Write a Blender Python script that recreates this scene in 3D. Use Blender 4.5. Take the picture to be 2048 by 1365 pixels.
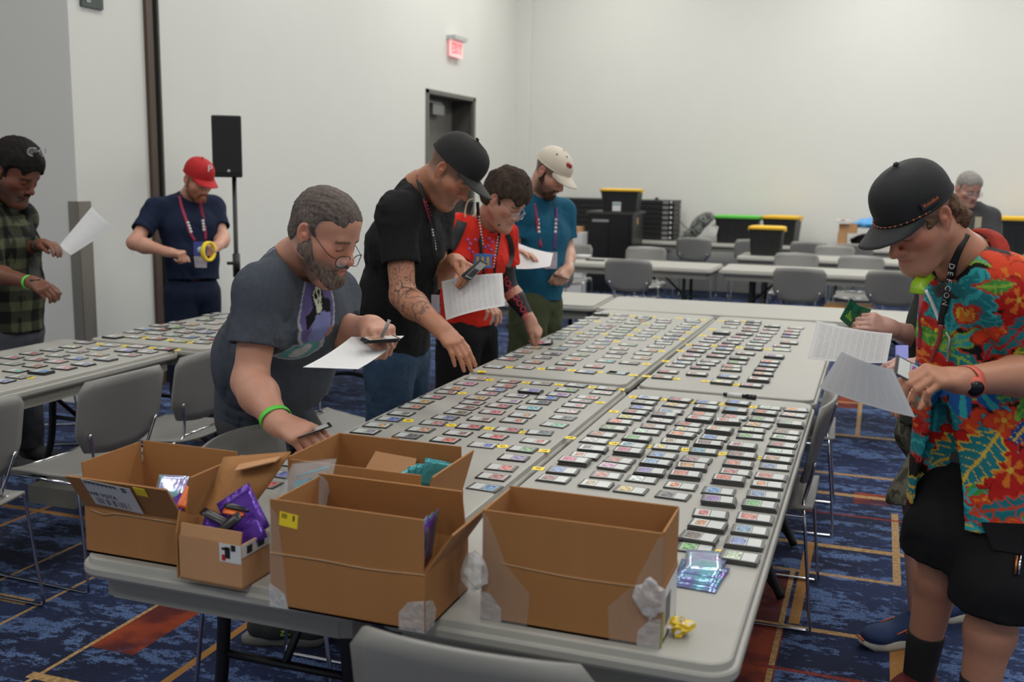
import bpy, bmesh, math, random
import numpy as np
from mathutils import Vector, Matrix
R_ = math.radians
random.seed(7); np.random.seed(7)
SC = bpy.context.scene
COL = SC.collection
for o in list(bpy.data.objects): bpy.data.objects.remove(o)

# ------------------------------------------------------------------ camera
FOC = 2059.4; PITCH = 0.162735; ROLL = 0.017021; YAW = -0.339469
CAM = np.array([0.958, -1.816, 1.643])
_f = np.array([math.sin(YAW)*math.cos(PITCH), math.cos(YAW)*math.cos(PITCH), -math.sin(PITCH)])
_r = np.array([math.cos(YAW), -math.sin(YAW), 0.0]); _u = np.cross(_r, _f)
CR = _r*math.cos(ROLL)+_u*math.sin(ROLL); CU = -_r*math.sin(ROLL)+_u*math.cos(ROLL); CF = _f
cd = bpy.data.cameras.new('camera'); co = bpy.data.objects.new('camera', cd); COL.objects.link(co)
co.matrix_world = Matrix(((CR[0], CU[0], -CF[0], CAM[0]), (CR[1], CU[1], -CF[1], CAM[1]), (CR[2], CU[2], -CF[2], CAM[2]), (0, 0, 0, 1)))
cd.sensor_width = 36; cd.lens = FOC/2048*36; cd.clip_start = 0.05; cd.clip_end = 60
cd.dof.use_dof = True; cd.dof.focus_distance = 3.25; cd.dof.aperture_fstop = 3.2
SC.camera = co
def ray(u, v): return CR*((u-1024)/FOC) - CU*((v-682.5)/FOC) + CF
def at(u, v, t): return CAM + ray(u, v)*t
def onz(u, v, z=0.74): d = ray(u, v); return CAM + d*((z-CAM[2])/d[2])
def onx(u, v, x): d = ray(u, v); return CAM + d*((x-CAM[0])/d[0])
def ony(u, v, y): d = ray(u, v); return CAM + d*((y-CAM[1])/d[1])

# ------------------------------------------------------------------ world, exposure
W = bpy.data.worlds.new('world'); SC.world = W; W.use_nodes = True
W.node_tree.nodes['Background'].inputs[0].default_value = (0.93, 0.97, 1.0, 1)
W.node_tree.nodes['Background'].inputs[1].default_value = 0.36
SC.view_settings.view_transform = 'Standard'; SC.view_settings.look = 'None'
SC.view_settings.exposure = 0.0; SC.view_settings.gamma = 1.0; SC.view_settings.use_curve_mapping = False

# ------------------------------------------------------------------ ceiling lights of the hall plus added fill lamps (area lamps)
LAMP_SPOTS = [(x, y) for y in (-3.2, 0.2, 3.2, 6.2, 9.2, 11.3) for x in (-2.6, 0.9, 4.4)]+[(-6.1, -3.2), (-6.1, 0.2)]  # rear row and far-left pair added, unseen, to fill box fronts and recess
LAMP_Z = 5.2
LAMP_W = {-3.2: 45, 0.2: 26, 3.2: 37, 6.2: 44, 9.2: 54, 11.3: 46}
for i, (x, y) in enumerate(LAMP_SPOTS):
    l = bpy.data.lights.new('ceiling_lamp', 'AREA'); l.shape = 'RECTANGLE'; l.size = 1.2; l.size_y = 1.2
    l.energy = LAMP_W[y]*{-6.1: 1.2, -2.6: .72, .9: 1.0, 4.4: 1.2}[x]; l.color = (1.0, 0.98, 0.935)
    lo = bpy.data.objects.new('ceiling_lamp', l); COL.objects.link(lo); lo.location = (x, y, LAMP_Z-0.03)

# ------------------------------------------------------------------ helpers
def tag(o, label=None, cat=None, group=None, kind=None):
    if label: o['label'] = label
    if cat: o['category'] = cat
    if group: o['group'] = group
    if kind: o['kind'] = kind
    return o
def empty(name, loc=(0, 0, 0), rz=0.0):
    o = bpy.data.objects.new(name, None); COL.objects.link(o)
    o.location = loc; o.rotation_euler = (0, 0, rz); o.empty_display_size = 0.05
    return o
def thing(name, label, cat, loc=(0, 0, 0), rz=0.0, group=None):
    return tag(empty(name, loc, rz), label, cat, group)
def link(name, me, parent=None):
    o = bpy.data.objects.new(name, me); COL.objects.link(o)
    if parent is not None: o.parent = parent
    return o
def copy_tree(o, parent=None):
    c = o.copy(); COL.objects.link(c)
    if parent is not None: c.parent = parent
    for ch in list(o.children): copy_tree(ch, c)
    return c

MATS = {}
def mat(name, col, rough=0.6, metal=0.0, noise=0.06, nscale=30.0, bump=0.0, bscale=200.0, spec=0.5, trans=0.0, emit=None, estr=0.0, alpha=1.0, objcol=False, vcol=False, coat=0.0, stretch=None, sheen=0.0):
    if name in MATS: return MATS[name]
    m = bpy.data.materials.new(name); m.use_nodes = True; MATS[name] = m
    nt = m.node_tree; b = nt.nodes['Principled BSDF']
    b.inputs['Roughness'].default_value = rough; b.inputs['Metallic'].default_value = metal
    b.inputs['Specular IOR Level'].default_value = spec
    if coat: b.inputs['Coat Weight'].default_value = coat
    if sheen: b.inputs['Sheen Weight'].default_value = sheen
    if trans: b.inputs['Transmission Weight'].default_value = trans
    if alpha < 1: b.inputs['Alpha'].default_value = alpha
    tc = nt.nodes.new('ShaderNodeTexCoord'); src = tc.outputs['Object']
    if stretch:
        mp = nt.nodes.new('ShaderNodeMapping'); mp.inputs['Scale'].default_value = stretch
        nt.links.new(src, mp.inputs[0]); src = mp.outputs[0]
    n = nt.nodes.new('ShaderNodeTexNoise'); n.inputs['Scale'].default_value = nscale; n.inputs['Detail'].default_value = 3
    nt.links.new(src, n.inputs['Vector'])
    mr = nt.nodes.new('ShaderNodeMapRange'); mr.inputs['To Min'].default_value = 1-noise; mr.inputs['To Max'].default_value = 1+noise
    nt.links.new(n.outputs['Fac'], mr.inputs['Value'])
    mx = nt.nodes.new('ShaderNodeMix'); mx.data_type = 'RGBA'; mx.blend_type = 'MULTIPLY'; mx.inputs['Factor'].default_value = 1
    if objcol:
        oi = nt.nodes.new('ShaderNodeObjectInfo'); nt.links.new(oi.outputs['Color'], mx.inputs['A'])
    elif vcol:
        va = nt.nodes.new('ShaderNodeVertexColor'); va.layer_name = 'Col'; nt.links.new(va.outputs['Color'], mx.inputs['A'])
    else: mx.inputs['A'].default_value = (*col, 1)
    nt.links.new(mr.outputs[0], mx.inputs['B']); nt.links.new(mx.outputs['Result'], b.inputs['Base Color'])
    if bump:
        n2 = nt.nodes.new('ShaderNodeTexNoise'); n2.inputs['Scale'].default_value = bscale; n2.inputs['Detail'].default_value = 4
        nt.links.new(src, n2.inputs['Vector'])
        bp = nt.nodes.new('ShaderNodeBump'); bp.inputs['Strength'].default_value = bump; bp.inputs['Distance'].default_value = 0.01
        nt.links.new(n2.outputs['Fac'], bp.inputs['Height']); nt.links.new(bp.outputs[0], b.inputs['Normal'])
    if emit:
        b.inputs['Emission Color'].default_value = (*emit, 1); b.inputs['Emission Strength'].default_value = estr
    return m

class MB:
    """collects faces, then builds ONE mesh object"""
    def __init__(s): s.v = []; s.f = []; s.m = []; s.mats = []; s.sm = []
    def mi(s, m):
        if m not in s.mats: s.mats.append(m)
        return s.mats.index(m)
    def add(s, vs, fs, m, smooth=False):
        o = len(s.v); s.v += [tuple(float(c) for c in p) for p in vs]; k = s.mi(m)
        for f in fs: s.f.append(tuple(i+o for i in f)); s.m.append(k); s.sm.append(smooth)
    def box(s, lo, hi, m):
        x0, y0, z0 = lo; x1, y1, z1 = hi
        s.add([(x0, y0, z0), (x1, y0, z0), (x1, y1, z0), (x0, y1, z0), (x0, y0, z1), (x1, y0, z1), (x1, y1, z1), (x0, y1, z1)],
              [(0, 3, 2, 1), (4, 5, 6, 7), (0, 1, 5, 4), (1, 2, 6, 5), (2, 3, 7, 6), (3, 0, 4, 7)], m)
    def hexa(s, p, m, smooth=False):   # 8 points: bottom 4, top 4
        s.add(p, [(0, 3, 2, 1), (4, 5, 6, 7), (0, 1, 5, 4), (1, 2, 6, 5), (2, 3, 7, 6), (3, 0, 4, 7)], m, smooth)
    def panel(s, quad, th, m):         # thick quad: th to the normal side
        q = [np.array(p, float) for p in quad]; n = np.cross(q[1]-q[0], q[3]-q[0]); n /= np.linalg.norm(n)
        s.hexa([*q, *[p+n*th for p in q]], m)
    def quad(s, q, m): s.add(q, [tuple(range(len(q)))], m)
    def tube(s, pts, r, m, n=8, caps=True, smooth=True, closed=False):
        P = [np.array(p, float) for p in pts]; k = len(P); rr = r if hasattr(r, '__len__') else [r]*k
        vs = []; up = None
        for i in range(k):
            a = P[(i-1) % k] if (closed or i > 0) else P[0]; b = P[(i+1) % k] if (closed or i < k-1) else P[-1]
            t = b-a; t = t/(np.linalg.norm(t)+1e-12)
            if up is None:
                up = np.array([0, 0, 1.0]) if abs(t[2]) < 0.9 else np.array([1.0, 0, 0])
            e1 = np.cross(t, up); e1 /= np.linalg.norm(e1)+1e-12; e2 = np.cross(e1, t); up = e2
            for j in range(n):
                w = 2*math.pi*j/n; vs.append(P[i]+(e1*math.cos(w)+e2*math.sin(w))*rr[i])
        fs = []
        for i in range(k if closed else k-1):
            i2 = (i+1) % k
            for j in range(n): fs.append((i*n+j, i*n+(j+1) % n, i2*n+(j+1) % n, i2*n+j))
        if caps and not closed: fs.append(tuple(range(n))[::-1]); fs.append(tuple((k-1)*n+j for j in range(n)))
        s.add(vs, fs, m, smooth)
    def loft(s, rings, m, smooth=True, cap=True, closed=True):
        n = len(rings[0]); vs = [p for r in rings for p in r]; fs = []
        for i in range(len(rings)-1):
            for j in range(n if closed else n-1):
                fs.append((i*n+j, i*n+(j+1) % n, (i+1)*n+(j+1) % n, (i+1)*n+j))
        if cap: fs.append(tuple(range(n))[::-1]); fs.append(tuple((len(rings)-1)*n+j for j in range(n)))
        s.add(vs, fs, m, smooth)
    def grid(s, G, m, th=0.0, smooth=True):   # G[i][j] points; optional thickness along averaged normals
        G = np.array(G, float); a, b = G.shape[:2]
        if th == 0:
            s.add(G.reshape(-1, 3), [(i*b+j, i*b+j+1, (i+1)*b+j+1, (i+1)*b+j) for i in range(a-1) for j in range(b-1)], m, smooth); return
        du = np.gradient(G, axis=0); dv = np.gradient(G, axis=1); N = np.cross(dv, du); N /= np.linalg.norm(N, axis=2, keepdims=True)+1e-12
        H = G+N*th; vs = np.concatenate([G.reshape(-1, 3), H.reshape(-1, 3)]); o = a*b; fs = []
        for i in range(a-1):
            for j in range(b-1):
                p = (i*b+j, i*b+j+1, (i+1)*b+j+1, (i+1)*b+j); fs.append(p[::-1]); fs.append(tuple(q+o for q in p))
        bd = [(i, 0) for i in range(a)]+[(a-1, j) for j in range(1, b)]+[(i, b-1) for i in range(a-2, -1, -1)]+[(0, j) for j in range(b-2, 0, -1)]
        ix = [i*b+j for i, j in bd]
        for k in range(len(ix)): p, q = ix[k], ix[(k+1) % len(ix)]; fs.append((q, p, p+o, q+o))
        s.add(vs, fs, m, smooth)
    def mesh(s, name):
        me = bpy.data.meshes.new(name); me.from_pydata(s.v, [], s.f)
        for m in s.mats: me.materials.append(m)
        me.polygons.foreach_set('material_index', s.m); me.polygons.foreach_set('use_smooth', s.sm); me.update()
        return me
    def build(s, name, parent=None):
        return link(name, s.mesh(name), parent)
def autosmooth(o, ang=40):
    # smooth shading but hard creases: mark sharp edges by angle
    bm = bmesh.new(); bm.from_mesh(o.data)
    bmesh.ops.recalc_face_normals(bm, faces=bm.faces)
    for f in bm.faces: f.smooth = True
    for e in bm.edges:
        e.smooth = not (len(e.link_faces) != 2 or e.calc_face_angle(9) > R_(ang))
    bm.to_mesh(o.data); bm.free(); return o
def rrect(x0, y0, x1, y1, r, n=6):
    pts = []
    for cx, cy, a0 in ((x1-r, y1-r, 0), (x0+r, y1-r, 90), (x0+r, y0+r, 180), (x1-r, y0+r, 270)):
        for i in range(n+1):
            a = R_(a0+90*i/n); pts.append((cx+r*math.cos(a), cy+r*math.sin(a)))
    return pts
def bevel(o, w=0.004, seg=2):
    m = o.modifiers.new('bevel', 'BEVEL'); m.width = w; m.segments = seg; m.limit_method = 'ANGLE'; return o
def spline(pts, n=8):
    P = [np.array(p, float) for p in pts]; P = [2*P[0]-P[1]]+P+[2*P[-1]-P[-2]]; out = []
    for i in range(1, len(P)-2):
        for k in range(n):
            t = k/n; a, b, c, d = P[i-1], P[i], P[i+1], P[i+2]
            out.append(0.5*((2*b)+(c-a)*t+(2*a-5*b+4*c-d)*t*t+(-a+3*b-3*c+d)*t**3))
    out.append(P[-2]); return out
ORD = ['zeroth', 'first', 'second', 'third', 'fourth', 'fifth', 'sixth', 'seventh', 'eighth', 'ninth', 'tenth', 'eleventh', 'twelfth', 'thirteenth', 'fourteenth', 'fifteenth', 'sixteenth', 'seventeenth', 'eighteenth', 'nineteenth', 'twentieth']

# ------------------------------------------------------------------ the hall: walls, ceiling, floor
M_WALL = mat('wall_paint', (0.655, 0.66, 0.625), 0.85, noise=0.02, nscale=3, bump=0.03, bscale=90)
M_WALLD = mat('wall_paint_grey', (0.655, 0.66, 0.625), 0.85, noise=0.02, nscale=3, bump=0.03, bscale=90)
def struct(name, mb, parent=None):
    o = mb.build(name, parent)
    if parent is None: o['kind'] = 'structure'
    return o
XL = -4.2; YB = 13.05; ZC = 5.3
b = MB(); b.box((XL-0.2, 3.79, 0), (XL+0.06, 5.4, ZC), M_WALL); struct('wall_left', b)
b = MB()   # wall with the door opening
dy0, dy1, dz = 9.58, 11.14, 2.60
b.box((XL-0.2, 5.4, 0), (XL, dy0, ZC), M_WALL); b.box((XL-0.2, dy0, dz), (XL, dy1, ZC), M_WALL); b.box((XL-0.2, dy1, 0), (XL, 11.3, ZC), M_WALL)
struct('wall_left_door', b)
b = MB(); b.box((XL-0.4, 11.3, 0), (XL-0.07, YB+0.2, ZC), M_WALL); struct('wall_left_corner', b)
b = MB(); b.box((XL-0.07, YB, 0), (11, YB+0.2, ZC), M_WALL); b.box((XL-0.07, YB-0.10, 0), (XL+0.16, YB, ZC), M_WALL); struct('wall_back', b)
b = MB(); b.box((-10, 3.79, 0), (XL-0.2, 3.99, ZC), M_WALLD); struct('wall_recess', b)
b = MB(); b.box((-10.2, -7, 0), (-10, 3.99, ZC), M_WALLD); struct('wall_far_left', b)
M_CEIL = mat('ceiling_tile', (0.78, 0.78, 0.76), 0.9, noise=0.03)
b = MB(); b.box((-10.2, -7, ZC), (11, YB+0.2, ZC+0.15), M_CEIL); struct('ceiling', b)
M_LAMP = mat('lamp_diffuser', (1, 1, 1), 0.5, emit=(1, 0.965, 0.9), estr=3.0)
M_LAMPF = mat('lamp_frame', (0.8, 0.8, 0.8), 0.5)
for i, (x, y) in enumerate(LAMP_SPOTS):  # panels for the hall lamps and the added fill lamps alike
    t = thing('ceiling_light', f'square white ceiling light panel, {ORD[6-sorted(set(q[1] for q in LAMP_SPOTS)).index(y)]} row from back wall, {ORD[1+sorted(set(q[0] for q in LAMP_SPOTS)).index(x)]} from left', 'light', (x, y, LAMP_Z), 0, 'ceiling light panels')
    b = MB(); b.box((-.66, -.66, 0), (.66, .66, .1), M_LAMPF); b.build('housing', t)
    b = MB(); b.box((-.6, -.6, -.01), (.6, .6, 0), M_LAMP); b.build('diffuser', t)

# carpet: navy with pale blue speckled blotches, tan and orange lines, rust blocks (all woven colour)
def carpet():
    m = bpy.data.materials.new('woven_carpet'); m.use_nodes = True; nt = m.node_tree; N = nt.nodes; L = nt.links
    b = N['Principled BSDF']; b.inputs['Roughness'].default_value = 0.95; b.inputs['Specular IOR Level'].default_value = 0.1; b.inputs['Sheen Weight'].default_value = 0.10; b.inputs['Sheen Roughness'].default_value = 0.5; b.inputs['Sheen Tint'].default_value = (.75, .8, 1, 1)
    tc = N.new('ShaderNodeTexCoord'); sep = N.new('ShaderNodeSeparateXYZ'); L.new(tc.outputs['Object'], sep.inputs[0])
    X, Y = sep.outputs[0], sep.outputs[1]
    def mth(op, a, c=None, d=None):
        n = N.new('ShaderNodeMath'); n.operation = op
        for i, v in enumerate((a, c, d)):
            if v is None: continue
            if isinstance(v, (int, float)): n.inputs[i].default_value = v
            else: L.new(v, n.inputs[i])
        return n.outputs[0]
    def noise(scale, sx=1, sy=1, detail=3, off=0.0, rough=0.5):
        mp = N.new('ShaderNodeMapping'); mp.inputs['Scale'].default_value = (sx, sy, 1); mp.inputs['Location'].default_value = (off, off*1.7, 0)
        L.new(tc.outputs['Object'], mp.inputs[0]); n = N.new('ShaderNodeTexNoise'); n.inputs['Scale'].default_value = scale
        n.inputs['Detail'].default_value = detail; n.inputs['Roughness'].default_value = rough; L.new(mp.outputs[0], n.inputs['Vector']); return n.outputs['Fac']
    def step(v, lo, hi):
        n = N.new('ShaderNodeMapRange'); n.interpolation_type = 'SMOOTHSTEP'; n.inputs['From Min'].default_value = lo; n.inputs['From Max'].default_value = hi
        L.new(v, n.inputs['Value']); return n.outputs[0]
    def mixc(f, a, c):
        n = N.new('ShaderNodeMix'); n.data_type = 'RGBA'
        if isinstance(f, (int, float)): n.inputs['Factor'].default_value = f
        else: L.new(f, n.inputs['Factor'])
        for k, v in (('A', a), ('B', c)):
            if isinstance(v, tuple): n.inputs[k].default_value = (*v, 1)
            else: L.new(v, n.inputs[k])
        return n.outputs['Result']
    pile = noise(170, detail=2); speck = step(pile, 0.42, 0.56)
    streak = noise(2.6, 1, 3.0, 6, 3.1, 0.72); big = noise(1.1, 1, 1, 2, 9.0)
    fleck = noise(16, 1, 1.5, 6, 5.0, 0.75)
    c = mixc(step(big, 0.40, 0.60), (0.007, 0.010, 0.030), (0.013, 0.023, 0.070))
    c = mixc(mth('MULTIPLY', step(mth('ADD', mth('MULTIPLY', streak, 0.55), mth('MULTIPLY', fleck, 0.45)), 0.505, 0.535), mth('MULTIPLY_ADD', speck, 0.55, 0.3)), c, (0.105, 0.175, 0.36))
    v = N.new('ShaderNodeTexVoronoi'); v.inputs['Scale'].default_value = 2.1; v.inputs['Randomness'].default_value = 0.9
    mp = N.new('ShaderNodeMapping'); mp.inputs['Scale'].default_value = (1.0, 1.5, 1); L.new(tc.outputs['Object'], mp.inputs[0]); L.new(mp.outputs[0], v.inputs['Vector'])
    blob = mth('MULTIPLY', mth('SUBTRACT', 1.0, step(v.outputs['Distance'], 0.17, 0.19)), step(noise(0.8, off=4.0), 0.44, 0.47))
    c = mixc(mth('MULTIPLY', blob, mth('MULTIPLY_ADD', speck, 0.6, 0.35)), c, (0.125, 0.20, 0.39))
    def seg(axis, c0, w, lo, hi):   # a line along one axis at constant c0
        a, o = (Y, X) if axis == 'x' else (X, Y)
        d = mth('COMPARE', a, c0, w)
        return mth('MULTIPLY', d, mth('COMPARE', o, (lo+hi)/2, (hi-lo)/2))
    grain = step(noise(60, off=2.0), 0.40, 0.60)
    def block(x0, x1, y0, y1, col, col2):
        nonlocal c
        f = mth('MULTIPLY', mth('COMPARE', X, (x0+x1)/2, (x1-x0)/2), mth('COMPARE', Y, (y0+y1)/2, (y1-y0)/2))
        f = mth('MULTIPLY', f, mth('MULTIPLY_ADD', step(noise(3.0, off=x0+y0), 0.25, 0.45), 0.55, 0.45))
        c = mixc(f, c, mixc(step(noise(5.0, off=7.0+x0), 0.4, 0.62), col, col2))
    RUST, ORG = (0.085, 0.012, 0.008), (0.25, 0.040, 0.010)
    for q in ((0.45, 0.715, 1.92, 2.45), (0.48, 0.73, 1.2, 1.90), (-1.52, -1.33, 0.85, 1.62), (-1.5, -1.15, 1.5, 1.75), (0.93, 1.1, 3.55, 3.75), (-0.3, 0.15, 9.0, 9.5), (-0.95, -0.75, 7.6, 8.1), (0.72, 0.92, 5.85, 6.25), (-2.3, -2.1, 2.9, 3.6), (-2.0, -1.7, 2.1, 2.5), (0.0, 0.35, -0.6, -0.1), (-1.05, -0.8, -0.2, 0.2), (1.9, 2.3, 4.0, 4.6), (0.75, 1.0, 7.1, 7.4), (0.0, 0.25, 6.5, 6.9)):
        block(*q, RUST, ORG)
    TAN, ORA = (0.34, 0.20, 0.075), (0.42, 0.19, 0.03)
    def lines(lst, col, col2):
        nonlocal c
        acc = None
        for s_ in lst:
            f = seg(*s_); acc = f if acc is None else mth('MAXIMUM', acc, f)
        c = mixc(mth('MULTIPLY', acc, mth('MULTIPLY_ADD', grain, 0.2, 0.8)), c, mixc(grain, col, col2))
    lines([('x', 5.01, .022, .3, 1.6), ('x', 4.07, .020, .2, 1.5), ('x', 3.68, .024, .1, 1.6), ('x', 2.855, .022, -.2, 1.6), ('x', 2.497, .014, .1, 1.14), ('x', 1.92, .016, .2, 1.02), ('x', 6.05, .02, -2, 2),
           ('y', 0.916, .014, 5.0, 6.1), ('y', 1.128, .016, 2.49, 3.45), ('y', 0.715, .010, 1.3, 2.5), ('y', -1.933, .008, .2, 2.6), ('y', -2.252, .008, .4, 2.3), ('y', -1.52, .008, .2, 1.8),
           ('x', 1.52, .012, -1.5, -.9), ('x', .62, .020, -1.55, -1.1), ('x', 1.06, .028, -2.5, -1.98)], TAN, (0.42, 0.27, 0.11))
    lines([('y', -1.11, .016, .3, 1.9), ('y', 0.76, .020, 1.95, 2.85), ('y', 1.14, .045, 1.2, 1.9), ('x', 2.4, .02, -3.6, -1.9), ('x', 3.3, .02, -3, -1), ('x', 1.9, .018, -3.4, -2.2), ('y', -2.75, .012, .5, 4), ('x', 3.0, .01, -3, -1.6),
           ('y', -0.4, .03, 6.4, 9.6), ('y', .18, .03, 8.4, 9.9), ('y', -1.3, .03, 7.5, 9.5), ('y', .6, .02, 7.2, 9), ('x', 7.0, .02, -1, 2), ('x', 9.3, .02, -2, 3), ('y', 1.75, .02, -1, 5), ('y', -.1, .015, -1, .2), ('x', -.25, .015, -1, 1)], ORA, (0.30, 0.15, 0.04))
    lines([('x', 3.335, .012, .2, 1.5), ('x', 1.567, .012, .4, 1.1), ('x', 1.7, .012, -.9, .2)], (0.22, 0.03, 0.015), (0.14, 0.02, 0.012))
    sh = mth('MULTIPLY_ADD', pile, 0.5, 0.75)
    mul = N.new('ShaderNodeMix'); mul.data_type = 'RGBA'; mul.blend_type = 'MULTIPLY'; mul.inputs['Factor'].default_value = 1
    L.new(c, mul.inputs['A']); L.new(sh, mul.inputs['B']); L.new(mul.outputs['Result'], b.inputs['Base Color'])
    bp = N.new('ShaderNodeBump'); bp.inputs['Strength'].default_value = 0.4; bp.inputs['Distance'].default_value = 0.004
    L.new(pile, bp.inputs['Height']); L.new(bp.outputs[0], b.inputs['Normal'])
    return m
b = MB(); b.box((-10.2, -7, -0.1), (11, YB+0.2, 0), carpet()); struct('floor', b)

# door with frame, deep reveal and closer
M_DOOR = mat('door_paint', (0.155, 0.150, 0.130), 0.5, noise=0.04)
M_FRAME = mat('door_frame_paint', (0.13, 0.126, 0.11), 0.5, noise=0.04)
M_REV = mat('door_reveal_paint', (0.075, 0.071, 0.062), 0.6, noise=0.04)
dr = empty('door_1', (XL, (dy0+dy1)/2, 0)); dr['kind'] = 'structure'
def loc(mb, name, par):   # build in world coordinates under a translated parent
    o = mb.build(name, par); o.matrix_parent_inverse = Matrix.Translation(-Vector(par.location)); return o
b = MB(); b.box((XL-.34, dy0, 0), (XL-.30, dy1, dz), M_DOOR); loc(b, 'door_leaf', dr)
b = MB()
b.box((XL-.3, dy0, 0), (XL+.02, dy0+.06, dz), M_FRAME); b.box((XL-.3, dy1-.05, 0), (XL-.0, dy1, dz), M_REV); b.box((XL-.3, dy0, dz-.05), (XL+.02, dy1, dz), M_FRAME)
b.box((XL-.02, dy1-.07, 0), (XL+.02, dy1, dz), M_FRAME); loc(b, 'door_frame', dr)
b = MB(); b.box((XL-.30, dy0+.62, dz-.26), (XL-.18, dy0+.98, dz-.13), mat('closer_metal', (.32, .33, .33), .35, .6)); b.box((XL-.24, dy0+.3, dz-.12), (XL-.2, dy0+.95, dz-.10), MATS['closer_metal']); loc(b, 'door_closer', dr)
b = MB(); b.tube([(XL-.3, dy0+.25, 1.0), (XL-.24, dy0+.25, 1.0), (XL-.24, dy0+.42, 1.0)], .012, MATS['closer_metal']); loc(b, 'door_handle', dr)

# brown sliding-wall channel, steel corner guard
M_BRN = mat('brown_channel', (0.075, 0.045, 0.034), 0.45, noise=0.05)
M_BRD = mat('dark_channel', (0.018, 0.016, 0.014), 0.5); M_BRO = mat('olive_channel', (0.05, 0.048, 0.04), 0.5)
fx = XL+.06
ya, yb2 = onx(285, 0, fx)[1], onx(310, 0, fx)[1]
t = empty('trim_1', (fx, ya, 0)); t['kind'] = 'structure'
yw = yb2-ya
for i, (p, q, m_, pr, nm) in enumerate(((0, .42, M_BRN, .03, 'brown_strip'), (.42, .62, M_BRO, .015, 'inner_strip'), (.62, .85, M_BRD, .006, 'dark_strip'), (.85, 1, M_BRO, .03, 'outer_strip'))):  # third strip has the darkest channel colour and is raised least
    b = MB(); b.box((0, yw*p, 0), (pr, yw*q, ZC), m_); b.build(nm, t)
M_STEEL = mat('brushed_steel', (0.27, 0.25, 0.215), 0.4, 0.5, noise=0.12, nscale=20, stretch=(1, 1, .05))
gz = onx(158, 403, fx)[2]
t = empty('trim_2', (fx, 3.79, 0)); t['kind'] = 'structure'
b = MB(); b.box((.0, -.006, 0), (.006, .12, gz), M_STEEL); b.build('guard_side', t)
b = MB(); b.box((-.075, -.008, 0), (.006, -.002, gz), M_STEEL); b.build('guard_front', t)

# signs
M_SIGN = mat('sign_grey_green', (0.05, 0.065, 0.062), 0.5)
M_SIGNW = mat('sign_lettering', (0.45, 0.47, 0.46), 0.5)
M_RED = mat('exit_red', (0.8, 0.05, 0.06), 0.4, emit=(1, .10, .12), estr=1.2)
M_EXITW = mat('exit_panel', (0.8, 0.55, 0.53), 0.3, emit=(1, .42, .42), estr=.55)
s0, s1 = onx(159, 10.5, fx), onx(202.5, 20, fx)
t = thing('room_sign', 'dark grey room sign with pale lettering high on the left wall', 'sign', (fx, s0[1], s0[2]))
b = MB(); b.box((0, 0, -.002), (.02, s1[1]-s0[1], .42), M_SIGN); b.build('panel', t)
b = MB(); hh = .02
for k in range(3):
    for (ya_, yb_, za, zb) in ((.03, .04, 0, .06), (.03, .075, .0, .01), (.03, .075, .027, .035), (.03, .075, .052, .06)):
        b.box((.02, ya_*1.1, za+.03+k*.09), (.022, yb_*1.1, zb+.03+k*.09), M_SIGNW)
b.build('lettering', t)
e0 = onx(893, 76, XL); e1 = onx(917, 112, XL)
ey0, ey1, ez0, ez1 = onx(893, 90, XL)[1], onx(917, 95, XL)[1], onx(905, 115, XL)[2], onx(905, 82, XL)[2]
t = thing('exit_sign', 'red glowing exit sign on a grey bracket above the door', 'sign', (XL, (ey0+ey1)/2, ez0))
hw, hz = (ey1-ey0)/2, ez1-ez0
b = MB(); b.box((0, -hw*1.02, hz), (.12, hw*1.02, hz+.05), M_SIGNW); b.build('bracket', t)
b = MB(); b.box((.03, -hw*.95, 0), (.06, hw*.95, hz), M_EXITW); b.build('panel', t)
b = MB()   # letters E X I T, read along +y as seen from the hall
LX = .062; lh = hz*.62; z0 = hz*.19; lw = hw*.36; st = lw*.26
def bar(y0, z0_, y1, z1_, w):
    p, q = np.array([LX, y0, z0_]), np.array([LX, y1, z1_]); d = q-p; n = np.cross([1, 0, 0], d); n = n/np.linalg.norm(n)*w/2
    b.panel([p-n, q-n, q+n, p+n], .004, M_RED)
y = -hw*.82
for ch in 'EXIT':
    if ch == 'E':
        bar(y+st/2, z0, y+st/2, z0+lh, st)
        for zz in (z0+st/2, z0+lh/2, z0+lh-st/2): bar(y, zz, y+lw, zz, st)
    if ch == 'X': bar(y, z0, y+lw, z0+lh, st); bar(y+lw, z0, y, z0+lh, st)
    if ch == 'I': bar(y+lw/2, z0, y+lw/2, z0+lh, st)
    if ch == 'T': bar(y+lw/2, z0, y+lw/2, z0+lh, st); bar(y, z0+lh-st/2, y+lw, z0+lh-st/2, st)
    y += lw*1.22 if ch != 'I' else lw*1.0
b.build('letters', t)

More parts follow.
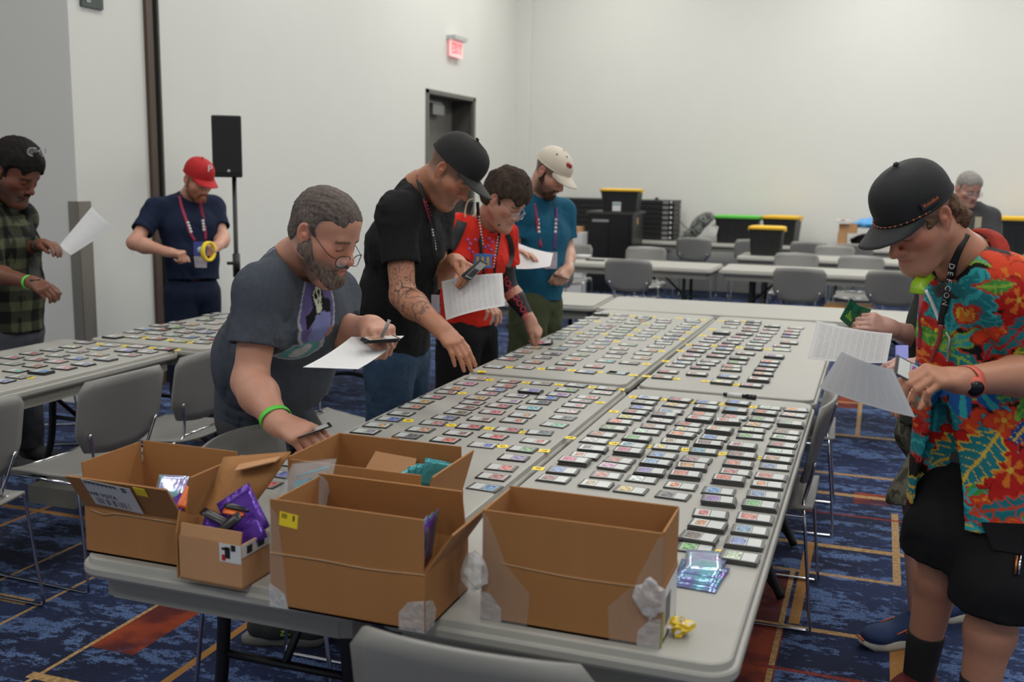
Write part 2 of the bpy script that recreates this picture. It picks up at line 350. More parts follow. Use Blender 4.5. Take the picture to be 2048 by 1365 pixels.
# ------------------------------------------------------------------ folding tables
TZ = 0.74
M_TAB = mat('table_plastic', (0.345, 0.341, 0.308), 0.5, noise=0.03, nscale=4, bump=0.05, bscale=500)
M_APR = mat('table_apron', (0.27, 0.266, 0.235), 0.55, noise=0.03)
M_BLK = mat('black_steel', (0.008, 0.008, 0.009), 0.4, 0.0, noise=0.1)
def slab(mb, L, Wd, r, prof, m, n=6):
    rings = []
    for ins, z in prof:
        rr = max(r-ins, .004)
        rings.append([(x, y, z) for x, y in rrect(-Wd/2+ins, -L/2+ins, Wd/2-ins, L/2-ins, rr, n)])
    mb.loft(rings, m, smooth=True, cap=True)
def table_meshes(L=2.44, Wd=0.758):
    out = {}
    b = MB(); slab(b, L, Wd, .065, [(.03, TZ-.046), (.005, TZ-.044), (0, TZ-.036), (.000, TZ-.022), (.003, TZ-.017), (.010, TZ-.0165), (.011, TZ-.010), (.013, TZ-.003), (.018, TZ)], M_TAB); out['tabletop'] = b
    b = MB(); z0, z1 = TZ-.105, TZ-.05; i = .045
    for (x0, y0, x1, y1) in ((-Wd/2+i, -L/2+.08, -Wd/2+i+.015, L/2-.08), (Wd/2-i-.015, -L/2+.08, Wd/2-i, L/2-.08), (-Wd/2+.08, -L/2+i, Wd/2-.08, -L/2+i+.015), (-Wd/2+.08, L/2-i-.015, Wd/2-.08, L/2-i)):
        b.box((x0, y0, z0), (x1, y1, z1), M_APR)
    for sx in (-1, 1):
        for sy in (-1, 1):
            pts = [(sx*(Wd/2-i-.006-.03*(1-math.cos(a))), sy*(L/2-.08+(.035-.006)*math.sin(a))) for a in np.linspace(0, math.pi/2, 5)]
            pts = [(sx*(Wd/2-i), sy*(L/2-.085)), (sx*(Wd/2-i-.008), sy*(L/2-i-.012)), (sx*(Wd/2-.085), sy*(L/2-i))]
            for p, q in zip(pts[:-1], pts[1:]): b.hexa([(*p, z0), (*q, z0), (q[0]-sx*.012, q[1]-sy*.012, z0), (p[0]-sx*.012, p[1]-sy*.012, z0), (*p, z1), (*q, z1), (q[0]-sx*.012, q[1]-sy*.012, z1), (p[0]-sx*.012, p[1]-sy*.012, z1)], M_APR)
    out['apron'] = b
    return out
TM = table_meshes()
TMESH = {k: v.mesh('table_'+k) for k, v in TM.items()}
for _me in TMESH.values():
    _bm = bmesh.new(); _bm.from_mesh(_me)
    for _e in _bm.edges: _e.smooth = not (len(_e.link_faces) != 2 or _e.calc_face_angle(9) > R_(28))
    _bm.to_mesh(_me); _bm.free()
def leg_mesh(s):
    b = MB(); b.tube(spline([(s*.17, 0, TZ-.06), (s*.18, 0, .45), (s*.20, .0, .28), (s*.26, 0, .12), (s*.31, 0, .014)], 5), .0175, M_BLK, 8); return b.mesh('table_leg')
def brace_mesh():
    b = MB(); b.tube(spline([(-.29, 0, .05), (-.2, 0, .15), (-.08, 0, .20), (.08, 0, .20), (.2, 0, .15), (.29, 0, .05)], 5), .015, M_BLK, 8); return b.mesh('table_brace')
def strut_mesh():
    b = MB(); b.tube([(0, 0, .40), (0, .30, TZ-.07)], .011, M_BLK, 8); b.tube([(-.19, 0, .40), (.19, 0, .40)], .011, M_BLK, 8); return b.mesh('table_strut')
LEGM = [leg_mesh(-1), leg_mesh(1)]; BRM = brace_mesh(); STM = strut_mesh()
def table(x, y, rz, label, group=None):
    t = thing('folding_table', label, 'table', (x, y, 0), rz, group)
    link('tabletop', TMESH['tabletop'], t); link('apron', TMESH['apron'], t)
    for s in (-1, 1):
        for k in (0, 1):
            o = link('leg', LEGM[k], t); o.location = (0, s*.92, 0)
        o = link('leg_brace', BRM, t); o.location = (0, s*.92, 0)
        o = link('folding_strut', STM, t); o.location = (0, s*.92, 0); o.rotation_euler = (0, 0, 0 if s < 0 else math.pi)
    return t
TABLES = {
 'near_left': table(-.386, 1.22, 0, 'near left folding table of the card block, carrying open cardboard boxes'),
 'near_right': table(.386, 1.22, 0, 'near right folding table with six columns of thick card stacks'),
 'far_left': table(-.392, 3.685, R_(-.6), 'far left folding table of the card block, covered in single cards'),
 'far_right': table(.386, 3.685, 0, 'far right folding table with four columns of card stacks'),
 'cross': table(.375, 5.335, R_(90+2.5), 'empty folding table set crosswise at the far end of the card tables'),
 'cross_left': table(-2.095, 5.34, R_(90+2.5), 'empty folding table beside the man in the teal polo shirt'),
 'side_near': table(-2.675, 1.215, 0, 'nearer folding table of cards along the left wall behind grey chairs'),
 'side_far': table(-2.545, 3.675, R_(-.5), 'farther folding table of cards in front of the man in a red cap'),
 'row1_l': table(-1.765, 8.66, R_(90-2), 'grey folding table with a white cup, first row behind the card tables'),
 'row1_r': table(.72, 8.68, R_(90+1), 'grey folding table in the first background row, right half'),
 'row2': table(.66, 10.43, R_(90), 'grey folding table carrying the smallest yellow-lidded bin'),
 'row3_l': table(-1.1, 12.47, R_(90+1), 'grey folding table against the back wall under the stacked black cases'),
 'row3_r': table(1.38, 12.55, R_(90+1), 'grey folding table against the back wall under cardboard boxes and bag'),
 'row3_rr': table(3.86, 12.6, R_(90), 'grey folding table against the back wall under the rightmost bin'),
}

# ------------------------------------------------------------------ stacking chairs
M_SHELL = mat('chair_plastic', (0.215, 0.212, 0.198), 0.42, noise=0.03, nscale=6, bump=0.04, bscale=400)
M_CHR = mat('chrome', (0.62, 0.63, 0.66), 0.16, 1.0, noise=0.02)
def chair_parts():
    P = {}
    b = MB(); G = []      # backrest, sitter faces +y
    for i, s in enumerate(np.linspace(0, 1, 9)):
        z = .520+.320*s; hw = .175+.055*min(1, s/.35)**.8; hw -= .03*max(0, (s-.86)/.14)**2
        row = []
        for u in np.linspace(-1, 1, 13):
            y = -.195-.075*s+.045*(u*u)*(.5+.5*s)-.0
            zz = z-.012*u*u*s+(.022*(u*u) if s < .15 else 0)
            row.append((hw*u, y, zz))
        G.append(row)
    b.grid(G, M_SHELL, .012); P['backrest'] = b
    b = MB(); G = []
    for s in np.linspace(-1, 1, 9):
        row = []
        for u in np.linspace(-1, 1, 13):
            y = .0+.225*s; hw = .225 if s > -.6 else .215
            z = .452-.018*(1-u*u)+.012*max(0, -s)**2-.02*max(0, s-.7)/.3
            if abs(u) > .9 and s > .9: y -= .02
            row.append((hw*u, y, z))
        G.append(row)
    b.grid(G, M_SHELL, -.011); P['seat'] = b
    r = .0065
    for nm, sx in (('side_frame', -1), ('side_frame', 1)):
        b = MB()
        b.tube(spline([(sx*.185, -.222, .62), (sx*.16, -.208, .54), (sx*.145, -.19, .462), (sx*.20, -.195, .445), (sx*.235, -.20, .43), (sx*.245, -.225, .2), (sx*.255, -.245, .012)], 4)
               + [(sx*.255, -.23, .008), (sx*.255, .22, .008)] + spline([(sx*.255, .235, .015), (sx*.245, .215, .25), (sx*.235, .19, .425), (sx*.2, .18, .436)], 4), r, M_CHR, 8)
        b.tube([(sx*.235, -.2, .43), (sx*.23, .19, .43)], r*.9, M_CHR, 8)
        P[nm+('' if sx < 0 else '2')] = b
    b = MB(); b.tube([(-.145, -.19, .462), (.145, -.19, .462)], r*.9, M_CHR); P['crossbar'] = b; b = MB(); b.tube([(-.235, .18, .43), (.235, .18, .43)], r*.9, M_CHR); P['crossbar2'] = b
    return {k: v.mesh('chair_'+k) for k, v in P.items()}
CHM = chair_parts()
def chair(x, y, rz, label, group=None):
    t = thing('stacking_chair', label, 'chair', (x, y, 0), R_(rz), group)
    for k, me in CHM.items(): link(k.rstrip('2'), me, t)
    return t
CHG = 'grey stacking chairs with chrome wire legs'
chair(-2.14, .79, 90, 'grey plastic chair cut off by the left picture edge', CHG)
chair(-2.06, 1.46, 88, 'grey plastic chair at the left table, the whole seat and back in view', CHG)
chair(-2.08, 2.02, 92, 'grey plastic chair at the left table right beside the man in grey', CHG)
chair(-.61, .79, 270, 'grey chair between the cardboard boxes and the man in the grey shirt', CHG)
chair(.335, -.02, 0, 'grey chair cut off by the bottom picture edge, in front of the boxes', CHG)
chair(.575, 2.14, 90, 'grey chair tucked under the near right card table beside thick stacks', CHG)
chair(.60, 3.22, 92, 'grey chair farther along the right side, mostly hidden by held papers', CHG)
chair(-1.45, 2.35, 250, 'grey chair seen between the man in grey and the man in black', CHG)
chair(-3.74, 3.02, 300, 'grey chair behind the left table next to the man in the plaid shirt', CHG)
chair(-4.15+.45, 5.62, 0, 'grey chair standing by the loudspeaker stand', CHG)
chair(-1.29, 8.10, 0, 'grey chair with its back turned, left of the bare carpet patch', CHG)
chair(-2.02, 8.02, -6, 'grey chair just right of the man in the teal polo', CHG)
chair(.31, 7.98, 0, 'grey chair with its back turned, first row, left of orange lids', CHG)
chair(1.12, 8.10, -4, 'grey chair with its back turned, behind the bill of the black cap', CHG)
chair(-1.50, 9.40, 180, 'pale chair facing the camera behind the first row table, left', CHG)
chair(-2.36, 9.42, 180, 'pale chair facing the camera, right behind the teal polo sleeve', CHG)
chair(.14, 9.40, 180, 'pale chair facing the camera behind the first row table, middle', CHG)
chair(.80, 9.36, 180, 'pale chair facing the camera behind the first row table, right', CHG)
chair(-1.33, 12.0, 0, 'grey chair at the back wall table below the camouflage bag', CHG)
chair(-.62, 12.05, 12, 'grey chair half hidden by the smallest yellow-lidded bin', CHG)
chair(.13, 12.02, 0, 'grey chair at the back wall table, left of the cardboard boxes', CHG)
chair(.67, 11.9, 0, 'grey chair at the back wall table below the blue plastic bag', CHG)
chair(.45, 10.95, 175, 'pale chair facing the camera behind the second row table', CHG)

CARD_DATA = {
 'near_right': '0.122,2.241,b,6 0.125,2.137,g,9 0.135,2.046,b,7 0.131,1.955,r,10 0.13,1.872,y,7 0.111,1.789,o,7 0.114,1.681,e,9 0.097,1.583,r,6 0.097,1.492,w,6 0.119,1.375,k,12 0.117,1.29,r,9 0.105,1.206,r,15 0.1,1.102,b,8 0.099,1.015,d,6 0.249,2.244,r,9 0.249,2.149,y,6 0.252,2.025,b,8 0.244,1.951,d,12 0.248,1.866,w,7 0.241,1.766,n,7 0.234,1.683,w,7 0.226,1.561,e,13 0.228,1.486,b,6 0.237,1.384,r,15 0.233,1.278,r,8 0.232,1.206,m,8 0.234,1.111,r,5 0.231,1.008,n,8 0.357,2.248,b,6 0.372,2.136,r,13 0.375,2.031,o,7 0.377,1.936,r,14 0.354,1.85,r,6 0.362,1.772,y,6 0.358,1.681,o,11 0.352,1.587,n,7 0.34,1.499,y,7 0.349,1.388,b,9 0.349,1.286,c,14 0.352,1.186,p,13 0.343,1.113,w,5 0.336,0.998,y,5 0.475,2.276,b,11 0.485,2.131,c,13 0.496,2.032,r,7 0.481,1.939,r,15 0.471,1.787,o,16 0.471,1.691,b,7 0.466,1.587,d,14 0.464,1.495,b,9 0.459,1.383,n,8 0.46,1.293,o,13 0.458,1.194,r,14 0.463,1.092,o,5 0.459,0.993,k,5 0.6,2.255,w,5 0.594,2.148,r,11 0.597,2.043,e,6 0.592,1.942,o,6 0.579,1.852,w,8 0.584,1.762,e,7 0.576,1.603,r,14 0.588,1.495,n,10 0.59,1.389,o,9 0.594,1.29,n,8 0.587,1.192,r,16 0.575,1.082,b,6 0.588,0.981,p,14 0.584,0.867,r,7 0.594,0.761,o,14 0.588,0.662,k,13 0.7,2.261,o,6 0.7,2.162,w,6 0.7,1.992,g,14 0.699,1.876,n,6 0.7,1.787,e,8 0.7,1.682,r,8 0.7,1.59,w,8 0.7,1.492,n,9 0.7,1.405,b,6 0.7,1.286,r,8 0.7,1.195,o,9 0.7,1.089,b,9 0.7,0.982,e,14 0.7,0.873,r,10 0.7,0.772,b,9 0.7,0.669,b,12 0.7,0.565,w,12 0.589,0.601,e,4',
 'near_left': '-0.669,2.328,o,3 -0.668,2.204,m,3 -0.683,2.093,o,3 -0.677,2.015,r,3 -0.691,1.907,r,3 -0.699,1.811,o,3 -0.693,1.713,o,3 -0.681,1.594,d,4 -0.683,1.502,b,3 -0.681,1.399,y,4 -0.678,1.303,g,4 -0.669,1.199,m,2 -0.71,0.86,r,3 -0.675,0.75,b,3 -0.661,0.649,r,3 -0.514,2.326,r,3 -0.5,2.228,r,3 -0.509,2.141,b,3 -0.513,2.06,m,3 -0.522,1.963,y,3 -0.507,1.876,d,3 -0.499,1.786,d,3 -0.493,1.693,k,4 -0.505,1.602,b,3 -0.512,1.509,m,3 -0.514,1.401,o,4 -0.52,1.31,k,3 -0.526,1.2,k,3 -0.508,1.105,r,3 -0.541,1.014,g,2 -0.372,2.343,g,3 -0.359,2.153,b,11 -0.39,2.068,p,3 -0.382,1.959,p,3 -0.391,1.861,r,4 -0.378,1.755,r,3 -0.375,1.63,d,4 -0.37,1.508,r,4 -0.373,1.405,d,4 -0.378,1.306,r,4 -0.23,1.521,r,4 -0.243,1.412,r,4 -0.237,1.296,b,3 -0.114,1.527,k,4 -0.092,1.41,r,4 -0.097,1.294,e,5 -0.089,1.186,p,5 -0.088,1.069,o,4 -0.079,0.97,r,4 -0.064,0.864,b,3 -0.221,2.362,g,5 -0.083,2.353,g,5 -0.232,2.254,e,4 -0.083,2.266,w,4 -0.237,2.152,p,4 -0.112,2.15,r,4 -0.261,2.074,b,4 -0.119,2.08,g,4 -0.121,1.988,r,4 -0.267,1.984,k,4 -0.27,1.872,c,4 -0.118,1.884,w,3 -0.255,1.747,o,4 -0.103,1.775,k,3 -0.255,1.654,r,5 -0.1,1.656,c,4',
 'far_left': '-0.695,2.618,w,4 -0.559,2.657,m,4 -0.416,2.696,r,4 -0.264,2.673,b,5 -0.125,2.723,w,3 -0.705,2.832,r,4 -0.708,2.934,k,3 -0.705,3.06,o,3 -0.7,3.208,o,3 -0.685,3.352,d,3 -0.565,2.805,o,4 -0.565,2.947,g,3 -0.554,3.067,d,4 -0.566,3.222,c,4 -0.544,3.345,w,2 -0.408,2.827,r,5 -0.416,2.972,o,3 -0.417,3.097,e,3 -0.416,3.24,g,3 -0.401,3.356,o,3 -0.406,3.487,g,2 -0.266,2.818,r,5 -0.114,3.517,g,3 -0.121,3.38,o,3 -0.129,3.266,w,3 -0.11,3.141,o,2 -0.132,2.979,d,5 -0.125,2.716,b,3 -0.264,3.506,g,3 -0.278,3.363,r,3 -0.259,3.235,k,4 -0.253,3.119,w,2 -0.253,2.984,c,3 -0.69,4.559,k,16 -0.713,4.418,w,4 -0.723,4.299,g,2 -0.71,4.152,w,3 -0.706,4.015,b,3 -0.709,3.898,w,3 -0.708,3.777,w,2 -0.693,3.678,g,2 -0.679,3.557,c,3 -0.574,4.63,g,3 -0.548,4.451,w,3 -0.542,4.325,g,2 -0.54,4.155,r,2 -0.539,4.046,w,3 -0.542,3.935,w,3 -0.55,3.8,w,2 -0.55,3.698,o,3 -0.554,3.56,r,3 -0.544,3.458,r,3 -0.419,4.592,k,6 -0.407,4.526,w,4 -0.417,4.442,o,3 -0.424,4.306,w,4 -0.415,4.15,w,4 -0.411,4.043,w,3 -0.41,3.951,w,3 -0.403,3.828,w,3 -0.392,3.722,k,4 -0.42,3.598,b,3 -0.278,4.554,w,3 -0.261,4.44,w,4 -0.258,4.293,w,3 -0.246,4.193,w,4 -0.259,4.079,w,2 -0.255,3.952,g,2 -0.258,3.852,w,3 -0.261,3.72,g,2 -0.118,4.633,w,3 -0.098,4.549,w,4 -0.102,4.417,g,2 -0.107,4.327,w,3 -0.102,4.212,b,3 -0.106,4.09,w,3 -0.106,3.946,k,4 -0.098,3.822,b,4 -0.109,3.707,k,4 -0.1,3.637,w,3',
 'far_right': '0.136,4.655,k,6 0.145,4.561,w,5 0.149,4.407,g,3 0.145,4.108,g,16 0.132,4.004,m,4 0.125,3.906,w,5 0.116,3.804,w,5 0.102,3.666,m,5 0.117,3.573,w,4 0.111,3.451,r,9 0.11,3.322,m,5 0.105,3.205,r,5 0.102,3.097,b,5 0.09,3.001,r,5 0.086,2.828,r,7 0.088,2.69,r,7 0.26,4.685,k,8 0.268,4.58,k,7 0.271,4.442,m,5 0.283,4.31,r,7 0.27,4.149,k,9 0.259,4.042,m,4 0.245,3.933,w,5 0.243,3.787,k,9 0.23,3.706,r,5 0.239,3.58,b,7 0.238,3.467,w,7 0.231,3.337,r,9 0.224,3.187,g,6 0.216,3.102,g,7 0.206,2.996,r,7 0.22,2.819,r,10 0.387,4.538,k,10 0.392,4.417,r,5 0.391,4.268,m,5 0.382,4.139,w,5 0.383,4.014,m,4 0.375,3.918,g,5 0.367,3.803,w,5 0.378,3.652,k,9 0.358,3.481,r,8 0.345,3.32,k,10 0.351,3.209,e,5 0.34,3.094,r,6 0.35,2.998,n,9 0.362,2.818,b,9 0.355,2.674,w,11 0.525,4.548,w,4 0.515,4.42,r,4 0.52,4.283,m,7 0.519,4.176,b,6 0.536,3.935,r,9 0.507,3.818,m,5 0.519,3.692,w,3 0.505,3.434,p,14 0.498,3.292,o,8 0.5,3.188,b,8 0.497,3.071,r,8 0.5,2.947,o,10 0.499,2.791,r,15 0.482,2.663,m,9',
 'side_near': '-2.84,2.361,g,4 -2.811,2.228,w,5 -2.825,2.119,g,5 -2.837,2.002,r,5 -2.839,1.885,r,5 -2.658,2.247,b,3 -2.685,2.139,n,4 -2.691,2.016,g,4 -2.705,1.895,r,4 -2.72,1.769,g,4 -2.663,2.349,n,4 -2.518,2.373,w,5 -2.35,2.372,r,6 -2.486,2.248,b,7 -2.379,2.269,g,5 -2.399,2.169,r,4 -2.543,2.115,o,3 -2.561,1.994,b,4 -2.581,1.889,m,4 -2.588,1.767,r,5 -2.577,1.646,c,5 -2.413,2.022,g,8 -2.421,1.883,b,7 -2.433,1.778,m,6 -2.443,1.654,b,12 -2.464,1.551,g,4 -2.455,1.453,b,6',
 'side_far': '-2.824,2.549,g,10 -2.847,2.739,g,4 -2.865,2.849,b,5 -2.88,2.991,r,5 -2.776,2.875,r,6 -2.737,2.611,w,4 -2.717,2.757,w,4 -2.754,2.973,e,5 -2.593,2.611,r,5 -2.595,2.742,g,4 -2.608,2.86,r,5 -2.63,2.994,g,4 -2.435,2.599,y,3 -2.478,2.735,b,4 -2.493,2.894,b,5 -2.302,2.616,g,4 -2.34,2.726,r,4 -2.369,2.821,g,4 -2.869,3.134,r,4 -2.752,3.102,y,4 -2.782,3.292,e,5 -2.659,3.197,w,4 -2.88,3.472,g,4 -2.88,3.567,g,3 -2.504,3.022,r,4 -2.772,3.411,c,4',
}
TAB_DATA = {
 'near_right': '0.057,2.243 0.046,1.954 0.005,1.505 0.019,1.107 0.175,2.242 0.3,2.238 0.164,1.489 0.281,1.498 0.415,2.254 0.402,1.506 0.541,2.253 0.525,1.504 0.646,1.502 0.645,0.598',
 'near_left': '-0.606,2.326 -0.439,2.333 -0.611,2.021 -0.611,1.507 -0.441,1.506 -0.3,1.516 -0.169,1.516 -0.172,1.308 -0.027,1.31 -0.296,2.351 -0.148,2.356 -0.028,2.365 -0.042,2.084',
 'far_left': '-0.624,2.641 -0.706,2.487 -0.475,2.664 -0.336,2.689 -0.211,2.7 -0.047,2.694 -0.052,2.991 -0.06,3.384 -0.645,4.62 -0.494,4.631 -0.367,4.644 -0.204,4.663 -0.046,4.65 -0.64,4.284 -0.342,4.319 -0.336,4.049 -0.617,3.799 -0.468,3.811 -0.33,3.842 -0.174,3.82 -0.042,4.315 -0.04,4.081 -0.039,3.826 -0.346,3.588',
 'far_right': '0.06,4.673 0.066,4.272 0.052,4.009 0.036,3.661 0.028,3.444 0.017,3.111 0.012,2.697 0.147,2.688 0.192,4.705 0.169,3.676 0.279,2.693 0.299,3.678 0.444,3.688 0.416,2.675',
 'side_near': '-2.742,2.358 -2.6,2.372 -2.432,2.377 -2.295,2.387 -2.413,1.559',
 'side_far': '-2.799,2.602 -2.668,2.615 -2.512,2.616 -2.375,2.602 -2.246,2.624',
}
# ------------------------------------------------------------------ trading cards and card stacks laid out in columns
M_ART = mat('card_picture', (1, 1, 1), 0.25, noise=0.85, nscale=120, objcol=True)
_nt = M_ART.node_tree; _mr = [n for n in _nt.nodes if n.type == 'MAP_RANGE'][0]; _mr.inputs['From Min'].default_value = .3; _mr.inputs['From Max'].default_value = .7; _mr.inputs['To Min'].default_value = .25; _mr.inputs['To Max'].default_value = 2.2
M_TXT = mat('card_text_box', (0.56, 0.59, 0.57), 0.28, noise=0.10, nscale=220)
M_BORD = mat('card_border', (0.020, 0.020, 0.021), 0.3, noise=0.2)
M_BORD2 = mat('card_border_grey', (0.062, 0.064, 0.064), 0.35, noise=0.2)
M_BAR = mat('card_title_bar', (0.20, 0.20, 0.19), 0.3, noise=0.4, nscale=300)
ARTC = dict(g=(.22, .24, .24), w=(.55, .55, .52), r=(.42, .05, .04), o=(.55, .17, .04), y=(.60, .42, .06), b=(.06, .16, .48), c=(.10, .38, .42), p=(.22, .10, .38), k=(.03, .03, .035), n=(.26, .13, .07), e=(.12, .30, .08), m=(.52, .18, .26), d=(.12, .02, .025))
ARTN = dict(g='grey', w='white', r='red', o='orange', y='yellow', b='blue', c='teal', p='purple', k='black', n='brown', e='green', m='pink', d='maroon')
_cm = {}
def card_mesh(th, var, bord):
    k = (th, var, bord)
    if k in _cm: return _cm[k]
    rg = random.Random(th*31+var*7+bord)
    b = MB(); mB = M_BORD2 if bord else M_BORD
    hx, hy = .0465, .0315; n = max(1, min(5, round(th/3))); h = th/1000/n; z = 0
    for i in range(n):
        last = i == n-1
        ox, oy, a = (0, 0, 0) if last else (rg.uniform(-.004, .004), rg.uniform(-.0025, .0025), rg.uniform(-.03, .03))
        ca, sa = math.cos(a), math.sin(a)
        c = [(-hx, -hy), (hx, -hy), (hx, hy), (-hx, hy)]
        c = [(x*ca-y*sa+ox, x*sa+y*ca+oy) for x, y in c]
        b.hexa([(*p, z) for p in c]+[(*p, z+h-.0002) for p in c], mB); z += h
    zt = th/1000+.0002
    def rect(x0, x1, y0, y1, m): b.quad([(x0, y0, zt), (x1, y0, zt), (x1, y1, zt), (x0, y1, zt)], m)
    if var == 0:
        rect(-.041, -.037, -.027, .027, M_BAR); rect(-.0355, .004, -.027, .027, M_TXT); b.quad([(-.034, -.0235, zt+.0002), (.002, -.0235, zt+.0002), (.002, .0235, zt+.0002), (-.034, .0235, zt+.0002)], M_ART); rect(.006, .0385, -.027, .027, M_TXT)
    elif var == 1:
        rect(-.041, -.001, -.0275, .0275, M_TXT); b.quad([(-.031, -.019, zt+.0002), (-.006, -.019, zt+.0002), (-.006, .019, zt+.0002), (-.031, .019, zt+.0002)], M_ART); rect(.001, .039, -.0275, .0275, M_TXT)
    else:
        rect(-.041, .039, -.027, .027, M_TXT); b.quad([(-.036, -.022, zt+.0002), (.004, -.022, zt+.0002), (.004, .022, zt+.0002), (-.036, .022, zt+.0002)], M_ART); b.quad([(.005, -.026, zt+.0002), (.007, -.026, zt+.0002), (.007, .026, zt+.0002), (.005, .026, zt+.0002)], mB)
    _cm[k] = b.mesh('card'); return _cm[k]
NCOL = dict(near_right=6, near_left=5, far_left=5, far_right=4, side_near=4, side_far=4)
TNAME = dict(near_right='near right table', near_left='near left table', far_left='far left table', far_right='far right table', side_near='near side table', side_far='far side table')
rc = random.Random(5)
for tk, txt in CARD_DATA.items():
    L = [q.split(',') for q in txt.split()]; L = [(float(a), float(b_), c, int(d)) for a, b_, c, d in L]
    xs = sorted(q[0] for q in L); n = NCOL[tk]; x0, x1 = xs[0], xs[-1]
    cols = {}
    for q in L: cols.setdefault(min(n-1, max(0, int((q[0]-x0)/(x1-x0+1e-6)*n))), []).append(q)
    right = tk in ('near_right', 'far_right')
    for ci, lst in cols.items():
        lst.sort(key=lambda q: -q[1])
        for ri, (x, y, c, th) in enumerate(lst):
            me = card_mesh(th, rc.choice((0, 0, 1, 2)), 1 if right else (1 if rc.random() < .25 else 0))
            nm, cat = ('card_stack', 'card stack') if right else ('trading_card', 'card')
            o = link(nm, me); o.location = (x, y, TZ+.0004)
            o.rotation_euler = (0, 0, R_(rc.gauss(0, 3.0)+(0 if right else 180)))
            v = [a_*.62+.38*.33 for a_ in ARTC[c]]; o.color = (v[0]*rc.uniform(.8, 1.2), v[1]*rc.uniform(.8, 1.2), v[2]*rc.uniform(.8, 1.2), 1)  # even grey wash in the picture colours stands in for sleeve reflections
            tag(o, f'{ARTN[c]}-pictured {cat}, {ORD[ri+1]} from far edge, {ORD[ci+1]} column from left, {TNAME[tk]}', cat, ('card stacks on the ' if right else 'cards on the ')+TNAME[tk])
M_YEL = mat('yellow_tape', (0.86, 0.64, 0.02), 0.5, noise=0.06)
M_INK = mat('black_ink', (0.01, 0.01, 0.012), 0.5)
def tab_mesh(v):
    rg = random.Random(v); b = MB(); hx, hy = .0185, .0140
    b.box((-hx, -hy, 0), (hx, hy, .0006), M_YEL)
    z = .0009
    for k in range(3):
        x = -.007+k*.006; b.quad([(x, -.006, z), (x+.0016, -.006, z), (x+.0016+rg.uniform(-.003, .003), .006, z), (x+rg.uniform(-.003, .003), .006, z)], M_INK)
    b.quad([(-.008, -.001, z), (.009, -.001, z), (.009, .0006, z), (-.008, .0006, z)], M_INK)
    return b.mesh('tape_label')
TBM = [tab_mesh(i) for i in range(4)]
for tk, txt in TAB_DATA.items():
    L = sorted([tuple(map(float, q.split(','))) for q in txt.split()], key=lambda q: -q[1])
    for i, (x, y) in enumerate(L):
        o = link('tape_label', TBM[i % 4]); o.location = (x, y, TZ+.0004); o.rotation_euler = (R_(rc.uniform(2, 6)), 0, R_(rc.gauss(8, 14))); o.location.z += .0014
        if i < 20: tag(o, f'small yellow tape label with handwriting, {ORD[i+1]} from the far end, {TNAME[tk]}', 'label', 'yellow tape labels between the cards')
        else: tag(o, f'small yellow tape label with handwriting, {ORD[len(L)-i]} from the near end, {TNAME[tk]}', 'label', 'yellow tape labels between the cards')

# ------------------------------------------------------------------ open cardboard boxes on the near tables
def cardboard(name, c, c2):
    m = mat(name, c, 0.8, noise=0.10, nscale=9, bump=0.12, bscale=240, stretch=(1, 1, .12)); return m
M_CB = cardboard('cardboard_brown', (.335, .152, .047), 0); M_CBT = cardboard('cardboard_tan', (.46, .245, .115), 0); M_CBI = cardboard('cardboard_inside', (.33, .185, .088), 0)
M_CBE = mat('cardboard_edge', (.42, .27, .15), .85, noise=.3, nscale=150)
M_TAPE = mat('clear_packing_tape', (.75, .75, .74), .12, noise=.05, alpha=.13, bump=.25, bscale=40)
M_WHITE = mat('sticker_white', (.62, .62, .61), .4, noise=.03)
M_FOIL = mat('crumpled_clear_tape', (.70, .70, .70), .18, noise=.1, alpha=.5, bump=.8, bscale=60)
TH = .005
def open_box(name, label, x0, x1, y0, y1, zf, flaps, m=M_CB, rz=0.0, split=True):
    """flaps: dict side -> (length, outward tilt in degrees)"""
    cx, cy = (x0+x1)/2, (y0+y1)/2; hx, hy = (x1-x0)/2, (y1-y0)/2
    t = thing(name, label, 'box', (cx, cy, TZ+.0005), rz); h = zf-TZ
    b = MB(); b.box((-hx, -hy, 0), (hx, hy, TH), m); b.build('bottom', t)
    parts = {}
    for side, lo, hi in (('front', (-hx, -hy, 0), (hx, -hy+TH, h)), ('back', (-hx, hy-TH, 0), (hx, hy, h)), ('left', (-hx, -hy+TH, 0), (-hx+TH, hy-TH, h)), ('right', (hx-TH, -hy+TH, 0), (hx, hy-TH, h))):
        b = MB(); b.box(lo, hi, m); parts[side] = b.build('wall', t)
    for side, (ln, a) in flaps.items():
        a = R_(a); s, c = math.sin(a)*ln, math.cos(a)*ln; g = .003
        if side == 'front': q = [(-hx+g, -hy+TH, h), (hx-g, -hy+TH, h), (hx-g, -hy+TH-s, h+c), (-hx+g, -hy+TH-s, h+c)]
        if side == 'back': q = [(hx-g, hy-TH, h), (-hx+g, hy-TH, h), (-hx+g, hy-TH+s, h+c), (hx-g, hy-TH+s, h+c)]
        if side == 'left': q = [(-hx+TH, hy-g, h), (-hx+TH, -hy+g, h), (-hx+TH-s, -hy+g, h+c), (-hx+TH-s, hy-g, h+c)]
        if side == 'right': q = [(hx-TH, -hy+g, h), (hx-TH, hy-g, h), (hx-TH+s, hy-g, h+c), (hx-TH+s, -hy+g, h+c)]
        b = MB(); b.panel(q, TH-.001, M_CBI if False else m); parts['flap_'+side] = b.build('flap', t)
    t['_p'] = 0; del t['_p']
    return t, parts, (hx, hy, h)
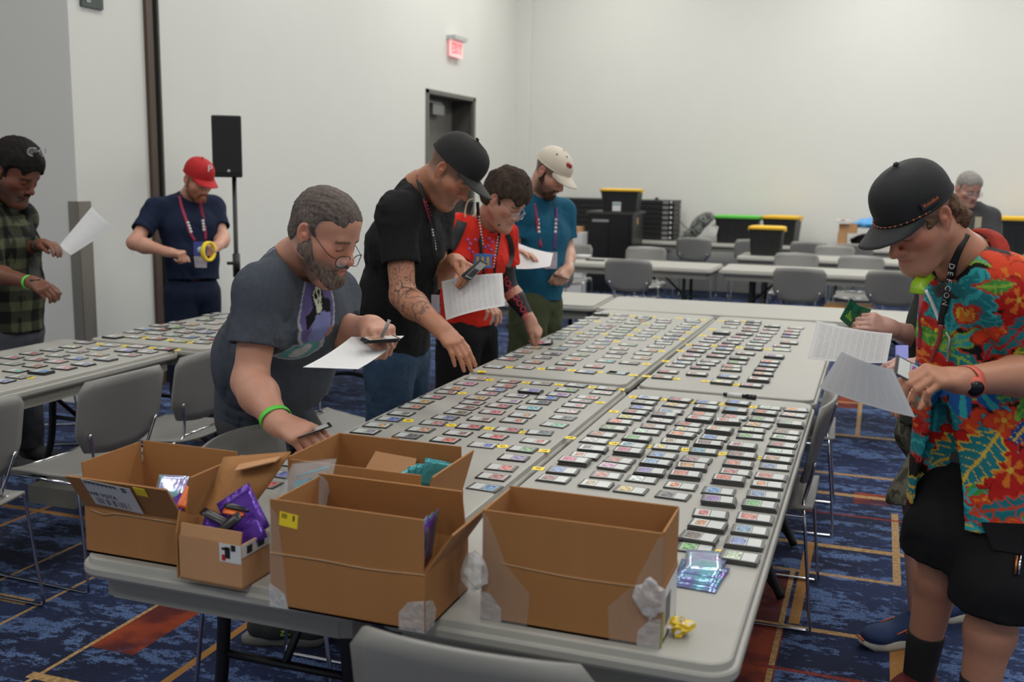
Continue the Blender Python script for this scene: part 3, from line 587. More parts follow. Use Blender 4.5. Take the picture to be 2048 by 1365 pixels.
def text_mesh(s, size, m, depth=.0004):
    cu = bpy.data.curves.new('lettering', 'FONT'); cu.body = s; cu.size = size; cu.extrude = depth; cu.align_x = 'CENTER'; cu.align_y = 'CENTER'; cu.resolution_u = 2
    o = bpy.data.objects.new('lettering', cu); COL.objects.link(o)
    dg = bpy.context.evaluated_depsgraph_get(); me = bpy.data.meshes.new_from_object(o.evaluated_get(dg))
    bpy.data.objects.remove(o); bpy.data.curves.remove(cu); me.materials.clear(); me.materials.append(m); return me
def frame(o, ex, ey, parent=None):   # matrix with x axis ex, y axis ey at o
    ex = np.array(ex, float); ex /= np.linalg.norm(ex); ey = np.array(ey, float); ez = np.cross(ex, ey); ez /= np.linalg.norm(ez); ey = np.cross(ez, ex)
    return Matrix(((ex[0], ey[0], ez[0], o[0]), (ex[1], ey[1], ez[1], o[1]), (ex[2], ey[2], ez[2], o[2]), (0, 0, 0, 1)))
def sticker(parent, mw, w, h, m, name='sticker', marks=()):
    """thin sticker, local x right, y up; marks: (x0,x1,y0,y1,mat) in sticker units"""
    b = MB(); b.box((-w/2, -h/2, 0), (w/2, h/2, .0006), m)
    for (a, c, d, e, mm) in marks: b.quad([(a, d, .0009), (c, d, .0009), (c, e, .0009), (a, e, .0009)], mm)
    o = b.build(name, parent); o.matrix_local = mw; return o
def tape_patch(parent, pts, name='tape', m=None):
    b = MB(); b.quad(pts, m or M_TAPE); return b.build(name, parent)

# box A: shipping label on its flap
tA, pA, (hx, hy, h) = open_box('cardboard_box', 'brown cardboard box at the left table corner with a white shipping label', -.752, -.470, .037, .245, .853, dict(front=(.108, 33), left=(.105, 4), back=(.108, 2), right=(.105, 10)))
a = R_(33); dn = np.array([0, -math.sin(a), math.cos(a)]); org = np.array([-hx, -hy, h])
marks = [(-.055+i*.0052+(i % 3)*.001, -.055+i*.0052+.0016+(i*7 % 4)*.0007, -.038, -.016, M_INK) for i in range(18)]
marks += [(-.062+i*.004, -.062+i*.004+.003, .030+(i*5 % 3)*.003, .041, M_INK) for i in range(22)] + [(.040, .052, .026, .041, M_INK), (.042, .050, .029, .037, M_WHITE)]
lb = sticker(tA, frame(org+np.array([.112, -.002, 0])+dn*.056+np.array([0, -.0012, 0]), (1, 0, -.06), dn), .135, .088, M_WHITE, 'shipping_label', marks)
tx = link('lettering', text_mesh('WR VGTA', .017, M_INK), lb); tx.location = (-.028, -.004, .0008)
sticker(tA, frame(org+np.array([.205, -.002, 0])+dn*.088+np.array([0, -.0012, 0]), (1, 0, -.05), dn), .032, .026, M_YEL, 'yellow_sticker')
b = MB(); b.tube(spline([(-hx+.02, -hy-.002, h-.006), (-hx+.06, -hy-.003, h-.012), (-hx+.10, -hy-.002, h-.006), (hx-.02, -hy-.002, h-.007)], 4), .0018, M_CBE, 5); b.build('crease', tA)
# box C (big, front middle)
tC, pC, (hx, hy, h) = open_box('cardboard_box', 'large open cardboard box overhanging the table edge, yellow sticker on front', -.183, .167, -.066, .162, .861, dict(front=(.112, 1), left=(.105, 0), back=(.115, -14), right=(.108, 34)))
mk = [(-.016+i*.0045, -.0135+i*.0045, .002, .012, M_INK) for i in range(3)]+[(.010, .014, .0, .012, M_INK)]
sticker(tC, frame((-hx+.046, -hy-.0005, h+.072), (1, 0, -.10), (0, 0, 1)), .043, .030, M_YEL, 'yellow_sticker', mk)
for (x0, x1) in ((-hx, -hx+.042), ):
    tape_patch(tC, [(x0-.001, -hy-.0012, .0), (x1, -hy-.0012, .0), (x1-.004, -hy-.0012, .05), (x0+.02, -hy-.0012, .2), (x0-.001, -hy-.0012, .225)])
    b = MB(); b.hexa([(x0-.002, -hy-.002, 0), (x1, -hy-.002, 0), (x1, -hy-.001, 0), (x0-.002, -hy-.001, 0), (x0-.002, -hy-.002, .05), (x1-.008, -hy-.002, .032), (x1-.008, -hy-.001, .032), (x0-.002, -hy-.001, .05)], M_FOIL); b.build('corner_tape', tC)
b = MB()
cx_ = hx
oct_ = [(-.055, .0), (-.055, .035), (-.035, .060), (-.0, .068)]
b.add([(cx_+p, -hy-.002, z) for p, z in oct_]+[(cx_+.001, -hy-.002, 0)], [(0, 4, 3, 2, 1)], M_FOIL)
b.add([(cx_+.002, -hy+.0, 0), (cx_+.002, -hy+.045, .0), (cx_+.002, -hy+.052, .03), (cx_+.002, -hy+.035, .055), (cx_+.002, -hy+.0, .068)], [(0, 1, 2, 3, 4)], M_FOIL); b.build('corner_tape', tC)
b = MB(); b.tube(spline([(-hx, -hy-.001, h-.004), (-.05, -hy-.0025, h-.002), (.05, -hy-.002, h-.005), (hx, -hy-.001, h)], 4), .0016, M_CBE, 5); b.build('crease', tC)
tape_patch(tC, [(hx+.0015, hy-.05, 0), (hx+.0015, hy, 0), (hx+.0015, hy, .06), (hx+.0015, hy-.06, .03)])
# box D (behind C)
tD, pD, (hx, hy, h) = open_box('cardboard_box', 'open cardboard box behind the overhanging one, teal pouches in its corner', -.318, .030, .215, .468, .862, dict(front=(.105, -2), left=(.112, -2), back=(.112, -3), right=(.11, 16)))
b = MB(); b.panel([(-.09, .075, h+.005), (.06, .065, h+.0), (.055, .11, h+.07), (-.06, .115, h+.075)], .004, M_CBT); b.build('inner_flap', tD)
b = MB(); b.add([(-.012, hy+.012, h+.115), (.02, hy+.012, h+.055), (.0, hy+.012, h+.03), (.03, hy+.012, h-.0), (-.01, hy+.012, h-.02), (-.03, hy+.012, h+.0), (-.03, hy+.012, h+.11)], [(0, 6, 5, 4, 3, 2, 1)], M_CBE); b.build('torn_edge', tD)
# box E (right)
tE, pE, (hx, hy, h) = open_box('cardboard_box', 'empty cardboard box on the right with flaps straight up and taped corners', .246, .616, .037, .198, .862, dict(front=(.110, 0), left=(.109, 0), back=(.115, 0), right=(.112, 0)))
for sx in (-1, 1):
    e = sx*hx
    tape_patch(tE, [(e, -hy-.0012, 0), (e-sx*.10, -hy-.0012, 0), (e-sx*.105, -hy-.0012, .07), (e-sx*.055, -hy-.0012, h), (e-sx*.012, -hy-.0012, h+.10), (e, -hy-.0012, h+.108)][::sx])
    b = MB(); pp = [(e+sx*.001, -hy-.0025, .0), (e-sx*.045, -hy-.0025, .0), (e-sx*.045, -hy-.0025, .03), (e-sx*.02, -hy-.0025, .058), (e+sx*.001, -hy-.0025, .062)]
    b.add(pp, [tuple(range(5))[::sx]], M_FOIL); b.build('corner_tape', tE)
    # crumpled tape bulging from the fold
    b = MB(); rg = random.Random(3+sx); c0 = np.array([e+sx*(.012 if sx < 0 else -.022), -hy-.008, h-.018]); n_, k_ = 9, 6; vs = []
    for i in range(k_+1):
        th_ = math.pi*i/k_
        for j in range(n_):
            ph = 2*math.pi*j/n_; rr = rg.uniform(.75, 1.15)
            vs.append(c0+np.array([.031*math.sin(th_)*math.cos(ph)*rr, .015*math.sin(th_)*math.sin(ph)*rr, .040*math.cos(th_)*rr]))
    b.add(vs, [(i*n_+j, i*n_+(j+1) % n_, (i+1)*n_+(j+1) % n_, (i+1)*n_+j) for i in range(k_) for j in range(n_)], M_FOIL); b.build('crumpled_tape', tE)
b = MB(); b.tube(spline([(-hx+.04, -hy-.001, h+.004), (0, -hy-.002, h-.003), (hx-.05, -hy-.001, h-.002)], 4), .0015, M_CBE, 5); b.build('crease', tE)
sticker(tE, frame((hx+.0005, .01, .06), (0, 1, 0), (0, 0, 1)), .125, .10, M_WHITE, 'shipping_label', [(-.055+i*.006, -.052+i*.006, -.03, .03, M_INK) for i in range(9)])
b = MB(); b.quad([(hx+.002, -hy+.002, .0), (hx+.002, -hy+.012, .0), (hx+.002, -hy+.010, .07), (hx+.002, -hy+.004, .075)], mat('lime_sticker', (.35, .6, .05), .5)); b.build('lime_sticker', tE)
# box B (small, open lid, printed tape)
tB, pB, (hx, hy, h) = open_box('cardboard_box', 'small pale cardboard box with raised lid, full of purple pouches', -.447, -.283, -.018, .088, .840, dict(front=(.028, -12)), m=M_CBT, rz=R_(-1.5))
b = MB(); G = []
for i in range(8):
    s = i/7; G.append([(-hx-.008+.012*s*(1-u)+u*(2*hx+.03)*(.35+.65*s**.7), hy+.004+.055*s**1.2-.10*(1-u)*(1-s), h-.03*(1-s)*(1-u)*3+.135*s+.035*s*u) for u in np.linspace(0, 1, 7)])
b.grid(G, M_CB, .004); b.build('lid', tB)
b = MB(); b.panel([(-.03, hy+.050, h+.130), (.082, hy+.052, h+.160), (.088, hy+.015, h+.158), (-.015, hy+.010, h+.125)], .003, M_CBT); b.build('lid_tab', tB)
b = MB(); b.panel([(-hx-.004, -hy, 0), (-hx-.004, -hy, h+.005), (-hx-.010, -hy+.02, h+.05), (-hx-.006, hy, h), (-hx-.004, hy, 0)][:4], .004, M_CB); b.build('side_panel', tB)
mk = [(-.014, .0, -.012, .014, M_INK), (-.022, -.012, -.018, -.004, mat('red_print', (.45, .02, .02), .5)), (.002, .014, .006, .020, M_INK), (-.022, -.006, .006, .012, M_INK)]
sticker(tB, frame((hx-.028, -hy-.0006, h-.021), (1, 0, 0), (0, 0, 1)), .056, .042, M_WHITE, 'printed_tape', mk)
sticker(tB, frame((hx+.0006, -.0, h-.014), (0, 1, 0), (0, 0, 1)), .104, .028, M_WHITE, 'printed_tape', [(-.035, -.015, -.010, .008, M_INK), (.005, .03, -.008, .010, M_INK)])

# pouches and strips in the boxes
M_PUR = mat('purple_foil', (.105, .035, .33), .22, .35, noise=.25, nscale=40, bump=.3, bscale=50); M_TEA = mat('teal_foil', (.055, .30, .33), .25, .4, noise=.25, nscale=40, bump=.3, bscale=50)
M_ORF = mat('orange_pouch', (.70, .13, .01), .35, noise=.12); M_BKF = mat('black_pouch', (.008, .008, .01), .3, noise=.1); M_CYA = mat('cyan_pouch', (.02, .42, .60), .3, noise=.1)
def pouch(loc_, rot, w, h_, m, label, name='foil_pouch', cat='pouch', group=None, th=.006, extra=None):
    b = MB(); G = []
    for s in np.linspace(-1, 1, 7):
        G.append([(u*w/2, s*h_/2, .5*th*(1-u*u)*(1-s*s)) for u in np.linspace(-1, 1, 7)])
    b.grid(G, m, th*.5+.0008)
    o = b.build(name); o.location = loc_; o.rotation_euler = tuple(R_(a) for a in rot); tag(o, label, cat, group)
    if extra: extra(o, w, h_)
    return o
def seal(o, w, h_):
    b = MB(); b.box((-w/2+.004, h_/2-.016, .002), (w/2-.004, h_/2-.012, .0065), M_PUR); b.build('zip_seal', o)
G_ = 'pouches in the small box'
pouch((-.385, .045, .826), (62, 8, 20), .085, .10, M_PUR, 'purple pouch lying flat at the left of the small box', group=G_, extra=seal)
pouch((-.318, .050, .862), (58, -30, 22), .07, .10, M_PUR, 'large purple pouch leaning out of the small box on the right', group=G_, extra=seal)
pouch((-.330, .058, .880), (70, -35, 15), .09, .11, M_PUR, 'purple pouch standing behind the others in the small box', group=G_, extra=seal)
pouch((-.382, .030, .874), (30, 12, -10), .085, .018, M_BKF, 'black strip lying across the purple pouches of the small box', 'black_strip', 'strip', G_)
pouch((-.340, .012, .868), (50, -40, 20), .075, .022, M_BKF, 'black strip standing slanted in the small box', 'black_strip', 'strip', G_)
pouch((-.345, .060, .896), (30, 5, 5), .06, .02, M_BKF, 'short black strip at the back of the small box', 'black_strip', 'strip', G_)
pouch((-.350, .052, .884), (30, 4, 5), .05, .015, M_ORF, 'orange strip peeking between black strips in the small box', 'orange_strip', 'strip', G_)
pouch((-.505, .12, .872), (35, 20, 25), .065, .06, M_ORF, 'orange patterned pouch in the corner of the labelled box', group='pouches in the labelled box')
pouch((-.535, .10, .865), (30, 10, -20), .05, .05, M_PUR, 'purple pouch in front of the orange one in the labelled box', group='pouches in the labelled box')
pouch((-.53, .16, .868), (40, -10, 10), .06, .06, M_PUR, 'purple pouch behind the orange one in the labelled box', group='pouches in the labelled box')
def holo(name, c1, c2):
    m = bpy.data.materials.new(name); m.use_nodes = True; nt = m.node_tree; b = nt.nodes['Principled BSDF']
    tc = nt.nodes.new('ShaderNodeTexCoord'); n = nt.nodes.new('ShaderNodeTexNoise'); n.inputs['Scale'].default_value = 14; n.inputs['Detail'].default_value = 2; nt.links.new(tc.outputs['Object'], n.inputs['Vector'])
    cr = nt.nodes.new('ShaderNodeValToRGB'); e = cr.color_ramp.elements; e[0].position = .36; e[0].color = (*c1, 1); e[1].position = .62; e[1].color = (*c2, 1)
    x = e.new(.5); x.color = tuple((p+q)/2+.06 for p, q in zip(c1, c2))+(1,)
    nt.links.new(n.outputs['Fac'], cr.inputs[0]); nt.links.new(cr.outputs[0], b.inputs['Base Color'])
    b.inputs['Roughness'].default_value = .2; b.inputs['Metallic'].default_value = .55
    n2 = nt.nodes.new('ShaderNodeTexNoise'); n2.inputs['Scale'].default_value = 30; nt.links.new(tc.outputs['Object'], n2.inputs['Vector']); bp = nt.nodes.new('ShaderNodeBump'); bp.inputs['Strength'].default_value = .25; bp.inputs['Distance'].default_value = .01
    nt.links.new(n2.outputs['Fac'], bp.inputs['Height']); nt.links.new(bp.outputs[0], b.inputs['Normal']); MATS[name] = m; return m
M_HOL = holo('holographic_foil', (.24, .09, .50), (.20, .52, .64)); M_HOL2 = holo('holographic_foil_pale', (.42, .36, .62), (.30, .55, .62))
pouch((-.60, .16, .880), (55, 0, 12), .075, .06, M_HOL2, 'pale holographic pouch standing in the labelled box', group='pouches in the labelled box')
for k, (dx, dy, z, a) in enumerate(((.0, -.045, .7410, -3), (-.004, -.032, .7426, 2), (.006, -.020, .7442, -6), (-.006, -.008, .7458, 4), (.0, .022, .7474, -2), (-.004, .055, .7490, 9))):
    pouch((.628+dx, .455+dy, z+.001), (0, 0, a), .104-.004*k, .125, M_HOL if k < 5 else M_HOL2, f'iridescent purple and blue pouch in the fanned pile, {ORD[k+1]} from the bottom', 'holographic_pouch', 'pouch', 'pile of iridescent pouches by the empty box', .0015)
for k in range(5):
    pouch((-.085+.016*k, .395+.006*k, .885-.004*(k % 2)+.006*k), (80, 8*(k-2), 60-6*k), .075, .07, M_TEA, f'teal pouch standing in the box behind, {ORD[k+1]} from the left', 'teal_pouch', 'pouch', 'teal pouches in the box behind', .004)
for k in range(9):
    pouch((.122-.002*k, -.015+.014*k, .876-.002*k+.003*(k % 3)), (80, 8, -84), .075, .12, (M_PUR, M_TEA, M_HOL)[k % 3], f'foil pouch filed in the overhanging box, {ORD[k+1]} from the front', 'foil_pouch', 'pouch', 'pouches filed in the overhanging box', .005)
# zip bag between the small box and the overhanging box
M_ZIP = mat('clear_zip_bag', (.80, .82, .83), .08, noise=.03, alpha=.28, bump=.5, bscale=30)
t = thing('zip_bag', 'clear zip bag holding cyan pouches, beside the overhanging box', 'bag', (-.215, .095, TZ))
b = MB(); G = []
for s in np.linspace(0, 1, 9):
    z = .0+.255*s; w = .055+.012*math.sin(3*s)
    G.append([(-.035+w*math.cos(a)*1.0+.05*s**2, .03+.045*math.sin(a)*(1-.75*s)+.02*s, z+.012*math.cos(a)*s) for a in np.linspace(0, 2*math.pi, 17)])
b.grid(G, M_ZIP); b.build('bag_film', t)
b = MB(); b.panel([(-.045, .03, .02), (.02, .01, .02), (.035, .03, .225), (-.03, .05, .205)], .006, M_CYA); b.build('cyan_contents', t)
b = MB(); b.tube([(-.03, .048, .215), (.05, .052, .245)], .002, M_CYA, 5); b.build('zip_strip', t)
# crumpled tape, marker
rg = random.Random(11); b = MB(); n_, k_ = 12, 8; vs = []
M_YCR = mat('yellow_crumple', (.75, .52, .02), .4, noise=.1); 
for i in range(k_+1):
    th_ = math.pi*i/k_
    for j in range(n_):
        ph = 2*math.pi*j/n_; rr = rg.uniform(.6, 1.3); vs.append((.026*math.sin(th_)*math.cos(ph)*rr, .019*math.sin(th_)*math.sin(ph)*rr, max(0.0, .017+.018*math.cos(th_)*rr)))
fs = [(i*n_+j, i*n_+(j+1) % n_, (i+1)*n_+(j+1) % n_, (i+1)*n_+j) for i in range(k_) for j in range(n_)]
b.add(vs, [f for k, f in enumerate(fs) if k % 7], M_YCR); b.add(vs, [f for k, f in enumerate(fs) if not k % 7], M_WHITE)
o = b.build('crumpled_tape'); o.location = (.640, .112, TZ+.0005); o.rotation_euler = (0, 0, .4); tag(o, 'crumpled yellow and white tape ball at the front corner of the table', 'tape')
t = thing('marker_pen', 'black marker pen with a white label across the far table edge', 'pen', (.462, 2.405, TZ+.0105), R_(-3))
b = MB(); b.tube([(-.065, 0, 0), (-.061, 0, 0), (.03, 0, 0)], [.006, .009, .009], M_BKF, 12); b.build('barrel', t)
b = MB(); b.tube([(-.048, 0, 0), (.012, 0, 0)], .0094, M_WHITE, 12); lb = b.build('white_label', t)
b = MB(); b.tube([(.03, 0, 0), (.068, 0, 0), (.070, 0, 0)], [.0102, .0102, .008], M_BKF, 12); b.build('cap', t)

# ------------------------------------------------------------------ background: speaker, cases, bins, bags
M_SPK = mat('speaker_black', (.007, .007, .008), .6, noise=.15, nscale=200)
SPX, SPY = at(457, 300, 7.35)[:2]
t = thing('loudspeaker', 'black loudspeaker on a tall pole behind the man in the red cap', 'speaker', (SPX, SPY, 0), R_(30))
zt, zb = 2.0, 1.58
p0 = ray(456, 231); k = (np.array([SPX, SPY])-CAM[:2]) @ p0[:2]/(p0[:2] @ p0[:2]); zt = (CAM+p0*k)[2]
p0 = ray(456, 355); k = (np.array([SPX, SPY])-CAM[:2]) @ p0[:2]/(p0[:2] @ p0[:2]); zb = (CAM+p0*k)[2]
b = MB(); b.hexa([(-.115, -.02, zb), (.095, -.02, zb), (.07, .22, zb), (-.07, .22, zb), (-.115, -.02, zt), (.095, -.02, zt), (.07, .22, zt), (-.07, .22, zt)], M_SPK); bevel(b.build('cabinet', t), .012, 3)
b = MB(); b.box((-.105, -.026, zb+.03), (.085, -.02, zt-.01), mat('speaker_grille', (.010, .010, .011), .8, noise=.4, nscale=400)); b.build('grille', t)
b = MB(); b.tube([(.0, -.0265, zb+.045), (.0, -.029, zb+.045)], .011, mat('badge', (.5, .5, .52), .3, .5), 12); b.build('badge', t)
t2 = thing('speaker_stand', 'black tripod pole carrying the loudspeaker', 'stand', (SPX, SPY, 0), 0)
b = MB(); b.tube([(0, .06, .12), (0, .06, zb)], .017, M_BLK, 10); b.build('pole', t2)
b = MB(); b.tube([(0, .06, .85), (0, .06, 1.02)], .028, M_BLK, 10); b.tube([(0, .06, .95), (-.06, .03, .95)], .012, M_BLK, 8); b.build('collar', t2)
for a in (30, 150, 270):
    b = MB(); b.tube([(0, .06, .5), (.45*math.cos(R_(a)), .06+.45*math.sin(R_(a)), .012)], .011, M_BLK, 8); b.build('leg', t2)
# stacked flat cases with latches on the back wall table
M_CASE = mat('black_case', (.010, .010, .011), .45, noise=.15)
M_LATCH = mat('latch_metal', (.42, .42, .42), .3, .7, noise=.2)
zc0 = TZ
top = ony(1240, 398, 12.45)[2]; xl_, xr_ = ony(1085, 440, 12.42)[0], ony(1349, 440, 12.42)[0]
nC = 8; hC = (top-TZ)/nC
for i in range(nC):
    t = thing('equipment_case', f'flat black latched case on the back table, {ORD[i+1]} from the bottom of the pile', 'case', ((xl_+xr_)/2, 12.62, TZ+i*hC+.0005), 0, 'pile of flat black cases'); hw_ = (xr_-xl_)/2
    b = MB(); b.box((-hw_, -.25, 0), (hw_, .25, hC-.006), M_CASE); bevel(b.build('shell', t), .006)
    b = MB(); b.box((hw_-.16, -.262, hC*.2), (hw_-.08, -.25, hC*.8), M_LATCH); b.box((hw_-.145, -.27, hC*.3), (hw_-.10, -.262, hC*.6), M_LATCH); b.build('latch', t)
    b = MB(); b.tube([(hw_-.045, -.25, hC*.5), (hw_-.045, -.262, hC*.5)], hC*.28, M_LATCH, 10); b.build('corner_fitting', t)
o = MB(); o.tube([(0, 0, 0), (0, 0, .03)], [.03, .02], M_BKF, 10); o = o.build('small_webcam'); o.location = (ony(1312, 396, 12.5)[0], 12.55, top+.001); tag(o, 'small black puck on top of the case pile', 'device')
# tall black cabinet on castors
cxl, cxr, cy = ony(1176, 450, 11.15)[0], ony(1262, 450, 11.15)[0], 11.15
ctop = ony(1220, 424, cy)[2]
t = thing('equipment_cabinet', 'tall black equipment cabinet on castors carrying a yellow-lidded bin', 'cabinet', ((cxl+cxr)/2, cy, 0)); hw_ = (cxr-cxl)/2
M_CAB = mat('cabinet_black', (.006, .006, .007), .28, noise=.1)
b = MB(); b.box((-hw_, 0, .12), (hw_+.02, .62, ctop-.02), M_CAB); bevel(b.build('body', t), .01)
b = MB(); b.box((-hw_-.03, -.02, ctop-.03), (hw_+.05, .64, ctop), mat('cabinet_edge', (.05, .05, .05), .35, .3)); b.build('top_rim', t)
b = MB(); b.box((-hw_+.03, -.012, .2), (-.01, 0, ctop-.06), M_CAB); b.build('door', t)
b = MB(); b.box((.01, -.012, .2), (hw_-.03, 0, ctop-.06), M_CAB); b.build('door', t)
b = MB(); b.box((-hw_+.06, -.016, ctop-.13), (-hw_+.28, -.012, ctop-.10), M_LATCH); b.build('badge', t)
b = MB(); b.box((hw_+.02, .25, ctop-.16), (hw_+.024, .31, ctop-.08), mat('orange_sticker', (.6, .35, .15), .5)); b.build('sticker', t)
for sx_ in (-1, 1):
    for yy in (.06, .56):
        b = MB(); b.tube([(sx_*(hw_-.06)-.02, yy, .05), (sx_*(hw_-.06)+.02, yy, .05)], .05, M_LATCH, 12); b.build('castor', t)
M_BIN = mat('bin_black', (.010, .011, .011), .45, noise=.1); M_LIDY = mat('bin_lid_yellow', (.78, .47, .02), .4, noise=.05); M_LIDG = mat('bin_lid_green', (.10, .52, .06), .4, noise=.05); M_LIDO = mat('bin_lid_orange', (.75, .33, .02), .4, noise=.05)
def bin_(x, y, z, w, d, h, ml, label, rz=0, sticker_=False):
    t = thing('storage_bin', label, 'bin', (x, y, z+.0005), R_(rz), 'black storage bins with coloured lids')
    b = MB(); rings = []
    for s in (0, .88, .885, 1):
        k = .84+.12*s+(.03 if s > .88 else 0); rings.append([(px, py, h*s*.93) for px, py in rrect(-w/2*k, -d/2*k, w/2*k, d/2*k, .03, 3)])
    b.loft(rings, M_BIN, smooth=False); b.build('tub', t)
    for i in range(5):
        b = MB(); x_ = -w*.36+i*w*.18; b.hexa([(x_-.012, -d/2*.86-.004, .03), (x_+.012, -d/2*.86-.004, .03), (x_+.012, -d/2*.84, .03), (x_-.012, -d/2*.84, .03), (x_-.012, -d/2*.955-.004, h*.8), (x_+.012, -d/2*.955-.004, h*.8), (x_+.012, -d/2*.93, h*.8), (x_-.012, -d/2*.93, h*.8)], M_BIN); b.build('rib', t)
    b = MB(); rings = [[(px, py, zz) for px, py in rrect(-w/2*k, -d/2*k, w/2*k, d/2*k, .04, 3)] for k, zz in ((.99, h*.90), (1.03, h*.905), (1.04, h*.97), (1.0, h*.985), (.9, h*.985), (.88, h*1.0))]
    b.loft(rings, ml, smooth=False); b.build('lid', t)
    for sx_ in (-1, 1):
        b = MB(); b.box((sx_*w*.51-.012, -.06, h*.83), (sx_*w*.51+.012, .06, h*.95), ml); b.build('clip', t)
    if sticker_:
        b = MB(); b.box((-w*.16, -d/2*.93-.012, h*.03), (w*.05, -d/2*.88, h*.42), M_WHITE); st_ = b.build('label_sheet', t)
        b = MB(); b.box((-w*.15, -d/2*.93-.014, h*.30), (w*.04, -d/2*.93-.012, h*.36), M_TEA); b.build('print_band', st_)
    return t
def span(u0, u1, v0, v1, y): a, b_ = ony(u0, v0, y), ony(u1, v1, y); return (a[0]+b_[0])/2, b_[0]-a[0], min(a[2], b_[2]), abs(a[2]-b_[2])
x, w, z, h = span(1196, 1274, 371, 420, 11.2); bin_(x, 11.45, ctop, w*.97, .48, h*.98, M_LIDY, 'black bin with a yellow lid on top of the tall black cabinet', 4, True)
x, w, z, h = span(1428, 1515, 431, 484, 12.3); bin_(x, 12.52, TZ, w, .45, h+.04, M_LIDG, 'black bin with a bright green lid on the back table')
x, w, z, h = span(1518, 1588, 432, 487, 12.3); bin_(x+.05, 12.55, TZ, w*.97, .5, h+.04, M_LIDY, 'black bin with a yellow lid right of the green-lidded bin', -6)
x, w, z, h = span(1496, 1566, 450, 508, 10.3); bin_(x, 10.46, TZ, w*.96, .34, h+.02, M_LIDY, 'smallest black bin with a yellow lid, on the second row table')
x, w, z, h = span(2003, 2110, 444, 500, 12.3); bin_(x, 12.58, TZ, w, .5, .46, M_LIDY, 'black bin with a yellow lid at the right picture edge')
x, w, z, h = span(1658, 1700, 571, 620, 8.75); bin_(x-.02, 8.70, 0, w*1.0, .4, .42, M_LIDO, 'left of two orange-lidded bins on the floor under the tables')
x, w, z, h = span(1700, 1740, 571, 620, 8.75); bin_(x+.04, 8.72, 0, w*.98, .4, .42, M_LIDO, 'right of two orange-lidded bins on the floor under the tables')
# camouflage bag leaning on the green-lidded bin
def camo(name, cols, scale=9.0):
    m = bpy.data.materials.new(name); m.use_nodes = True; nt = m.node_tree; b = nt.nodes['Principled BSDF']; b.inputs['Roughness'].default_value = .85
    tc = nt.nodes.new('ShaderNodeTexCoord'); n = nt.nodes.new('ShaderNodeTexNoise'); n.inputs['Scale'].default_value = scale; n.inputs['Detail'].default_value = 3; nt.links.new(tc.outputs['Object'], n.inputs['Vector'])
    cr = nt.nodes.new('ShaderNodeValToRGB'); cr.color_ramp.interpolation = 'CONSTANT'; e = cr.color_ramp.elements
    e[0].position = 0; e[0].color = (*cols[0], 1); e[1].position = .42; e[1].color = (*cols[1], 1)
    for i, c in enumerate(cols[2:]): x_ = e.new(.50+.08*i); x_.color = (*c, 1)
    nt.links.new(n.outputs['Fac'], cr.inputs[0]); nt.links.new(cr.outputs[0], b.inputs['Base Color']); MATS[name] = m; return m
M_CAMO = camo('camouflage_grey', ((.045, .05, .045), (.10, .11, .10), (.19, .20, .18), (.03, .03, .03)), 12)
p0, p1 = ony(1392, 468, 12.2), ony(1432, 436, 12.3)
b = MB(); p0 = p0-np.array([.10, .05, 0]); p1 = p1-np.array([.10, .05, 0]); P = spline([p0+np.array([-.04, 0, -.03]), p0+np.array([.08, 0, .03]), (p0+p1)/2+np.array([.02, 0, .03]), p1, p1+np.array([.06, .03, -.0])], 4)
b.tube(P, [.03+.065*math.sin(math.pi*(i+2)/(len(P)+3)) for i in range(len(P))], M_CAMO, 12)
o = b.build('camouflage_bag'); tag(o, 'grey camouflage bag leaning against the green-lidded bin', 'bag')
b = MB(); b.tube([ony(1385, 475, 12.15), ony(1362, 477, 12.15)], [.05, .03], M_BKF, 10); tag(b.build('black_pouch'), 'small black pouch lying left of the camouflage bag', 'pouch')
for i in range(4):
    a, c = ony(1412+i*6, 475, 12.2), ony(1428+i*3, 448, 12.35); b = MB(); b.tube([a, c], .010, mat('white_tube', (.6, .6, .57), .4), 8); tag(b.build('white_tube'), f'slim white tube leaning on the green-lidded bin, {ORD[i+1]} from the left', 'tube', 'white tubes leaning on the bin')
b = MB(); b.tube(spline([ony(1349, 405, 12.95), ony(1352, 425, 12.95), ony(1362, 445, 12.95), ony(1382, 464, 12.95), ony(1392, 472, 12.6)], 6), .008, mat('cable_grey', (.16, .15, .14), .5), 6); tag(b.build('power_cable'), 'dark cable hanging from the case pile to the camouflage bag', 'cable')
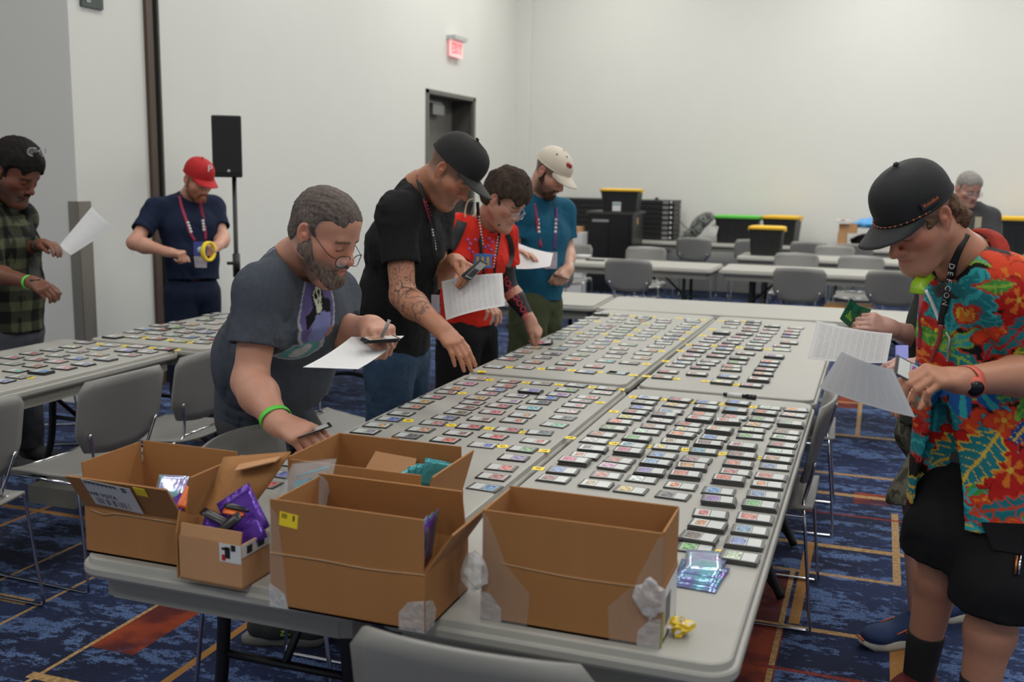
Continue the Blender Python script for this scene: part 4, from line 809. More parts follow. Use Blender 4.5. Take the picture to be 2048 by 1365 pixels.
# cardboard boxes, black bag and blue bag at the back wall
def cbox(u0, u1, v0, v1, y, d, label, m, zb=None):
    x, w, z, h = span(u0, u1, v0, v1, y); zb = z if zb is None else zb
    t = thing('cardboard_carton', label, 'box', (x, y+d/2, zb+.0005)); b = MB(); b.box((-w/2, -d/2, 0), (w/2, d/2, h), m); b.build('carton', t)
    b = MB(); b.box((-.025, -d/2-.001, h*.75), (.025, d/2, h+.001), M_CBE); b.build('tape_strip', t); return zb+h
za = cbox(1676, 1692, 458, 488, 12.3, .3, 'tall brown carton at the back wall, bottom of a pile of three', M_CBT, TZ)
zb_ = cbox(1679, 1714, 437, 457, 12.3, .35, 'brown carton in the middle of the pile at the back wall', M_CBT, za)
cbox(1672, 1700, 430, 438, 12.25, .3, 'flat white carton on top of the pile at the back wall', M_WHITE, zb_)
def blob(c, r, m, seed, amp=.25, n=18, k=12, flat=True):
    rg = random.Random(seed); b = MB(); ph0 = [rg.uniform(0, 6) for _ in range(6)]; vs = []
    for i in range(k+1):
        th_ = math.pi*i/k
        for j in range(n):
            ph = 2*math.pi*j/n; rr = 1+amp*(.5*math.sin(3*ph+ph0[0])*math.sin(2*th_+ph0[1])+.35*math.sin(5*ph+ph0[2]+th_*3)+.25*math.sin(9*ph+ph0[3])*math.sin(6*th_))+rg.uniform(-.06, .06)*(0 < i < k)
            z = r[2]*math.cos(th_)*rr
            vs.append((c[0]+r[0]*math.sin(th_)*math.cos(ph)*rr, c[1]+r[1]*math.sin(th_)*math.sin(ph)*rr, c[2]+(max(z, -r[2]*.8) if flat else z)))
    b.add(vs, [(i*n+j, i*n+(j+1) % n, (i+1)*n+(j+1) % n, (i+1)*n+j) for i in range(k) for j in range(n)], m, True); return b
x, w, z, h = span(1690, 1752, 458, 489, 12.3)
tag(blob((x+.09, 12.5, TZ+h*.42), (w/2, .22, h*.55), M_BKF, 2).build('black_bag'), 'slumped black bag on the back table beside brown cartons', 'bag')
x, w, z, h = span(1697, 1752, 440, 460, 12.25); M_BLU = mat('blue_plastic', (.10, .36, .72), .35, noise=.25, nscale=14, bump=.6, bscale=18)
tag(blob((x+.08, 12.5, TZ+.27+h*.35), (w/2, .2, h*.55), M_BLU, 5, .4, 22, 14).build('blue_plastic_bag'), 'crumpled light blue plastic bag on top of the black bag', 'bag')
x, w, z, h = span(1115, 1163, 470, 520, 10.9)
t = thing('white_box', 'white crate with a tan top, right of the teal polo shirt', 'box', (x, 11.1, 0)); b = MB(); b.box((-w/2, -.2, 0), (w/2, .2, ony(1140, 466, 10.9)[2]), M_WHITE); b.build('crate', t)
b = MB(); b.box((-w*.3, -.15, ony(1140, 466, 10.9)[2]), (w*.3, .15, ony(1140, 455, 10.9)[2]), M_CBT); b.build('tan_top', t)
x, y_, z_ = onz(1165, 517); b = MB(); b.tube([(0, 0, 0), (0, 0, .035), (0, 0, .036)], [.07, .10, .02], M_WHITE, 14); o = b.build('paper_bowl'); o.location = (x, y_, TZ+.0005); tag(o, 'low white paper bowl on the first row table', 'bowl')
b = MB(); b.box((-.10, -.02, 0), (.10, .02, .014), M_BKF); o = b.build('black_remote'); o.location = (x+.20, y_-.22, TZ+.0005); tag(o, 'flat black device lying beside the white bowl', 'device')
for i, (u, vt) in enumerate(((1984, 425), (1992, 418), (1998, 424), (1979, 432))):
    p = ony(u, 470, 12.45); q = ony(u+(-1, 3, 2, 0)[i], vt, 12.5); b = MB(); b.tube([(p[0], p[1], TZ+.02), q], .008, M_LATCH, 6); tag(b.build('antenna_rod'), f'thin grey rod standing at the back wall, {ORD[(2,3,4,1)[i]]} from the left', 'rod', 'thin rods by the rightmost bin')
p = ony(1990, 472, 12.4); tag(blob((p[0], 12.4, TZ+.045), (.10, .07, .05), M_BKF, 8).build('small_device'), 'small black device at the foot of the thin rods', 'device')
b = MB(); b.box((-.14, -.09, 0), (.14, .09, .09), mat('floor_box_grey', (.17, .17, .15), .6)); o = b.build('power_box'); o.location = (*onz(130, 1002, 0)[:2], .0005); tag(o, 'small grey power box on the carpet under the left table', 'box')
o = MB(); o.box((-.19, -.13, 0), (.19, .13, .16), mat('crate_blue', (.015, .05, .22), .5)); o = o.build('blue_crate'); q = onz(1700, 610, .1); o.location = (.72, 8.37, .0005); tag(o, 'dark blue crate on the floor in front of the orange-lidded bins', 'crate')

# ------------------------------------------------------------------ implicit-surface modelling for bodies and clothes
def V(*a): return np.array(a, float)
def nrm(v): v = np.asarray(v, float); return v/(np.linalg.norm(v)+1e-12)
class Sdf:
    def __init__(s): s.ops = []
    def cone(s, a, b, ra, rb, k=.02, neg=False, wide=None, ratio=1.0):
        """round cone a->b; optional wide axis with width ratio"""
        a = V(*a); b = V(*b); R = max(ra, rb)*max(1, ratio); f4 = np.float32
        s.ops.append(('c', (a.astype(f4), b.astype(f4), float(ra), float(rb), None if wide is None else nrm(wide).astype(f4), float(ratio)), (a+b)/2, np.linalg.norm(b-a)/2+R, k, neg)); return s
    def ell(s, c, r, Rm=None, k=.02, neg=False):
        c = V(*c); r = V(*r); f4 = np.float32; s.ops.append(('e', (c.astype(f4), r.astype(f4), None if Rm is None else np.array(Rm, f4)), c, r.max(), k, neg)); return s
    def cyl(s, a, b, r, k=.002, neg=True):
        a = V(*a); b = V(*b); f4 = np.float32; s.ops.append(('y', (a.astype(f4), b.astype(f4), float(r)), (a+b)/2, math.hypot(np.linalg.norm(b-a)/2, r), k, neg)); return s
    def half(s, p, n, k=.002):      # removes the side the normal points to
        s.ops.append(('h', (V(*p).astype(np.float32), nrm(n).astype(np.float32)), V(*p), 99.0, k, True)); return s
    @staticmethod
    def _d(op, P):
        t, q = op[0], op[1]
        if t == 'c':
            a, b, ra, rb, w, rt = q; ba = b-a; L = float(ba @ ba)+1e-12; pa = P-a; h = np.clip(pa @ ba/L, 0, 1)
            D = pa-h[:, None]*ba; r = ra+(rb-ra)*h
            if w is None: return np.sqrt((D*D).sum(1))-r
            dw = D @ w; d2 = (D*D).sum(1); do2 = np.maximum(d2-dw*dw, 0)
            k1 = np.sqrt(dw*dw/(rt*rt)+do2)/r; k2 = np.sqrt(dw*dw/rt**4+do2)/(r*r)
            return k1*(k1-1)/(k2+1e-9)
        if t == 'e':
            c, r, Rm = q; D = P-c
            if Rm is not None: D = D @ Rm.T
            k1 = np.sqrt(((D/r)**2).sum(1)); k2 = np.sqrt(((D/(r*r))**2).sum(1)); return k1*(k1-1)/(k2+1e-9)
        if t == 'y':
            a, b, r = q; ba = b-a; L = float(np.linalg.norm(ba)); u = ba/L; pa = P-a; x = pa @ u; rad = np.sqrt(np.maximum((pa*pa).sum(1)-x*x, 0))-r
            ax = np.abs(x-L/2)-L/2; return np.minimum(np.maximum(rad, ax), 0)+np.sqrt(np.maximum(rad, 0)**2+np.maximum(ax, 0)**2)
        if t == 'h': p, n = q; return -((P-p) @ n)
    @staticmethod
    def _comb(D, d, k, neg):
        if neg:
            e = -d; h = np.maximum(k-np.abs(D-e), 0)/k; return np.maximum(D, e)+h*h*k*.25
        h = np.maximum(k-np.abs(D-d), 0)/k; return np.minimum(D, d)-h*h*k*.25
    def eval(s, P):
        D = np.full(len(P), 1.0)
        for op in s.ops: D = s._comb(D, s._d(op, P), op[4], op[5])
        return D
    def blocks(s, C, pts, hb, disp=0):
        """C: block centres, pts: offsets; culled evaluation -> (nb, npts)"""
        nb, npt = len(C), len(pts); D = np.full((nb, npt), 1.0, np.float32); C4 = C.astype(np.float32); pts = pts.astype(np.float32)
        for op in s.ops:
            m = np.sqrt(((C-op[2])**2).sum(1))-op[3] < hb+op[4]+.02+disp
            idx = np.nonzero(m)[0]
            if not len(idx): continue
            P = (C4[idx][:, None, :]+pts[None]).reshape(-1, 3)
            d = s._d(op, P).reshape(len(idx), npt); D[idx] = s._comb(D[idx], d, op[4], op[5])
        return D
class Shell:
    """cloth: several Sdf groups, each hollowed to thickness th, then cut, then united"""
    def __init__(s, th=.006): s.g = []; s.th = th; s.k = .03; s.disp = None
    def add(s, sd, cuts=None): s.g.append((sd, cuts or Sdf())); return s
    @property
    def ops(s): return [o for g, c in s.g for o in g.ops]
    def _fin(s, vals, P=None):
        D = None; n = s.disp(P).reshape(vals[0][0].shape) if (s.disp is not None and P is not None) else 0.0
        for d, c in vals:
            d = d+n; e = np.maximum(d, c); e = np.maximum(e, -np.maximum(d+s.th, -(c+.035)))   # hollow only near the openings
            D = e if D is None else Sdf._comb(D, e, s.k, False)
        return D
    def eval(s, P): return s._fin([(g.eval(P), -1+0*P[:, 0] if not c.ops else s._cut(c, P)) for g, c in s.g])
    def _cut(s, c, P):
        D = np.full(len(P), -1.0, np.float32)
        for op in c.ops: D = np.maximum(D, -Sdf._d(op, P))
        return D
    def blocks(s, C, pts, hb, disp=0):
        out = []; P = (C[:, None, :]+pts[None]).reshape(-1, 3).astype(np.float32)
        for g, c in s.g:
            d = g.blocks(C, pts, hb, disp)
            if c.ops: e = s._cut(c, P).reshape(d.shape)
            else: e = np.full(d.shape, -1.0, np.float32)
            out.append((d, e))
        return s._fin(out, P)
def polygonize(S, h, disp=None, lo=None, hi=None, B=8, dmax=.0):
    if isinstance(S, Shell): S.disp = disp; disp = None; S.th = max(.008, 2.0*h)
    ops = S.ops; pos = [o for o in ops if not o[5]]
    lo_ = np.min([o[2]-o[3] for o in pos], 0)-2*h-dmax; hi_ = np.max([o[2]+o[3] for o in pos], 0)+2*h+dmax
    if lo is not None: lo_ = np.maximum(lo_, lo)
    if hi is not None: hi_ = np.minimum(hi_, hi)
    bs = B*h; nb = np.ceil((hi_-lo_)/bs).astype(int)
    g = np.stack(np.meshgrid(*[np.arange(n) for n in nb], indexing='ij'), -1).reshape(-1, 3)
    C = lo_+(g+.5)*bs; hb = bs*.87
    # coarse cull against positive ops
    near = np.zeros(len(C), bool)
    for o in pos: near |= np.sqrt(((C-o[2])**2).sum(1))-o[3] < hb
    g = g[near]; C = C[near]
    d = S.blocks(C, np.zeros((1, 3)), hb)[:, 0] if not isinstance(S, Shell) else S.eval(C)
    keep = np.abs(d) < hb*1.25+dmax+(.02 if isinstance(S, Shell) else 0); g = g[keep]; C = C[keep]
    ax = np.arange(B+1); off = np.stack(np.meshgrid(ax, ax, ax, indexing='ij'), -1).reshape(-1, 3)
    F = np.empty((len(C), (B+1)**3), np.float32); CH = 400
    for i in range(0, len(C), CH):
        c = C[i:i+CH]; f = S.blocks(c, (off-B/2)*h, hb)
        if disp is not None: f = f+disp((c[:, None, :]+((off-B/2)*h)[None]).reshape(-1, 3)).reshape(f.shape)
        F[i:i+CH] = f
    F = F.reshape(-1, B+1, B+1, B+1)
    act = (F.reshape(len(F), -1).min(1) < 0) & (F.reshape(len(F), -1).max(1) > 0); F = F[act]; g = g[act]
    if not len(F): return np.zeros((0, 3)), np.zeros((0, 4), int)
    sg = F < 0
    cor = [(0, 0, 0), (1, 0, 0), (0, 1, 0), (1, 1, 0), (0, 0, 1), (1, 0, 1), (0, 1, 1), (1, 1, 1)]
    sl = lambda A, c: A[:, c[0]:c[0]+B, c[1]:c[1]+B, c[2]:c[2]+B]
    cnt = sum(sl(sg, c).astype(np.int8) for c in cor); cross = (cnt > 0) & (cnt < 8)
    bi, vx, vy, vz = np.nonzero(cross); vox = g[bi]*B+np.stack([vx, vy, vz], 1)
    vals = np.stack([sl(F, c)[cross] for c in cor], 1); acc = np.zeros((len(vals), 3)); n = np.zeros(len(vals)); ca = np.array(cor, float)
    for a in range(8):
        for b in range(a+1, 8):
            if abs(ca[a]-ca[b]).sum() != 1: continue
            m = (vals[:, a] < 0) != (vals[:, b] < 0); t = vals[m, a]/(vals[m, a]-vals[m, b]); acc[m] += ca[a]+(ca[b]-ca[a])*t[:, None]; n[m] += 1
    verts = lo_+(vox+acc/n[:, None])*h
    dim = (nb*B+2).astype(np.int64); key = (vox[:, 0].astype(np.int64)*dim[1]+vox[:, 1])*dim[2]+vox[:, 2]
    order = np.argsort(key); ks = key[order]
    def find(v):
        k = (v[:, 0].astype(np.int64)*dim[1]+v[:, 1])*dim[2]+v[:, 2]; i = np.clip(np.searchsorted(ks, k), 0, len(ks)-1); ok = ks[i] == k; return np.where(ok, order[i], -1)
    quads = []
    s0 = vals[:, 0] < 0
    for axis, ci in ((0, 1), (1, 2), (2, 4)):
        m = s0 != (vals[:, ci] < 0); v = vox[m]; e1 = np.eye(3, dtype=int)[(axis+1) % 3]; e2 = np.eye(3, dtype=int)[(axis+2) % 3]
        q = np.stack([np.nonzero(m)[0], find(v-e1), find(v-e1-e2), find(v-e2)], 1); ok = (q >= 0).all(1); fl = s0[m]
        q = np.where(fl[:, None], q, q[:, ::-1]); quads.append(q[ok])
    return verts, np.concatenate(quads)
def relax(v, f, n=1, lam=.5):
    for _ in range(n):
        s = np.zeros_like(v); c = np.zeros(len(v))
        for i in range(4):
            j = f[:, (i+1) % 4]; np.add.at(s, f[:, i], v[j]); np.add.at(c, f[:, i], 1); np.add.at(s, j, v[f[:, i]]); np.add.at(c, j, 1)
        v = v+(s/np.maximum(c, 1)[:, None]-v)*lam
    return v
def vnormals(v, f):
    n = np.cross(v[f[:, 2]]-v[f[:, 0]], v[f[:, 3]]-v[f[:, 1]]); o = np.zeros_like(v)
    for i in range(4): np.add.at(o, f[:, i], n)
    return o/(np.linalg.norm(o, axis=1, keepdims=True)+1e-12)
def np_mesh(name, v, f, m, parent=None, colors=None, origin=None):
    me = bpy.data.meshes.new(name); o0 = np.zeros(3) if origin is None else np.array(origin)
    me.vertices.add(len(v)); me.vertices.foreach_set('co', (v-o0).astype(np.float32).ravel())
    me.loops.add(len(f)*4); me.loops.foreach_set('vertex_index', f.astype(np.int32).ravel())
    me.polygons.add(len(f)); me.polygons.foreach_set('loop_start', np.arange(len(f), dtype=np.int32)*4); me.polygons.foreach_set('loop_total', np.full(len(f), 4, np.int32))
    me.polygons.foreach_set('use_smooth', np.ones(len(f), bool)); me.update(calc_edges=True); me.materials.append(m)
    if colors is not None:
        a = me.color_attributes.new('Col', 'FLOAT_COLOR', 'POINT'); c = np.ones((len(v), 4), np.float32); c[:, :3] = colors; a.data.foreach_set('color', c.ravel())
    o = link(name, me, parent); return o

# ------------------------------------------------------------------ head
class Head:
    """local frame: x = own right, y = forward, z = up, origin between the ears"""
    def __init__(s, c, face, pitch, roll=0.0, k=1.0):
        F = nrm([face[0], face[1], 0]); up = V(0, 0, 1); Rt = np.cross(F, up); th = R_(pitch)
        Fp = F*math.cos(th)-up*math.sin(th); Up = F*math.sin(th)+up*math.cos(th)
        rl = R_(roll); Rr = Rt*math.cos(rl)+Up*math.sin(rl); Ur = -Rt*math.sin(rl)+Up*math.cos(rl)
        s.M = np.stack([Rr, Fp, Ur]); s.c = V(*c); s.k = k
    def w(s, p): return s.c+(np.asarray(p, float)*s.k) @ s.M
    def dirw(s, d): return np.asarray(d, float) @ s.M
    def l(s, P): return ((P-s.c) @ s.M.T)/s.k
    def ell(s, S, c, r, k=.02, neg=False, rot=None):
        M = s.M
        if rot is not None: M = np.array(rot) @ s.M
        S.ell(s.w(c), np.array(r)*s.k, M, k*s.k, neg)
    def cone(s, S, a, b, ra, rb, k=.02, neg=False): S.cone(s.w(a), s.w(b), ra*s.k, rb*s.k, k*s.k, neg)
    def skull(s, S, jaw=1.0, nose=1.0, fat=0.0):
        e, c = s.ell, s.cone
        e(S, (0, -.014, .045), (.075, .098, .088), .01); e(S, (0, .030, .048), (.066, .060, .066), .03)
        e(S, (0, .034, -.030), (.060+fat*.6, .054, .076), .03)
        for x in (-1, 1):
            c(S, (x*.052, .0, -.045), (x*.018, .072, -.096), .020*jaw+fat, .017*jaw+fat, .035)
            e(S, (x*.047, .052, -.018), (.021, .024, .020), .025)
        e(S, (0, .076, -.100), (.024*jaw, .020, .019), .025)
        if fat: e(S, (0, .045, -.108), (.045, .045, .025+fat), .03)
        c(S, (-.034, .076, .022), (.034, .076, .022), .0125, .0125, .018)
        for x in (-1, 1): e(S, (x*.031, .100, .001), (.019, .017, .013), .018, True)
        for x in (-1, 1): e(S, (x*.031, .072, .001), (.0155, .0150, .0120), .006)
        c(S, (0, .088, .014), (0, .106*nose, -.026), .0085, .0115, .014); e(S, (0, .110*nose, -.031), (.0125, .012, .011), .010)
        for x in (-1, 1): e(S, (x*.0125, .099, -.036), (.009, .010, .008), .007)
        for x in (-1, 1): e(S, (x*.006, .104, -.0435), (.0035, .005, .0035), .003, True)
        c(S, (-.020, .083, -.056), (.020, .083, -.056), .0105, .0105, .016); c(S, (-.017, .0915, -.0605), (.017, .0915, -.0605), .0052, .0052, .008)
        c(S, (-.015, .0895, -.0715), (.015, .0895, -.0715), .0065, .0065, .008); c(S, (-.023, .098, -.0655), (.023, .098, -.0655), .0022, .0022, .003, True)
        for x in (-1, 1):
            th = R_(18*x); rot = np.array([[math.cos(th), math.sin(th), 0], [-math.sin(th), math.cos(th), 0], [0, 0, 1]])
            rot = np.array([[1, 0, 0], [0, math.cos(.2), math.sin(.2)], [0, -math.sin(.2), math.cos(.2)]]) @ rot
            e(S, (x*.0795, -.016, .002), (.0085, .0185, .031), .006, False, rot); e(S, (x*.0865, -.012, .006), (.0085, .0115, .021), .005, True, rot)
            e(S, (x*.0815, -.010, -.003), (.005, .006, .009), .004, False, rot); e(S, (x*.0765, -.008, -.027), (.006, .0085, .009), .006)
def skin_colors(P, H, base, lips=.5, brow=None, stub=None, hairc=None, shave=None):
    L = H.l(P); x, y, z = L.T; base = np.array(base); C = np.tile(base, (len(P), 1))
    hd = np.exp(-np.maximum(0, np.sqrt((x/.1)**2+(y/.125)**2+(z/.15)**2)-1)*30)
    def blend(m, c): nonlocal C; m = np.clip(m, 0, 1)[:, None]*hd[:, None]; C = C*(1-m)+np.array(c)*m
    red = base*np.array([1.10, .78, .74])
    g = lambda cx, cy, cz, s: np.exp(-((x-cx)**2+(y-cy)**2+(z-cz)**2)/s**2)
    blend(.75*(g(0, .108, -.03, .022)+g(.05, .065, -.02, .03)+g(-.05, .065, -.02, .03)+g(.082, -.015, .005, .03)+g(-.082, -.015, .005, .03)), red)
    lm = ((np.abs(z+.066) < .0105) & (np.abs(x) < .021*(1-((z+.066)/.016)**2)) & (y > .082)).astype(float); blend(lm*lips*1.3, base*np.array([1.0, .58, .58]))
    blend(((np.abs(z+.0655) < .0016) & (np.abs(x) < .023) & (y > .07)).astype(float)*.8, base*.35)
    for sx in (-1, 1):
        lash = (np.abs(z-(-.0065+((x-sx*.031)/.016)**2*.004)) < .0022) & (np.abs(x-sx*.031) < .0155) & (y > .06); blend(lash*.85, base*.15)
        crease = (np.abs(z-(.0075-((x-sx*.031)/.016)**2*.004)) < .0012) & (np.abs(x-sx*.031) < .015) & (y > .06); blend(crease*.5, base*.5)
    if brow is not None:
        for sx in (-1, 1):
            bz = .0225-.25*np.maximum(0, np.abs(x)-.035)+.0; m = (np.abs(z-bz) < .0045) & (np.abs(x-sx*.032) < .021) & (y > .05); blend(m*.8, brow)
    if stub is not None:
        c, a, top = stub; zl = -.045+.75*np.maximum(0, .045-y)*top; m = 1/(1+np.exp((z-zl)/.004)); m *= (y > -.02-0*z); m *= 1/(1+np.exp(-(y+.01)/.006)); m *= (z > -.13)*1.0; m *= 1-lm; m *= 1-((np.abs(x) > .074) & (y < .012)); m *= 1-np.exp(-((x/.02)**2+((z+.05)/.0)**2)) if False else 1
        blend(m*a, c)
    if hairc is not None and shave is not None:
        m = 1/(1+np.exp(-(z-shave(x, y))/.004))*(y < .075)*(1-1/(1+np.exp(-(np.abs(x)-.0775)/.001))*((y < .012) & (y > -.045) & (np.abs(z) < .045))); blend(m*.75, hairc)
    return C
def noise3(P, f, seed=0):
    r = np.random.RandomState(seed); P = np.asarray(P, np.float32); o = np.zeros(len(P), np.float32)
    for i in range(5):
        d = r.normal(size=3); d = (d/np.linalg.norm(d)).astype(P.dtype); e = r.normal(size=3); e = (e/np.linalg.norm(e)).astype(P.dtype)
        o += np.sin(P @ d*f*(1+.35*i)+r.uniform(0, 6)+1.3*np.sin(P @ e*f*.6+r.uniform(0, 6)))
    return o/5

# ------------------------------------------------------------------ hands: wrist w, direction of fingers d, back-of-hand normal n, side +1 right / -1 left
FL = [(.048, .028, .022), (.050, .030, .023), (.046, .028, .022), (.036, .021, .019)]
def hand(S, w, d, n, right, curl, thumb=(35, 25, 20), spread=4.0, k=1.0, g=None):
    d = nrm(d); n = nrm(np.asarray(n, float)-np.dot(n, d)*d); tx = np.cross(d, n)*(1 if right else -1)*-1   # thumb side
    w = V(*w); P = lambda a, b, c: w+(tx*a+d*b+n*c)*k
    S.cone(w-d*.02*k, P(0, .02, 0), .024*k, .026*k, .02, wide=tx, ratio=1.25)
    for i, a in enumerate((.027, .009, -.009, -.026)):
        S.cone(P(a*.55, .015, 0), P(a, .088-(.004, 0, .003, .012)[i], .002), .0145*k, .0125*k, .012)
    S.cone(P(.012, .02, -.008), P(-.015, .07, -.008), .016*k, .013*k, .02)
    S.cone(P(.016, .012, -.008), P(.032, .045, -.014), .017*k, .016*k, .018)
    tips = []
    for i, a in enumerate((.027, .009, -.009, -.026)):
        p = P(a, .088-(.004, 0, .003, .012)[i], .002); c = curl[i]; ang = 0; sp = R_(spread*(1.5-i)); r = (.0098, .0100, .0095, .0085)[i]*k
        f = d*math.cos(sp)+tx*math.sin(sp)
        for j, ln in enumerate(FL[i]):
            ang += R_(c[j]); dr = f*math.cos(ang)-n*math.sin(ang); q = p+dr*ln*k*1.02
            S.cone(p, q, r*(1-.06*j), r*(.94-.07*j), .0035); p = q
        tips.append(p)
    a0, a1, a2 = [R_(x) for x in thumb]; p = P(.030, .040, -.013); base = nrm(d*math.cos(a0)+tx*math.sin(a0)-n*.25)
    p2 = p+base*.036*k; S.cone(p, p2, .0135*k, .0115*k, .008)
    d2 = nrm(base*math.cos(a1)+(-tx*.55-n*.6+d*.35)*math.sin(a1)); p3 = p2+d2*.031*k; S.cone(p2, p3, .0112*k, .0105*k, .004)
    d3 = nrm(d2*math.cos(a2)+(-tx*.6-n*.5)*math.sin(a2)); p4 = p3+d3*.024*k; S.cone(p3, p4, .0105*k, .0082*k, .004); tips.append(p4)
    return tips
OPEN = [(18, 15, 8)]*4
RELAX = [(25, 35, 20), (32, 40, 22), (38, 42, 24), (42, 45, 25)]
GRIP = [(55, 65, 35), (60, 70, 38), (62, 70, 40), (62, 68, 40)]
PINCH = [(45, 42, 22), (50, 52, 30), (55, 58, 34), (58, 60, 35)]
FIST = [(75, 85, 50)]*4
def arm(S, sh, el, wr, r=(.050, .041, .045, .027), k=.03):
    sh, el, wr = V(*sh), V(*el), V(*wr); f = el+(wr-el)*.30
    S.cone(sh, el, r[0], r[1], k); S.cone(el, f, r[1]*.98, r[2], k); S.cone(f, wr, r[2], r[3], k)
def leg(S, hip, kn, an, r=(.075, .055, .058, .036), k=.03):
    hip, kn, an = V(*hip), V(*kn), V(*an); f = kn+(an-kn)*.33+nrm(np.cross(nrm(an-kn), V(1, 0, 0)))*0
    S.cone(hip, kn, r[0], r[1], k); S.cone(kn, f, r[1], r[2], k); S.cone(f, an, r[2], r[3], k)
def M_skin(name, rough=.48):
    m = mat(name, (1, 1, 1), rough, noise=.06, nscale=60, bump=.10, bscale=220, vcol=True); b = m.node_tree.nodes['Principled BSDF']
    b.inputs['Subsurface Weight'].default_value = .12; b.inputs['Subsurface Radius'].default_value = (.012, .005, .003); b.inputs['Subsurface Scale'].default_value = .6
    return m
SKIN = M_skin('skin')
def cloth_mat(name, col, rough=.85, noise=.10, nscale=120, fold=.35, fscale=9.0, vcol=False, stretch=(1, 1, .55), sheen=0.0):
    m = mat(name, col, rough, noise=noise, nscale=nscale, vcol=vcol, spec=.2, sheen=sheen); nt = m.node_tree; b = nt.nodes['Principled BSDF']
    tc = nt.nodes.new('ShaderNodeTexCoord'); mp = nt.nodes.new('ShaderNodeMapping'); mp.inputs['Scale'].default_value = stretch; nt.links.new(tc.outputs['Object'], mp.inputs[0])
    n = nt.nodes.new('ShaderNodeTexNoise'); n.inputs['Scale'].default_value = fscale; n.inputs['Detail'].default_value = 2.5; n.inputs['Distortion'].default_value = .8; nt.links.new(mp.outputs[0], n.inputs['Vector'])
    bp = nt.nodes.new('ShaderNodeBump'); bp.inputs['Strength'].default_value = min(1, fold*1.5); bp.inputs['Distance'].default_value = .03; nt.links.new(n.outputs['Fac'], bp.inputs['Height'])
    nt.links.new(bp.outputs[0], b.inputs['Normal']); return m
def folds(f=22, amp=.004, seed=0, stretch=(1, 1, .5)):
    st = np.array(stretch, np.float32); f = f*2.6
    def d(P):
        n = noise3(P*st, f, seed); n2 = noise3(P*st[::-1], f*2.1, seed+20); m = np.clip(noise3(P, f*.35, seed+50)*.9+.55, 0, 1.4); return amp*(1.9*(.7-2*np.abs(n))+.7*(.7-2*np.abs(n2)))*m
    return d
def shoe(parent, ankle, toe, m_up, m_sole, name='shoe', k=1.0, accent=None):
    ankle, toe = V(*ankle), V(*toe); d = nrm([toe[0]-ankle[0], toe[1]-ankle[1], 0]); s_ = np.cross(V(0, 0, 1), d); heel = V(ankle[0], ankle[1], 0)-d*.075*k
    Pt = lambda a, b, c: heel+d*a*k+s_*b*k+V(0, 0, c*k)
    S = Sdf(); S.cone(Pt(.05, 0, .06), Pt(.11, 0, .062), .042*k, .040*k, .03, wide=s_, ratio=.95); S.cone(Pt(.07, 0, .085), Pt(.06, 0, .105), .040*k, .038*k, .03)
    S.cone(Pt(.11, 0, .058), Pt(.22, .005, .045), .042*k, .030*k, .04, wide=s_, ratio=1.2); S.ell(Pt(.235, .004, .042), (.055*k, .048*k, .030*k), np.stack([d, s_, V(0, 0, 1)]), .03); S.half(Pt(0, 0, .026), (0, 0, -1)); S.ell(Pt(.065, 0, .125), (.038*k, .030*k, .022*k), np.stack([d, s_, V(0, 0, 1)]), .01, True)
    v, f = polygonize(S, .005*k); sh = np_mesh(name, relax(v, f), f, m_up, parent)
    b = MB(); rings = []
    out = [(-.01, .0), (.0, .028), (.04, .038), (.10, .036), (.16, .042), (.22, .050), (.265, .040), (.292, .018), (.296, 0), (.292, -.016), (.265, -.036), (.22, -.046), (.16, -.038), (.10, -.034), (.04, -.036), (.0, -.028)]
    for z, g_ in ((.001, .97), (.012, 1.03), (.026, 1.02), (.032, .97)): rings.append([Pt(.14+(a-.14)*g_, b_*g_, z+(.012 if a > .27 and z < .02 else 0)) for a, b_ in out])
    b.loft(rings, m_sole); o = b.build('sole', sh)
    b = MB()
    for i in range(5):
        a = .125+i*.019; z = .100-.0075*i
        b.tube([Pt(a, -.024, z-.010), Pt(a+.004, 0, z+.002), Pt(a+.001, .024, z-.010)], .0026*k, MATS['lace'], 5)
    b.build('laces', sh)
    return sh, Pt
mat('lace', (.03, .03, .035), .8)

